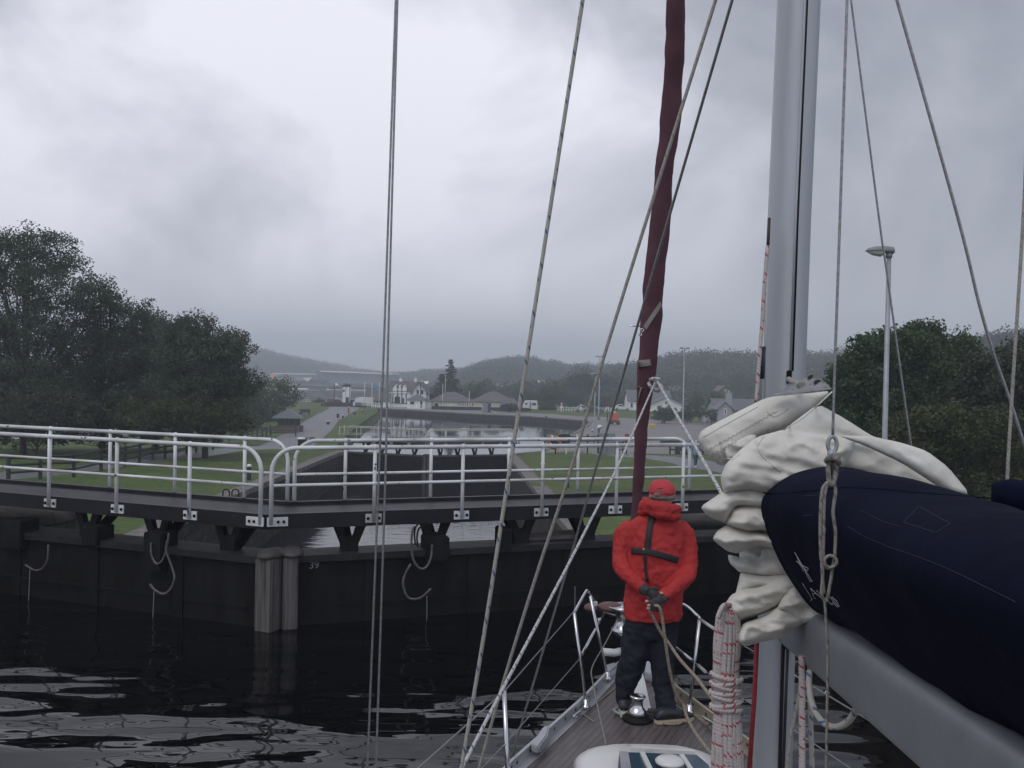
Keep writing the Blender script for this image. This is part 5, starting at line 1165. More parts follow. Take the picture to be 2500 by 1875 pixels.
BOOT = mat('dark_boot', (.012, .014, .022), .5); SOLE = mat('pale_sole', (.42, .36, .26), .7)
STRAP = mat('black_webbing', (.014, .014, .018), .7, bump=.002, bscale=60, var=.3, scale=30)
R_BLUE = rope_mat('rope_white_blue', (.40, .38, .34), (.07, .11, .22), .06, .22)
R_DARK = rope_mat('rope_white_dark', (.52, .52, .52), (.10, .10, .12), .035, .25)
R_RED = rope_mat('rope_white_red', (.50, .45, .44), (.36, .06, .07), .034, .22)
R_TAN = rope_mat('rope_tan', (.30, .25, .19), (.16, .13, .10), .03, .4)
R_GREY = rope_mat('rope_grey', (.27, .25, .22), (.13, .12, .11), .03, .4)
R_CREAM = rope_mat('rope_cream', (.34, .325, .30), (.24, .22, .19), .03, .4)
def solid_from(poly, z0, z1, name, m, parent): return MB().prism(poly, z0, z1).build(name, m, parent)
YB = thing('sailing_yacht', 'sailing yacht foredeck with teak planks, toe rails and steel bow rail', 'yacht', (1.0, 4.0, 0))
pt = lambda x, y, z=1.24: PZ(x, y, z)
port = [Vector((-.85, -1.5, 1.24)), Vector((-.82, 2, 1.24)), Vector((-.55, 4.2, 1.24)), pt(1246, 1874), pt(1340, 1790), pt(1427, 1711), pt(1486, 1648), pt(1532, 1610)]
tip = pt(1567, 1588)
stb = [pt(1604, 1640), pt(1655, 1690), pt(1740, 1755), pt(1900, 1872), Vector((2.25, 4.2, 1.24)), Vector((2.5, 2, 1.24)), Vector((2.5, -1.5, 1.24))]
outl = port+[tip]+stb
MB().prism([(p.x, p.y) for p in outl], 1.10, 1.20).build('deck', TEAK, YB)
# hull topsides
cx0 = 1.0; rings = []
for k, z in ((1.0, 1.195), (.97, .8), (.9, .3), (.78, -.3)):
    rings.append([Vector((cx0+(p.x-cx0)*k, -1.5+(p.y+1.5)*(1-(1-k)*.35), z)) for p in outl])
MB().loft(rings, smooth=False).build('hull', GEL, YB)
def toe(pts, m, nm):
    t_ = MB(); up = Vector((0, 0, 1))
    for i in range(len(pts)-1):
        a, b = Vector(pts[i]), Vector(pts[i+1]); a.z = b.z = 1.24
        t_.beam(a, b, .022, .085)
        n_ = (b-a).cross(up).normalized(); n_ = n_ if n_.dot(Vector((cx0, a.y, 0))-Vector((a.x, a.y, 0))) > 0 else -n_
        t_.beam(a+n_*.035-Vector((0, 0, .036)), b+n_*.035-Vector((0, 0, .036)), .055, .012)
    o = t_.build(nm, m, YB)
    h = MB(); d_ = 0
    for i in range(len(pts)-1):
        a, b = Vector(pts[i]), Vector(pts[i+1]); L_ = (b-a).length; n_ = (b-a).cross(up).normalized(); n_ = n_ if n_.dot(Vector((cx0, a.y, 0))-Vector((a.x, a.y, 0))) > 0 else -n_
        k = .08
        while k < L_: h.lathe(a.lerp(b, k/L_)+n_*.0112+Vector((0, 0, .005)), [(.013, 0), (.013, .0015)], 10, axis=n_); k += .21
    h.build('slot', BLK, o)
toe(port[2:]+[port[-1].lerp(tip, .7)], RAILA, 'toe_rail'); toe([tip.lerp(stb[0], .3)]+stb[:5], RAILT, 'toe_rail')
# white fairlead wedge in the bow and the stem fitting
z = 1.207
MB().extrude([PZ(x, y, z) for x, y in ((1565, 1640), (1572, 1655), (1590, 1738), (1604, 1742), (1604, 1752), (1515, 1752), (1512, 1742), (1560, 1735), (1546, 1682))], (0, 0, .012)).build('foredeck_panel', GEL, YB)
bevel(MB().extrude([PZ(x, y, 1.2) for x, y in ((1570, 1627), (1588, 1634), (1594, 1668), (1575, 1662))], (0, 0, .07)).build('fairlead', RAILA, YB), .008)
bevel(MB().extrude([PZ(x, y, 1.2) for x, y in ((1478, 1640), (1502, 1632), (1504, 1660), (1484, 1668))], (0, 0, .06)).build('fairlead', RAILA, YB), .008)
MB().tube([P(1470, 1591, 8.1), P(1500, 1594, 8.1), P(1515, 1590, 8.2)], .035, 8).build('anchor_roller', GEL, YB)
for a, b in (((1425, 1745), (1450, 1762)), ((1650, 1722), (1672, 1736)), ((1428, 1739), (1512, 1672))):
    MB().beam(PZ(*a, 1.206), PZ(*b, 1.206), .008, .006).build('deck_seam', RAILT, YB)
# cleats
for (x, y, dx_, dy_) in ((1410, 1756, 14, -12), (1318, 1812, 26, -24), (1735, 1778, 10, 6)):
    c = PZ(x, y, 1.2); d = (PZ(x+dx_, y+dy_, 1.2)-c).normalized()
    cl = MB(); cl.tube([c-d*.1+Vector((0, 0, .05)), c-d*.03+Vector((0, 0, .042)), c+d*.03+Vector((0, 0, .042)), c+d*.1+Vector((0, 0, .05))], [.008, .014, .014, .008], 8)
    for s in (-.03, .03): cl.tube([c+d*s, c+d*s+Vector((0, 0, .045))], .012, 8)
    cl.build('cleat', INOX, YB)
# big aluminium fairlead/jaws on the port rail
c = [PZ(x, y, 1.25) for x, y in ((1296, 1836), (1325, 1790), (1342, 1787), (1336, 1812), (1314, 1842))]
bevel(MB().extrude(c, (0, 0, .05)).build('mooring_fairlead', RAILA, YB), .01)
c = [PZ(x, y, 1.22) for x, y in ((1294, 1835), (1322, 1824), (1330, 1812), (1338, 1822), (1322, 1840))]
bevel(MB().extrude(c, (0, 0, .05)).build('mooring_fairlead', RAILA, YB), .01)
# windlass
c = PZ(1556, 1758, 1.2)
wl = MB().lathe(c, [(.11, 0), (.115, .015), (.10, .03), (.085, .04)], 24).build('windlass_gypsy', STEELD, YB)
MB().lathe(c+Vector((0, 0, .04)), [(.078, 0), (.06, .035), (.05, .05), (.04, .06), (.038, .1), (.05, .125), (.058, .13), (.058, .14), (.03, .145)], 24).build('windlass_drum', INOX, wl)
bevel(MB().box(c+Vector((.11, -.0, .04)), (.1, .1, .08)).build('windlass_motor', BLK, wl), .02)
MB().tube(bezier([c+Vector((-.1, .03, .02)), c+Vector((-.16, .1, .03)), c+Vector((-.1, .17, .03)), c+Vector((.05, .2, .03))], 5), .012, 6).build('anchor_chain', GALV, wl)
# coachroof with hatch
def rr(x0, x1, y0, y1, z, r, n=6):
    o = []
    for cx_, cy_, a0 in ((x1-r, y1-r, 0), (x0+r, y1-r, 90), (x0+r, y0+r, 180), (x1-r, y0+r, 270)):
        for k in range(n+1): a = R(a0+90*k/n); o.append(Vector((cx_+r*math.cos(a), cy_+r*math.sin(a), z)))
    return o
X0, X1 = P(1408, 1875, 6.0).x, P(1762, 1875, 6.0).x
MB().loft([rr(X0-.03, X1+.03, 2.6, 6.32, 1.19, .3), rr(X0, X1, 2.6, 6.27, 1.24, .3), rr(X0+.06, X1-.06, 2.62, 6.2, 1.275, .28), rr(X0+.3, X1-.3, 2.8, 6.0, 1.285, .2)]).build('coachroof', GEL, YB)
h = [PZ(x, y, 1.31) for x, y in ((1512, 1843), (1700, 1850), (1730, 1875), (1760, 1960), (1500, 1960))]
ho = MB().extrude(h, (0, 0, .02)).build('hatch', mat('hatch_glass', (.035, .065, .095), .15), YB)
for (a, b) in (((1568, 1838), (1610, 1925)), ((1664, 1844), (1720, 1930))): MB().beam(PZ(*a, 1.34), PZ(*b, 1.34), .03, .015).build('hatch_bar', GEL, ho)
MB().beam(PZ(1538, 1829, 1.31), PZ(1696, 1838, 1.31), .025, .03).build('grab_rail', GEL, ho)
MB().extrude([PZ(x, y, 1.315) for x, y in ((1512, 1840), (1534, 1843), (1548, 1930), (1520, 1930))], (0, 0, .02)).build('hatch_frame', RAILA, ho)
MB().lathe(PZ(1635, 1862, 1.36), [(.05, -.05), (.05, 0), (.087, .0), (.09, .012), (.07, .028), (.03, .036), (.005, .038)], 24).build('vent_dome', GEL, ho)

# bow rail (pulpit), stanchion, guard wires
def TB(pts, r, nm, m=INOX, par=YB, seg=8): return MB().tube(pts, r, seg).build(nm, m, par)
r_ = .0125
a1, a2 = P(1402, 1495, 7.05), PZ(1431, 1722, 1.25); b1, b2 = P(1441, 1455, 7.7), PZ(1483, 1652, 1.25)
a2.y = max(a2.y, 7.0)
TB(bezier([P(1402, 1496, 7.05), P(1429, 1447, 7.62), P(1434, 1443, 7.72), P(1441, 1452, 7.8), P(1470, 1492, 8.35), P(1520, 1508, 8.75)], 5), r_, 'pulpit_rail')
TB([a1, a2], r_, 'pulpit_leg'); TB([b1, b2], r_, 'pulpit_leg')
TB([P(1421, 1597, 7.05), P(1478, 1492, 8.3)], r_*.9, 'pulpit_brace')
c1, c2 = P(1708, 1510, 6.95), PZ(1683, 1733, 1.25)
TB(bezier([P(1708, 1511, 6.95), P(1701, 1502, 7.0), P(1662, 1474, 7.5), P(1600, 1480, 8.3), P(1540, 1500, 8.75)], 6), r_, 'pulpit_rail')
TB([c1, c2], r_, 'pulpit_leg'); TB([P(1651, 1581, 7.6), P(1697, 1618, 6.95)], r_*.9, 'pulpit_brace')
for p in (a2, b2, c2): MB().lathe(p-Vector((0, 0, .02)), [(.035, 0), (.035, .012), (.018, .02), (.018, .06)], 12).build('rail_foot', INOX, YB)
st0, st1 = P(1231, 1686, 4.9), P(1244, 1990, 4.75)
TB([st0, st1], .0125, 'stanchion')
TB([P(1401, 1493, 7.05), P(1231, 1688, 4.9), P(1018, 1878, 3.4), P(900, 1980, 2.8)], .0035, 'guard_wire', WIRE, YB, 5)
TB([P(1419, 1604, 7.05), P(1236, 1813, 4.86), P(1174, 1878, 4.3), P(1060, 2010, 3.6)], .003, 'guard_wire', WIRE, YB, 5)
TB([P(1708, 1511, 6.95), P(1745, 1535, 6.3), P(1935, 1646, 4.6), P(2172, 1789, 3.5), P(2330, 1885, 3.0)], .0035, 'guard_wire', WIRE, YB, 5)
TB([P(1697, 1618, 6.95), P(1741, 1654, 6.3), P(1816, 1707, 5.4), P(1931, 1778, 4.6), P(2078, 1877, 3.9)], .003, 'guard_wire', WIRE, YB, 5)
TB([P(1710, 1513, 6.9), P(1745, 1536, 6.3)], .011, 'wire_lashing', R_DARK); TB([P(1704, 1624, 6.9), P(1722, 1640, 6.5)], .012, 'wire_lashing', R_BLUE)
MB().sphere(P(2019, 1692, 4.2), .012, 8, 6).build('wire_fitting', INOX, YB)
# bow lights and reel on the pulpit
bevel(MB().box(P(1453, 1474, 7.9), (.04, .04, .035)).build('bow_light', GEL, YB), .005)
for (x, y, w_) in ((1446, 1484, .075), (1490, 1482, .12)): MB().lathe(P(x, y, 8.3), [(w_*.8, -.02), (w_, -.01), (w_, .01), (w_*.7, .03)], 16).build('anchor_ball', mat('red_brown', (.10, .04, .04), .6), YB)
MB().box(P(1460, 1514, 8.0), (.05, .04, .03)).build('bow_fitting', INOX, YB)
# furling drum and forestay base
dc = P(1522, 1494, 8.25)
fd = MB().lathe(dc, [(.05, -.22), (.10, -.18), (.11, -.15), (.07, -.13), (.07, .02), (.13, .03), (.135, .05)], 24).build('furling_drum', INOX, YB)
MB().torus(dc+Vector((0, 0, .05)), .135, .006, (0, 0, 1)).build('drum_rim', INOX, fd)
TB(bezier([P(1508, 1512, 8.1), P(1478, 1570, 7.7), P(1446, 1628, 7.3), P(1447, 1665, 7.1), P(1461, 1735, 6.7), P(1481, 1828, 6.2), P(1481, 1900, 5.9)], 5), .005, 'furling_line', R_GREY, YB, 6)
MB().lathe(P(1481, 1832, 6.2), [(.02, -.03), (.025, 0), (.02, .03)], 10).build('deck_block', BLK, YB)

# ---- furled headsail in its maroon cover
JS = thing('furled_jib', 'tall headsail rolled up in a maroon cover on the forestay', 'sail', P(1540, 1480, 8.3))
J = [(0, 1628, 1672), (60, 1626, 1671), (130, 1626, 1668), (210, 1619, 1666), (300, 1613, 1660), (360, 1607, 1655), (400, 1602, 1648), (430, 1597, 1644), (470, 1595, 1640), (540, 1587, 1636), (600, 1582, 1631), (640, 1578, 1626), (690, 1573, 1621), (715, 1571, 1620), (760, 1566, 1617), (800, 1562, 1611), (860, 1557, 1606), (910, 1552, 1602), (950, 1552, 1595), (1000, 1553, 1588), (1060, 1549, 1580), (1120, 1547, 1576), (1180, 1545, 1572), (1240, 1541, 1566), (1300, 1538, 1560), (1400, 1534, 1552), (1470, 1528, 1542)]
def jD(y): return 8.3-1.55*(1480-y)/1480
rings = []
for i, (y, xl, xr) in enumerate([(-4000, 1890, 1905), (-2600, 1806, 1830), (-1400, 1732, 1764), (-800, 1692, 1728), (-420, 1662, 1700), (-200, 1645, 1684)]+J):
    c = P((xl+xr)/2, y, jD(y)); w_ = (xr-xl)/2*jD(y)/FPX; tw = y*.012
    ring = []
    for k in range(20):
        a = 2*math.pi*k/20; rad = w_*(1+.07*math.sin(a*2+tw)+.04*math.sin(a*3-tw*1.7)); ring.append(c+Vector((rad*math.cos(a), rad*math.sin(a), 0)))
    rings.append(ring)
jb = MB().loft(rings).build('sail_cover', MAROON, JS)
tex = bpy.data.textures.new('folds', 'CLOUDS'); tex.noise_scale = .22; tex.noise_depth = 2
finish(jb, [('SUBSURF', dict(levels=2, render_levels=2)), ('DISPLACE', dict(texture=tex, strength=.035, texture_coords='GLOBAL', mid_level=.5))])
def bvh_of(objs):
    dg = bpy.context.evaluated_depsgraph_get(); dg.update(); V, F = [], []
    for o in objs:
        b = len(V); Mw = Matrix.Identity(4); p = o.parent; T = Matrix.Identity(4); ch = []
        while p is not None: ch.append(p); p = p.parent
        for q in reversed(ch): T = T @ Matrix.Translation(q.location)
        V += [T @ v.co for v in o.data.vertices]; F += [tuple(b+i for i in pl.vertices) for pl in o.data.polygons]
    return BVHTree.FromPolygons(V, F)
def proj(bv, x, y, lift=.006, dflt=3.0):
    d = ray(x, y).normalized(); h = bv.ray_cast(CAM, d)
    return (h[0]-d*lift) if h[0] is not None else P(x, y, dflt)
def patch(bv, poly, m, nm, par, lift=.008, n=8, thick=.002, dflt=7.0):
    """quad patch (4 px corners, ordered) laid on a surface"""
    a, b, c, d = [Vector(p) for p in poly]; vs = []
    for i in range(n+1):
        for j in range(n+1):
            u, v = i/n, j/n; p = (a.lerp(b, u)).lerp(d.lerp(c, u), v); vs.append(proj(bv, p.x, p.y, lift, dflt))
    fs = [(i*(n+1)+j, (i+1)*(n+1)+j, (i+1)*(n+1)+j+1, i*(n+1)+j+1) for i in range(n) for j in range(n)]
    return MB().add(vs, fs, None, True).build(nm, m, par)
bv = bvh_of([jb])
PATCHM = mat('grey_tape', (.33, .30, .29), .7, var=.15, scale=10)
patch(bv, [(1554, 881), (1587, 877), (1590, 892), (1553, 898)], PATCHM, 'tape_patch', JS, .012)
patch(bv, [(1570, 797), (1612, 735), (1617, 745), (1578, 805)], PATCHM, 'tape_band', JS, .012)
for pth in ([(1545, 940), (1556, 942), (1568, 948)], [(1565, 948), (1560, 965), (1557, 985)]):
    MB().tube([proj(bv, x, y, .02, 7.3) for x, y in pth], .006, 6).build('lashing', R_CREAM, JS)
kp = P(1600, 932, 7.45)
kn = MB()
for k in range(5): kn.torus(kp+Vector((random.uniform(-.03, .05), random.uniform(-.03, .02), random.uniform(-.05, .05))), .035, .014, (random.uniform(-1, 1), random.uniform(-1, 1), random.uniform(-1, 1)), 12, 6)
kn.build('sheet_knot', R_DARK, JS)
TB([P(1538, 796, 7.4), P(1566, 796, 7.45)], .005, 'shackle_pin', INOX, JS); MB().torus(P(1568, 806, 7.4), .012, .004, (0, 1, 0), 10, 5).build('shackle', INOX, JS); MB().torus(P(1563, 816, 7.4), .012, .004, (0, 1, 0), 10, 5).build('shackle', INOX, JS)
# ---- ropes and wires of the rig, each a thing
def line(name, label, pts, r, m, cat='rope', group=None, smooth=True, seg=8):
    p3 = [P(x, y, D) for x, y, D in pts]; p3 = bezier(p3, 6) if smooth and len(p3) > 2 else p3
    if pts[0][1] < 350:                              # carry the line on up to the mast head
        d = (p3[0]-p3[1]).normalized(); p3.insert(0, p3[0]+d*((13-p3[0].z)/d.z))
    if pts[-1][1] >= 1875:                           # and down to its fastening
        d = (p3[-1]-p3[-2]).normalized(); p3.append(p3[-1]+d*((1.25-p3[-1].z)/d.z))
    o = MB().tube(p3, r, seg).build(name, m, None, label, cat, group); return o
line('shroud', 'left one of the close pair of grey shroud wires', [(968, -60, 3.5), (938, 820, 3.5), (925, 1160, 3.5), (896, 1900, 3.5)], .0042, WIRE, 'wire', 'port shroud wires')
line('shroud', 'right one of the close pair of grey shroud wires', [(972, -60, 3.56), (948, 820, 3.55), (941, 1160, 3.52), (917, 1900, 3.5)], .0042, WIRE, 'wire', 'port shroud wires')
line('halyard', 'white rope with blue flecks stretched from the top to the bottom left of the deck', [(1432, -60, 3.4), (1295, 820, 3.4), (1242, 1160, 3.4), (1180, 1560, 3.4), (1122, 1900, 3.4)], .0074, R_BLUE)
line('furling_sheet', 'pale plain rope crossing in front of the maroon sail, upper left of two', [(1766, -60, 3.9), (1490, 820, 4.1), (1388, 1165, 4.2), (1311, 1400, 4.3), (1228, 1668, 4.4), (1163, 1900, 4.5)], .0076, R_CREAM)
line('babystay', 'thin dark wire slanting across the maroon sail down to the port rail', [(1805, -60, 3.8), (1549, 820, 4.7), (1450, 1160, 5.1), (1378, 1411, 5.5), (1262, 1805, 6.0), (1253, 1850, 6.05)], .007, WIRE, 'wire')
line('jib_sheet', 'white flecked sheet from the jib knot down to the bottom left', [(1600, 932, 7.4), (1512, 1130, 6.0), (1427, 1300, 5.1), (1376, 1400, 4.7), (1231, 1675, 3.9), (1120, 1890, 3.5)], .0076, R_DARK, group=None)
line('jib_sheet', 'white flecked sheet from the jib knot down right towards the white sail', [(1604, 930, 7.4), (1650, 1010, 6.6), (1700, 1095, 6.0), (1757, 1197, 5.4), (1800, 1280, 5.0)], .0105, R_DARK)
line('shroud', 'thin wire crossing the street lamp, middle of the right-hand wires', [(2070, -60, 4.2), (2145, 525, 4.2), (2165, 665, 4.2), (2224, 1085, 4.2), (2240, 1190, 4.2)], .005, WIRE, 'wire')
line('shroud', 'thicker wire running down to the right edge over the wood', [(2184, -20, 3.4), (2337, 525, 3.4), (2390, 740, 3.4), (2425, 860, 3.4), (2470, 990, 3.4), (2520, 1150, 3.4)], .0058, WIRE, 'wire')
line('backstay_line', 'thin tan line at the far right edge of the picture', [(2506, 300, 2.6), (2500, 500, 2.6), (2465, 1060, 2.6), (2458, 1200, 2.6)], .0048, R_CREAM)
# lazy jack line hanging before the sail cover with its knots and loops
LJ = thing('topping_line', 'grey line with a thimble, knot and long loops hanging before the navy cover', 'rope', P(2037, 1110, 2.25))
D_ = 2.2
TB([P(2180, -5200, D_+.3)]+bezier([P(2070, -60, D_), P(2051, 525, D_), P(2038, 900, D_), P(2033, 1068, D_)], 5), .0034, 'wire_rope', WIRE, LJ, 7)
MB().torus(P(2032, 1085, D_), .014, .005, (0, 1, 0), 16, 8, (.75, 1.35)).build('thimble', GALV, LJ)
TB([P(2031, 1098, D_), P(2031, 1122, D_)], .011, 'splice', GALV, LJ)
k_ = MB()
for i in range(4): k_.torus(P(2030+i*1.5, 1118+i*3, D_-.005), .014, .006, (.3*i-.5, .6, 1), 12, 6)
k_.build('knot', R_GREY, LJ)
def LJt(px, r=.0042, nm='loop', d=0): TB(bezier([P(x, y, D_-d) for x, y in px], 6), r, nm, R_GREY, LJ, 7)
LJt([(2026, 1125), (2022, 1150), (2026, 1178), (2034, 1180), (2041, 1150), (2040, 1125)], .006)
LJt([(2024, 1175), (2008, 1195), (2003, 1260), (2003, 1330), (2006, 1370), (2018, 1385), (2028, 1388)])
LJt([(2022, 1178), (2013, 1210), (2011, 1270), (2010, 1350), (2008, 1420), (2006, 1450), (2014, 1468)])
LJt([(2036, 1178), (2040, 1200), (2034, 1250), (2040, 1300), (2038, 1360), (2033, 1385), (2028, 1420), (2020, 1460), (2014, 1470)])
LJt([(2012, 1450), (2006, 1370), (2012, 1290)], .004)
MB().torus(P(2028, 1371, D_-.01), .014, .0042, (.2, 1, 0), 16, 6).build('hitch', R_GREY, LJ)
LJt([(2014, 1468), (2017, 1520), (2021, 1600), (2019, 1760), (2017, 1900)], .0035, 'tail')
# ---- mast
MS = thing('mast', 'thick pale grey aluminium mast with a dark luff groove', 'mast', P(1890, 1875, 3.6))
mt = [(-5200, 2110, 2205), (-420, 1920.5, 2016), (0, 1901, 1999), (525, 1878, 1976), (900, 1866, 1963), (1200, 1857, 1951), (1600, 1852, 1937), (1900, 1840, 1930), (3300, 1800, 1895)]
def mring(y, xl, xr, sc=1):
    c = P((xl+xr)/2, y, 3.6); w_ = (xr-xl)/2*3.6/FPX
    return [c+Vector((w_*math.copysign(abs(math.cos(a))**.85, math.cos(a)), w_*1.35*math.sin(a), 0)) for a in [2*math.pi*k/32 for k in range(32)]]
MB().loft([mring(*q) for q in mt]).build('mast_tube', ALU, MS)
def mst(f, w_, y, D=3.49): xl, xr = np.interp(y, [q[0] for q in mt], [q[1] for q in mt]), np.interp(y, [q[0] for q in mt], [q[2] for q in mt]); return P(xl+(xr-xl)*f, y, D)
for f, w_, m_, nm, D in ((.70, .012, STEELD, 'luff_groove', 3.498), (.66, .010, ALU, 'luff_track', 3.495), (.735, .006, ALU, 'luff_track', 3.502)):
    TB([mst(f, w_, y, D) for y in (-5200, -420, 0, 525, 905)], w_*.5, nm, m_, MS, 6)
TB([mst(.70, .01, y, 3.5) for y in (1500, 1900, 3300)], .007, 'luff_groove', STEELD, MS, 6)
bevel(MB().extrude([P(1922, 905, 3.49), P(1934, 903, 3.49), P(1933, 935, 3.49), P(1921, 937, 3.49)], (0, .02, 0)).build('groove_gate', STEELD, MS), .002)
TB(bezier([P(1874, 600, 3.45), P(1866, 700, 3.45), P(1860, 800, 3.45), P(1852, 900, 3.45), P(1846, 985, 3.45)], 4), .0075, 'halyard_tail', R_RED, MS, 8)
TB([P(1878, 532, 3.46), P(1874, 620, 3.46)], .006, 'halyard_guide', BLK, MS); TB([P(1864, 846, 3.47), P(1860, 925, 3.47)], .009, 'halyard_guide', mat('navy_tape', (.02, .03, .07), .6), MS)
TB([P(1876, 560, 3.48), P(1866, 985, 3.48)], .003, 'halyard_tail', GEL, MS, 6)
TB([P(1849, 1540, 3.3), P(1842, 1700, 3.3), P(1828, 1900, 3.3)], .0085, 'red_halyard', mat('red_rope', (.33, .03, .04), .7, var=.2, scale=60), MS)
TB([P(1924, 1560, 3.42), P(1912, 1880, 3.42)], .006, 'luff_cord', BLK, MS)
line('reefing_line', 'cream rope with red flecks hanging straight beside the mast foot', [(1957, 1600, 3.1), (1958, 1700, 3.1), (1958, 1900, 3.1)], .011, R_RED)
line('reefing_line', 'thin cream line slanting left of the mast foot', [(1964, 1605, 3.15), (1950, 1700, 3.15), (1930, 1800, 3.15), (1922, 1880, 3.15)], .006, R_CREAM)
line('reefing_line', 'grey blue-flecked rope hanging right of the mast foot', [(1977, 1620, 3.2), (1978, 1720, 3.2), (1984, 1900, 3.2)], .009, R_BLUE)
line('mainsheet_tail', 'fat cream blue-flecked rope drooping in a loop under the boom', [(1976, 1640, 2.95), (1976, 1680, 2.9), (1985, 1725, 2.85), (2008, 1762, 2.8), (2038, 1775, 2.75), (2070, 1762, 2.7), (2090, 1730, 2.65), (2095, 1700, 2.62)], .010, R_BLUE)
# ---- boom
BM = thing('boom', 'broad grey aluminium boom running aft under the navy sail cover', 'boom', Vector((1.08, 3.4, 2.88)))
def bc(D): return Vector((1.075-(3.4-D)*.066+.0, D, 2.872+(3.0-D)*.085))
rings = []
for D in (3.5, 3.2, 2.8, 2.4, 2.0, 1.6, 1.2, .8, .3, -.3):
    c = bc(D); rings.append([c+Vector((x, 0, z)) for x, z in [(.062*math.copysign(abs(math.cos(a))**.45, math.cos(a)), .098*math.copysign(abs(math.sin(a))**.55, math.sin(a))) for a in [2*math.pi*k/28 for k in range(28)]]])
MB().loft(rings).build('boom_tube', BOOMA, BM)
MB().lathe(bc(3.46), [(.05, -.1), (.05, .1)], 14, axis=(0, 0, 1)).build('gooseneck', STEELD, BM)
# ---- navy sail cover
CV = thing('boom_cover', 'navy blue canvas cover over the stowed mainsail on the boom', 'sail cover', Vector((1.0, 2.2, 3.0)))
tt = [0, .08, .2, .4, .6, .76, .86, .93, .975, 1.0]; ww = [.02, .065, .105, .165, .212, .235, .205, .155, .09, .0]
def cring(D, k=1.0, zt=None):
    cx_ = 1.05-(3.05-D)*.045; zb = 2.955+(3.05-D)*.085; zt = zt or float(np.interp(D, [.2, 1.6, 2.1, 2.5, 3.1], [3.56, 3.49, 3.475, 3.485, 3.455])); o = []
    for t_, w_ in zip(tt, ww): o.append(Vector((cx_-w_*k, D+ (.10*math.sin(t_*3.1)-.06)*(D > 2.9)*1.0, zb+(zt-zb)*t_)))
    for t_, w_ in list(zip(tt, ww))[-2:0:-1]: o.append(Vector((cx_+w_*k*.9, D, zb+(zt-zb)*t_)))
    return o
rings = [cring(D, k) for D, k in ((3.02, .93), (3.05, .97), (3.06, 1.0), (3.0, 1.01), (2.8, 1.0), (2.5, .98), (2.2, .97), (1.9, .98), (1.6, 1.0), (1.2, 1.0), (.8, 1), (.3, 1))]
cv = MB().loft(rings[2:], cap=False).build('cover_canvas', NAVY, CV)
tex2 = bpy.data.textures.new('folds2', 'CLOUDS'); tex2.noise_scale = .3; tex2.noise_depth = 1
finish(cv, [('SUBSURF', dict(levels=2, render_levels=2)), ('DISPLACE', dict(texture=tex2, strength=.035, texture_coords='GLOBAL', mid_level=.5)), ('SOLIDIFY', dict(thickness=.004))])
bvc = bvh_of([cv])
SCR = mat('white_stitching', (.42, .42, .46), .8); SEAM = mat('blue_seam', (.022, .026, .055), .8)
def scrib(paths, r, m, nm, par, bv_, dflt=2.9, lift=.003):
    mb = MB()
    for pth in paths:
        P_ = []
        for i in range(len(pth)-1):
            n_ = max(2, int(math.hypot(pth[i+1][0]-pth[i][0], pth[i+1][1]-pth[i][1])/6)); P_ += [(pth[i][0]+(pth[i+1][0]-pth[i][0])*k/n_, pth[i][1]+(pth[i+1][1]-pth[i][1])*k/n_) for k in range(n_)]
        P_.append(pth[-1]); mb.tube([proj(bv_, x, y, lift, dflt) for x, y in P_], r, 5)
    return mb.build(nm, m, par)
scrib([[(1940, 1348), (1960, 1383), (1968, 1400), (1978, 1420), (1984, 1418)], [(1944, 1370), (1958, 1380), (1974, 1388), (1971, 1394), (1952, 1378)], [(1950, 1368), (1966, 1392), (1982, 1418)], [(1946, 1360), (1962, 1396)]], .0011, SCR, 'stitched_mark', CV, bvc)
scrib([[(1959, 1424), (1972, 1445), (1983, 1463), (1979, 1466)], [(1979, 1436), (1988, 1460), (1992, 1461)], [(1979, 1436), (1996, 1452), (2007, 1461)], [(1984, 1451), (1992, 1448)], [(1993, 1441), (1999, 1447), (2008, 1462), (2012, 1468)], [(2022, 1466), (2026, 1473), (2034, 1476)], [(2026, 1458), (2040, 1471), (2049, 1481), (2044, 1481), (2032, 1469)], [(2031, 1457), (2043, 1468), (2049, 1480)]], .0011, SCR, 'stitched_lettering', CV, bvc)
scrib([[(1964, 1210), (1990, 1210), (2004, 1206)], [(1962, 1258), (1985, 1258)]], .0009, SEAM, 'stitch_line', CV, bvc)
scrib([[(2070, 1285), (2110, 1310), (2170, 1335), (2230, 1355), (2290, 1378), (2350, 1405), (2420, 1440), (2480, 1470)], [(2100, 1245), (2160, 1275), (2200, 1285)]], .0006, SEAM, 'seam', CV, bvc)
scrib([[(2206, 1275), (2243, 1236), (2320, 1278), (2285, 1300), (2206, 1275)]], .0006, SEAM, 'patch_outline', CV, bvc)
scrib([[(1862, 1203), (1890, 1204), (1940, 1202), (2000, 1196), (2060, 1190), (2130, 1192), (2260, 1205), (2400, 1215), (2490, 1222)]], .0022, NAVY, 'cover_ridge', CV, bvc, lift=.001)
o = MB().lathe(P(2475, 1195, 2.3), [(.05, -.05), (.05, .01), (.03, .02), (.01, .025)], 20).build('cover_bulge', NAVY, CV)

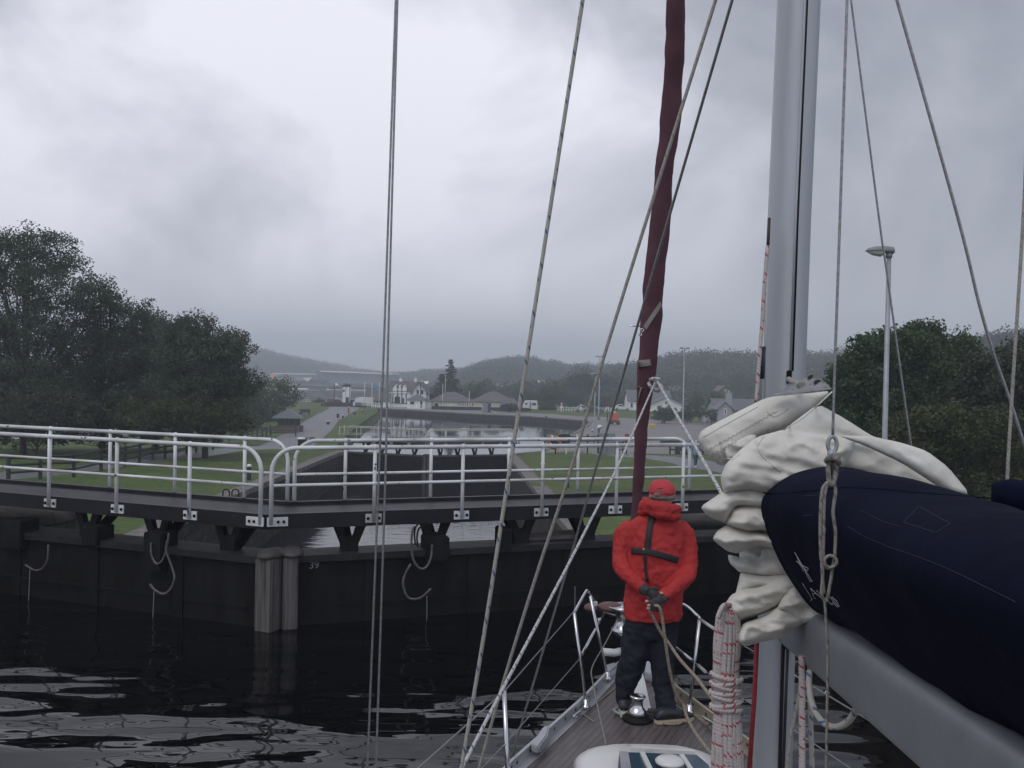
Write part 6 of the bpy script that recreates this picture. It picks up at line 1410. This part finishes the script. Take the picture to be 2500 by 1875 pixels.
# ---- flaked mainsail
SL = thing('flaked_mainsail', 'crumpled cream mainsail flaked in folds on the boom in front of the mast', 'sail', P(1880, 1300, 3.2))
from mathutils import noise as NZ
def pillow(px, D, h, Rr, tilt=0.0, seed=0, back=.03, wr=1.0):
    base = [Vector((x, y)) for x, y in px]; q_ = []
    for i in range(len(base)):
        a, b = base[i], base[(i+1) % len(base)]; q_ += [a*.85+b*.15, a*.15+b*.85]
    base = q_; poly = []
    for i in range(len(base)):
        a, b = base[i], base[(i+1) % len(base)]; n_ = max(1, int((b-a).length/5)); poly += [a.lerp(b, k/n_) for k in range(n_)]
    xs = [p.x for p in poly]; ys = [p.y for p in poly]; inner = []
    pt_ = [(p.x, p.y) for p in poly]; A_ = np.array(pt_)
    for x in np.arange(min(xs), max(xs), 5):
        for y in np.arange(min(ys), max(ys), 5):
            if inside((x, y), pt_) and np.min(np.hypot(A_[:, 0]-x, A_[:, 1]-y)) > 2.5: inner.append((x+random.uniform(-.4, .4), y+random.uniform(-.4, .4)))
    allp = pt_+inner; n_ = len(pt_)
    out = geometry.delaunay_2d_cdt([Vector(p) for p in allp], [(i, (i+1) % n_) for i in range(n_)], [], 1, 1e-3)
    V, F = out[0], out[2]; B = np.roll(A_, -1, 0); res = []
    for v in V:
        ap = np.array([v.x, v.y])-A_; ab = B-A_; t_ = np.clip((ap*ab).sum(1)/((ab*ab).sum(1)+1e-9), 0, 1); d = np.min(np.linalg.norm(ap-ab*t_[:, None], axis=1))*D/FPX
        k = min(1, d/Rr); rim = math.sqrt(max(0, 1-(1-k)**2)); v1 = (v.y-min(ys))/(max(ys)-min(ys))
        u = (v.x+v.y*.35)*.011+seed*3.1; w_ = (v.y-v.x*.25)*.030
        n1_ = 1-abs(NZ.noise(Vector((u, w_, seed))))*3.2; n2_ = NZ.noise(Vector((u*2.7, w_*2.1, seed+5)))
        res.append(h*rim*(.25+.75*math.sin(min(1, v1*1.25)*math.pi/2))+wr*min(1, d/.03)*(.021*n1_+.013*n2_))
    vs = []; nV = len(V)
    for v, hh in zip(V, res): vs.append(P(v.x, v.y, D-hh+tilt*(v.x-min(xs))/FPX*D))
    for v, hh in zip(V, res): vs.append(P(v.x, v.y, D+back+hh*.3+tilt*(v.x-min(xs))/FPX*D))
    fs = [tuple(f) for f in F]+[tuple(nV+i for i in reversed(f)) for f in F]; cnt = {}
    for f in F:
        for i in range(len(f)): cnt[(f[i], f[(i+1) % len(f)])] = 1
    for (a, b) in list(cnt):
        if (b, a) not in cnt: fs.append((b, a, nV+a, nV+b))
    return vs, fs
FOLDS = [   # outline, distance, bulge, rim radius
 ([(1873, 969), (1790, 1010), (1712, 1050), (1702, 1075), (1722, 1112), (1761, 1139), (1780, 1128), (1800, 1110), (1845, 1067), (1917, 1047), (1975, 1005), (2033, 953), (1950, 962)], 3.30, .05, .05, .25),
 ([(1997, 985), (1920, 1043), (1900, 1080), (1960, 1120), (2080, 1150), (2240, 1200), (2350, 1215), (2311, 1140), (2250, 1098), (2137, 1069), (2060, 1020)], 3.20, .03, .04, .2),
 ([(2040, 1062), (2130, 1065), (2200, 1080), (2262, 1100), (2315, 1140), (2368, 1205), (2330, 1215), (2270, 1175), (2200, 1130), (2110, 1088)], 2.95, .035, .03, .2),
 ([(1770, 1074), (1845, 1058), (1850, 1085), (1800, 1125), (1775, 1125), (1762, 1100)], 3.26, .02, .02, 1),
 ([(1845, 1067), (1917, 1047), (2000, 1060), (2090, 1067), (2078, 1114), (2040, 1170), (1953, 1180), (1890, 1212), (1830, 1200), (1765, 1205), (1758, 1165), (1772, 1132), (1808, 1096)], 3.17, .075, .045, .65),
 ([(1709, 1237), (1761, 1202), (1790, 1186), (1830, 1178), (1900, 1192), (1900, 1247), (1800, 1236), (1785, 1262), (1776, 1280), (1725, 1259)], 3.20, .085, .032, 1),
 ([(1770, 1278), (1785, 1243), (1810, 1232), (1859, 1228), (1910, 1240), (1920, 1312), (1860, 1296), (1827, 1302), (1790, 1290)], 3.18, .085, .03, 1),
 ([(1738, 1317), (1750, 1296), (1776, 1280), (1820, 1292), (1881, 1302), (1925, 1322), (1915, 1344), (1850, 1330), (1801, 1352), (1776, 1347)], 3.17, .085, .03, 1),
 ([(1776, 1352), (1810, 1362), (1857, 1362), (1860, 1340), (1900, 1335), (1930, 1345), (1950, 1412), (1863, 1409), (1838, 1404), (1808, 1400), (1780, 1375)], 3.22, .055, .03, 1),
 ([(1808, 1395), (1865, 1405), (1925, 1390), (1965, 1430), (1903, 1442), (1850, 1435), (1793, 1458), (1800, 1430)], 3.20, .055, .025, 1),
 ([(1771, 1472), (1785, 1452), (1815, 1436), (1860, 1430), (1890, 1408), (1930, 1402), (1968, 1430), (1925, 1470), (1863, 1500), (1794, 1518), (1776, 1497)], 3.17, .085, .032, 1),
 ([(1895, 1487), (1912, 1455), (1940, 1428), (1990, 1478), (2044, 1519), (1990, 1524), (1953, 1521), (1930, 1500)], 3.10, .05, .028, 1),
 ([(1799, 1572), (1801, 1545), (1815, 1520), (1863, 1505), (1900, 1478), (1930, 1478), (1955, 1494), (1975, 1518), (1935, 1535), (1917, 1556), (1860, 1568), (1823, 1578)], 3.12, .085, .032, 1),
 ([(1815, 1190), (2050, 1150), (2080, 1300), (2010, 1440), (1930, 1470), (1850, 1450), (1812, 1400), (1800, 1330), (1800, 1250)], 3.30, .04, .1, 1),
]
SFO = []
for i, (px, D, h_, rr_, wr_) in enumerate(FOLDS):
    vs, fs = pillow(px, D, h_, rr_, 0, i+1, wr=wr_)
    o = MB().add(vs, fs, None, True).build('sail_fold', CLOTH, SL); finish(o, [('SMOOTH', dict(factor=.5, iterations=1))]); SFO.append(o)
bvs = bvh_of(SFO); ZIG = mat('zigzag_stitch', (.27, .26, .24), .9)
def zig(a, b, n_, amp):
    a, b = Vector(a), Vector(b); d = (b-a)/n_; nn = Vector((-d.y, d.x)).normalized()*amp; o = []
    for k in range(n_): o += [a+d*k, a+d*k+nn, a+d*(k+.5)+nn, a+d*(k+.5)]
    return [(p.x, p.y) for p in o]
scrib([zig((1728, 1098), (1900, 1000), 16, 3), zig((1735, 1112), (1800, 1072), 7, 5), zig((1745, 1128), (1770, 1090), 4, 6), zig((1760, 1078), (1775, 1120), 4, 5), [(1872, 1005), (1888, 1018), (1905, 1012), (1925, 998)], [(1880, 1045), (1862, 1070), (1850, 1088)], [(1716, 1068), (1780, 1032), (1850, 993)]], .0007, ZIG, 'stitching', SL, bvs, 3.2, .002)
scrib([[(1845, 1069), (1848, 1090), (1862, 1115), (1885, 1135), (1905, 1150)], [(1922, 1044), (1960, 1020), (2000, 986), (2032, 956)], [(1765, 1118), (1790, 1122), (1808, 1108)]], .003, CLOTH, 'sail_hem', SL, bvs, 3.1, .001)
# headboard plate with three eyes
hb = [P(1884, 967, 3.24), P(2033, 951, 3.14), P(2022, 938, 3.15), P(1989, 910, 3.2), P(1975, 918, 3.22), P(1949, 932, 3.24), P(1920, 950, 3.25)]
hbo = bevel(MB().extrude(hb, (0, .014, 0)).build('headboard', mat('headboard_alloy', (.25, .25, .26), .5, .3, var=.3, scale=12), SL), .002)
bvh_ = bvh_of([hbo])
for (x, y) in ((1981, 922), (1996, 934), (1956, 941)):
    c = proj(bvh_, x, y, .002, 3.2); MB().torus(c, .0135, .0022, (0, 1, .15), 20, 6, (1, .8)).build('headboard_eye', GREYM, hbo); MB().lathe(c, [(.0125, -.001), (.0125, .001)], 16, axis=(0, -1, -.1)).build('eye_hole', BLK, hbo)
for (x, y) in ((1900, 959), (1918, 964), (1935, 950), (1960, 958), (1985, 954), (1978, 938), (2015, 945), (2010, 934)):
    MB().lathe(proj(bvh_, x, y, .001, 3.2), [(.0028, 0), (.002, .0015)], 8, axis=(0, -1, 0)).build('rivet', GREYM, hbo)
TB(bezier([P(1926, 926, 3.45), P(1935, 932, 3.35), P(1948, 937, 3.25), P(1957, 941, 3.2)], 4), .011, 'halyard_shackle', R_CREAM, SL)
# ---- coil of red-flecked rope on the mast
CO = thing('rope_coil', 'big hanging coil of white rope with red flecks lashed beside the mast', 'rope', P(1780, 1600, 3.1))
rs_ = random.Random(9)
def ctr(y): return np.interp(y, [1480, 1560, 1650, 1720, 1800, 1900, 2050], [1778, 1776, 1772, 1775, 1776, 1775, 1778])
def cw(y): return np.interp(y, [1478, 1500, 1560, 1640, 1680, 1720, 1800, 1900, 2050], [8, 26, 34, 30, 31, 30, 37, 42, 46])
mbs = []
for k in range(22):
    a = 2*math.pi*k/22+rs_.uniform(-.12, .12); q_ = []
    tws = rs_.uniform(-.5, .5)
    for y in (1484, 1500, 1530, 1570, 1620, 1660, 1700, 1740, 1800, 1870, 1950):
        aa = a+tws*math.sin((y-1480)/130); w_ = cw(y)*3.1/FPX*.86
        c = P(ctr(y), y, 3.1); q_.append(c+Vector((w_*math.cos(aa), .55*w_*math.sin(aa), 0)))
    MB().tube(bezier(q_, 4), .0085, 7).build('strand', R_RED, CO)
for k in range(9):
    a = 2*math.pi*k/9; q_ = []
    for y in (1490, 1560, 1650, 1700, 1800, 1950):
        w_ = cw(y)*3.1/FPX*.45; c = P(ctr(y), y, 3.1); q_.append(c+Vector((w_*math.cos(a), .6*w_*math.sin(a)-.012, 0)))
    MB().tube(bezier(q_, 4), .0088, 7).build('strand', R_RED, CO)
for i, y in enumerate((1652, 1664, 1676, 1689, 1702, 1716, 1728)):
    w_ = 36*3.1/FPX; c = P(1773+rs_.uniform(-2, 2), y, 3.1); dz_ = rs_.uniform(-.012, .012)
    pts = [c+Vector((w_*math.cos(a), .62*w_*math.sin(a), dz_*math.cos(a))) for a in [2*math.pi*j/20 for j in range(21)]]
    MB().tube(pts, .0085, 7, cap=False).build('wrap', R_RED, CO)
MB().tube(bezier([P(1752, 1510, 3.05), P(1764, 1482, 3.06), P(1782, 1478, 3.1), P(1800, 1500, 3.12)], 5), .009, 7).build('strand', R_RED, CO)

# ================================================================== THE MAN ON THE FOREDECK
MAN = thing('person', 'man seen from behind in red jacket and cap holding a rope behind his back', 'person', PZ(1590, 1740, 1.2))
Q = lambda x, y, dy=0.0: P(x, y, 7.0+dy)
m_ = 7.0/FPX
def ering(x0, x1, y, dp, dy=0, n=28, sq=.9):
    c = Q((x0+x1)/2, y, dy); w_ = (x1-x0)/2*m_
    return [c+Vector((w_*math.copysign(abs(math.cos(a))**sq, math.cos(a)), dp*math.copysign(abs(math.sin(a))**sq, math.sin(a)), 0)) for a in [2*math.pi*k/n for k in range(n)]]
def tube3(mb, pts, rr, n=14): mb.tube(bezier(pts, 5), list(np.interp(np.linspace(0, len(pts)-1, (len(pts)-1)*5+1), range(len(pts)), rr)), n)
tj = bpy.data.textures.new('cloth_wrinkle', 'CLOUDS'); tj.noise_scale = .10; tj.noise_depth = 3
tj2 = bpy.data.textures.new('cloth_wrinkle2', 'CLOUDS'); tj2.noise_scale = .035; tj2.noise_depth = 1
FIN = lambda o, v, s1, s2: finish(o, [('REMESH', dict(mode='VOXEL', voxel_size=v)), ('SMOOTH', dict(factor=.5, iterations=4)), ('DISPLACE', dict(texture=tj, strength=s1, texture_coords='GLOBAL', mid_level=.5)), ('DISPLACE', dict(texture=tj2, strength=s2, texture_coords='GLOBAL', mid_level=.5)), ('SMOOTH', dict(factor=.4, iterations=1))])
# body: one continuous surface (head, neck, torso, arms, hands, legs) mostly under the clothes
bd = MB()
bd.loft([ering(1603, 1631, 1262, .06), ering(1600, 1634, 1240, .062), ering(1596, 1638, 1228, .075), ering(1591, 1643, 1215, .095, .01), ering(1589, 1645, 1200, .105, .015), ering(1592, 1642, 1184, .09, .015), ering(1604, 1630, 1176, .05, .015)])
bd.loft([ering(1540, 1650, 1500, .12), ering(1545, 1655, 1400, .12), ering(1540, 1660, 1300, .12), ering(1570, 1640, 1262, .08)])
L_ARM = [Q(1532, 1292), Q(1513, 1345, -.02), Q(1512, 1384, -.07), Q(1542, 1415, -.19), Q(1575, 1441, -.25)]
R_ARM = [Q(1668, 1297), Q(1680, 1350, -.02), Q(1679, 1396, -.06), Q(1655, 1429, -.18), Q(1620, 1457, -.255)]
tube3(bd, L_ARM, [.05, .045, .04, .035, .03]); tube3(bd, R_ARM, [.045, .04, .035, .028, .024])
tube3(bd, [Q(1560, 1500), Q(1548, 1620, .0), Q(1524, 1715, .04)], [.08, .06, .04]); tube3(bd, [Q(1620, 1500), Q(1618, 1620, -.04), Q(1628, 1740, -.14)], [.08, .06, .04])
# left hand (upper): palm across the back, fingers wrapped round the other wrist; right hand (lower) grips the rope
def hand(mb, base, fwd_, across, out_, tips, L_=.075, r=.0085):
    fwd_, across, out_ = Vector(fwd_).normalized(), Vector(across).normalized(), Vector(out_).normalized()
    pal = []
    for u, w_ in ((0, .026), (.3, .034), (.7, .041), (1, .040)):
        c = base+fwd_*.085*u; pal.append([c+across*w_*math.cos(a)+out_*.015*math.sin(a) for a in [2*math.pi*k/14 for k in range(14)]])
    mb.loft(pal)
    for k, ln in enumerate((.92, 1.0, .95, .75)):
        s = base+fwd_*.08+across*(.031-.0205*k); curl = tips
        p1 = s+fwd_*.034*ln; p2 = p1+(fwd_*(1-curl)-out_*curl).normalized()*.026*ln; p3 = p2+(fwd_*(.4-curl)-out_*curl*1.1).normalized()*.022*ln
        mb.tube([s-fwd_*.01, s+fwd_*.015, p1, (p1+p2)/2, p2, p3], [r*1.1, r*1.08, r, r*.97, r*.92, r*.7], 8)
    s = base+fwd_*.025+across*.033; mb.tube([s, s+across*.02+fwd_*.02-out_*.005, s+across*.025+fwd_*.045-out_*.012, s+across*.018+fwd_*.066-out_*.02], [.0125, .0115, .0105, .008], 8)
lb, rb = Q(1577, 1441, -.26), Q(1618, 1462, -.30)
hL = dict(fwd_=Vector((.60, -.05, -.42)), across=Vector((.42, 0, .6)), out_=Vector((.05, -1, -.05)), tips=.55)
hR = dict(fwd_=Vector((-.62, -.05, -.38)), across=Vector((.35, 0, -.62)), out_=Vector((-.05, -1, 0)), tips=.75)
hand(bd, lb, **hL); hand(bd, rb, **hR)
body = bd.build('body', SKIN, MAN); finish(body, [('REMESH', dict(mode='VOXEL', voxel_size=.0055)), ('SMOOTH', dict(factor=.5, iterations=2))])
# ears, face details on the far side
fc = MB(); hc = Q(1617, 1206, .0)
for s in (-1, 1): fc.sphere(hc+Vector((s*.089, .0, -.012)), .03, 10, 8, (.35, .6, 1))
fc.sphere(hc+Vector((0, .125, -.02)), .02, 10, 8, (.8, 1, 1.3)); fc.tube([hc+Vector((-.025, .112, -.06)), hc+Vector((0, .12, -.062)), hc+Vector((.025, .112, -.06))], .006, 6)
fc.build('ears_and_face', SKIN, MAN)
for s in (-1, 1): MB().sphere(hc+Vector((s*.032, .1, .01)), .012, 10, 8).build('eye', WHW, MAN)
hr = MB().loft([ering(1590, 1644, 1222, .09, -.004), ering(1586, 1648, 1212, .105, .0), ering(1586, 1648, 1204, .112, .005)]).build('hair', HAIR, MAN)
finish(hr, [('SUBSURF', dict(levels=1)), ('DISPLACE', dict(texture=tj2, strength=.008, texture_coords='GLOBAL'))])
# cap
cp = MB().loft([ering(1583, 1650, 1207, .118, .012), ering(1583, 1649, 1199, .12, .012), ering(1584, 1648, 1190, .116, .014), ering(1589, 1643, 1180, .1, .014), ering(1598, 1634, 1173, .068, .014), ering(1610, 1623, 1170.5, .02, .014)]).build('cap', REDH, MAN)
finish(cp, [('SUBSURF', dict(levels=2)), ('DISPLACE', dict(texture=tj2, strength=.004, texture_coords='GLOBAL'))])
MB().add([hc+Vector((x*.085, .10+.075*(1-abs(x)**2.2)*t_, .012-.012*t_-.01*x*x)) for t_ in (0, .5, 1) for x in (-1, -.6, -.2, .2, .6, 1)], [(j*6+i, j*6+i+1, j*6+i+7, j*6+i+6) for j in range(2) for i in range(5)]).build('cap_peak', REDH, MAN)
bvcap = bvh_of([cp]); 
arcp = [(1595+ (1627-1595)*t_, 1207-9.5*math.sin(math.pi*t_)) for t_ in np.linspace(0, 1, 11)]
vs = [proj(bvcap, x, y, .004, 6.9) for x, y in arcp]+[proj(bvcap, x, 1208.5+1.5*math.sin(math.pi*(x-1595)/32), .004, 6.9) for x, y in arcp]
vs = [v for v in vs]; MB().add(vs, [(i, i+1, 12+i, 11+i) for i in range(10)]).build('cap_opening', HAIR, MAN)
scrib([[(1584, 1206), (1600, 1209), (1617, 1210), (1634, 1209), (1648, 1206)]], .003, REDH, 'cap_band', MAN, bvcap, 6.88, .002)
scrib([[(1605, 1192.5), (1617, 1192)]], .0035, mat('dark_red_thread', (.16, .02, .03), .8), 'cap_mark', MAN, bvcap, 6.88, .001)
# jacket
jk = MB()
jk.loft([ering(1523, 1663, 1509, .165), ering(1521, 1665, 1497, .172), ering(1524, 1666, 1460, .172), ering(1527, 1667, 1410, .168), ering(1528, 1670, 1360, .165), ering(1526, 1674, 1315, .155), ering(1530, 1672, 1288, .135), ering(1548, 1658, 1268, .11), ering(1572, 1640, 1254, .085), ering(1585, 1634, 1240, .08)])
tube3(jk, [Q(1545, 1282, .0), Q(1524, 1302, -.0), Q(1517, 1345, -.02), Q(1517, 1384, -.07), Q(1544, 1414, -.18), Q(1570, 1437, -.235)], [.06, .072, .066, .064, .054, .046])
tube3(jk, [Q(1655, 1284, .0), Q(1674, 1306, -.0), Q(1681, 1350, -.02), Q(1679, 1396, -.07), Q(1653, 1429, -.19), Q(1615, 1459, -.275)], [.06, .072, .068, .066, .055, .046])
jko = jk.build('jacket', RED, MAN); FIN(jko, .009, .034, .016)
# rolled hood and collar
hd = MB()
tube3(hd, [Q(1574, 1236, .04), Q(1573, 1234, -.04), Q(1590, 1236, -.11), Q(1618, 1241, -.135), Q(1640, 1244, -.11), Q(1652, 1244, -.04), Q(1650, 1240, .05)], [.035, .042, .045, .048, .045, .038, .03])
tube3(hd, [Q(1562, 1252, .0), Q(1580, 1247, -.09), Q(1612, 1256, -.145), Q(1640, 1260, -.125), Q(1658, 1258, -.06)], [.02, .032, .038, .034, .022])
tube3(hd, [Q(1573, 1222, -.02), Q(1580, 1226, -.075), Q(1586, 1238, -.11)], [.022, .03, .03])
hdo = hd.build('hood', RED, MAN); FIN(hdo, .007, .03, .014)
bvj = bvh_of([jko, hdo])
def strap(px, wpx, nm, lift=.009, dflt=6.83):
    P_ = []
    for i in range(len(px)-1):
        n_ = max(2, int(math.hypot(px[i+1][0]-px[i][0], px[i+1][1]-px[i][1])/7)); P_ += [Vector(px[i]).lerp(Vector(px[i+1]), k/n_) for k in range(n_)]
    P_.append(Vector(px[-1])); vs = []
    ds = []
    for i, p in enumerate(P_):
        d = (P_[min(i+1, len(P_)-1)]-P_[max(i-1, 0)]).normalized(); n_ = Vector((-d.y, d.x))
        dep = []
        for s in (-.5, -.17, .17, .5): dep.append(proj(bvj, p.x+n_.x*wpx*s, p.y+n_.y*wpx*s, lift, dflt).y)
        ds.append((p, n_, dep))
    for i, (p, n_, dep) in enumerate(ds):
        for j, s in enumerate((-.5, -.17, .17, .5)):
            D = np.mean([ds[min(max(i+q, 0), len(ds)-1)][2][j] for q in (-1, 0, 1)]); vs.append(P(p.x+n_.x*wpx*s, p.y+n_.y*wpx*s, D))
    o = MB().add(vs, [(i*4+j, i*4+j+1, i*4+j+5, i*4+j+4) for i in range(len(P_)-1) for j in range(3)], None, True).build(nm, STRAP, MAN)
    return finish(o, [('SOLIDIFY', dict(thickness=.004, offset=0))])
strap([(1592, 1253), (1586, 1290), (1579, 1345)], 15, 'harness_strap'); strap([(1541, 1345), (1580, 1347), (1620, 1357), (1656, 1368)], 16, 'harness_strap', .012); strap([(1574, 1352), (1576, 1390), (1581, 1420)], 7, 'harness_strap')
MB().lathe(proj(bvj, 1571.5, 1341, .014, 6.8), [(.010, 0), (.009, .004), (.003, .005)], 14, axis=(0, -1, 0)).build('harness_button', mat('orange_button', (.6, .16, .08), .5), MAN)
# gloves: thin shells over the hands, finger tips left bare
gl = MB()
hand(gl, lb-Vector((0, .004, 0)), **{**hL, 'tips': .5}, r=.0105); hand(gl, rb-Vector((0, .004, 0)), **{**hR, 'tips': .7}, r=.0105)
for a, b, w_ in ((Q(1568, 1436, -.235), Q(1583, 1446, -.27), .046), (Q(1627, 1453, -.25), Q(1614, 1464, -.3), .042)): gl.tube([a, b], [w_, w_*.72], 14)
glo = gl.build('gloves', GLOVE, MAN); FIN(glo, .0045, .01, .006)
for (x, y, dy) in ((1579, 1468, -.325), (1584, 1478, -.33), (1583, 1485, -.325), (1615, 1448, -.31)): MB().sphere(Q(x, y, dy), .012, 10, 8, (1.2, .9, .9)).build('bare_fingertip', SKIN, MAN)
# trousers, boots
tr = MB()
tr.loft([ering(1527, 1658, 1490, .135), ering(1526, 1656, 1530, .135), ering(1524, 1650, 1555, .125)])
tube3(tr, [Q(1558, 1535), Q(1551, 1590, .0), Q(1537, 1640, .01), Q(1526, 1680, .03), Q(1524, 1716, .05)], [.115, .112, .095, .074, .062])
tube3(tr, [Q(1620, 1535), Q(1616, 1600, -.03), Q(1620, 1660, -.06), Q(1624, 1710, -.1), Q(1628, 1748, -.14)], [.115, .098, .083, .076, .07])
tro = tr.build('trousers', TROU, MAN); FIN(tro, .011, .04, .014)
def boot(c, ang, L_=.30):
    d = Vector((math.cos(ang), math.sin(ang), 0)); n_ = Vector((-d.y, d.x, 0)); rs2 = []
    for u, w_, h in ((-.09, .030, .06), (-.06, .045, .10), (0, .048, .11), (.08, .05, .085), (.15, .052, .065), (.20, .04, .05), (.225, .015, .03)):
        o_ = c+d*u; rs2.append([o_+n_*w_*math.cos(a)+Vector((0, 0, .022+(h-.02)*(.5+.5*math.sin(a)))) for a in [2*math.pi*k/16 for k in range(16)]])
    b = MB().loft(rs2).build('boot', BOOT, MAN)
    out_ = [c+d*u+n_*w_ for u, w_ in ((-.095, 0), (-.085, .04), (0, .05), (.12, .055), (.2, .045), (.235, 0))]+[c+d*u-n_*w_ for u, w_ in ((.2, .045), (.12, .055), (0, .05), (-.085, .04))]
    MB().extrude(out_, (0, 0, .024)).build('sole', SOLE, b)
boot(PZ(1524, 1733, 1.205), R(80)); boot(PZ(1626, 1762, 1.205), R(18))
# the line he holds
line('mooring_line', 'tan rope held behind the man and led down to the deck at right', [(1597, 1478, 6.68), (1609, 1482, 6.66), (1616, 1505, 6.68), (1625, 1570, 6.72), (1636, 1640, 6.78), (1652, 1700, 6.85), (1668, 1722, 6.9), (1676, 1748, 6.7), (1695, 1785, 6.4), (1727, 1828, 6.1), (1760, 1862, 5.85)], .0115, R_TAN)
line('mooring_line', 'tan rope running from the man to the right behind the coil', [(1586, 1488, 6.7), (1601, 1520, 6.74), (1616, 1548, 6.76), (1634, 1572, 6.77), (1660, 1610, 6.6), (1700, 1655, 6.2), (1738, 1705, 5.9), (1790, 1770, 5.5)], .0115, R_TAN)
line('deck_line', 'tan rope lying on deck round the right boot', [(1604, 1757, 6.84), (1620, 1766, 6.75), (1650, 1768, 6.74), (1672, 1760, 6.8), (1681, 1748, 6.88)], .008, R_TAN)
# ---- walker on the lane
WK = thing('person', 'distant walker in a pale blue jacket and jeans on the grey lane', 'person', PT(1698, 1140))
wp = WK.location.copy(); wx = lambda dx, dz, dy=0: wp+Vector((dx, dy, dz))
def er(c, a_, b_, n=14): return [c+Vector((a_*math.cos(t_), b_*math.sin(t_), 0)) for t_ in [2*math.pi*k/n for k in range(n)]]
b_ = MB(); b_.loft([er(wx(0, 1.42), .05, .05), er(wx(0, 1.5), .07, .09), er(wx(0, 1.6), .08, .1), er(wx(0, 1.7), .05, .06)]); b_.loft([er(wx(0, .8), .15, .1), er(wx(0, 1.4), .17, .1), er(wx(0, 1.46), .06, .06)])
for s in (-1, 1): b_.tube([wx(s*.08, .85), wx(s*.06, .45, .1*s), wx(s*.05, .05, .18*s)], [.08, .06, .045], 8); b_.tube([wx(s*.19, 1.38), wx(s*.32, 1.12), wx(s*.24, .95, -.1)], [.05, .04, .03], 8)
finish(b_.build('body', SKIN, WK), [('REMESH', dict(mode='VOXEL', voxel_size=.02))])
j_ = MB(); j_.loft([er(wx(0, .78), .2, .14), er(wx(0, 1.1), .2, .14), er(wx(0, 1.38), .21, .13), er(wx(0, 1.47), .08, .07)])
for s in (-1, 1): j_.tube([wx(s*.17, 1.37), wx(s*.33, 1.12), wx(s*.25, .95, -.1)], [.075, .07, .055], 8)
finish(j_.build('jacket', mat('pale_blue_jacket', (.20, .29, .38), .8, var=.2, scale=8), WK), [('REMESH', dict(mode='VOXEL', voxel_size=.025))])
j_ = MB()
for s in (-1, 1): j_.tube([wx(s*.08, .85), wx(s*.06, .45, .1*s), wx(s*.05, .08, .18*s)], [.105, .085, .07], 8)
finish(j_.build('jeans', mat('jeans', (.04, .065, .11), .8), WK), [('REMESH', dict(mode='VOXEL', voxel_size=.025))])
MB().sphere(wx(0, 1.63), .1, 10, 8, (.95, 1.1, .9)).build('hair', mat('pale_hat', (.5, .5, .52), .8), WK)
for s in (-1, 1): MB().box(wx(s*.05, .04, .18*s-.05), (.09, .26, .08)).build('shoe', WHW, WK)
o = MB().tube([wx(.27, 1.15, -.05), wx(.45, 1.0, -.05), wx(.62, .93, -.05)], [.06, .08, .03], 6).build('umbrella', BLK, None, 'folded black umbrella carried under the arm of the distant walker', 'umbrella')
HAZE()
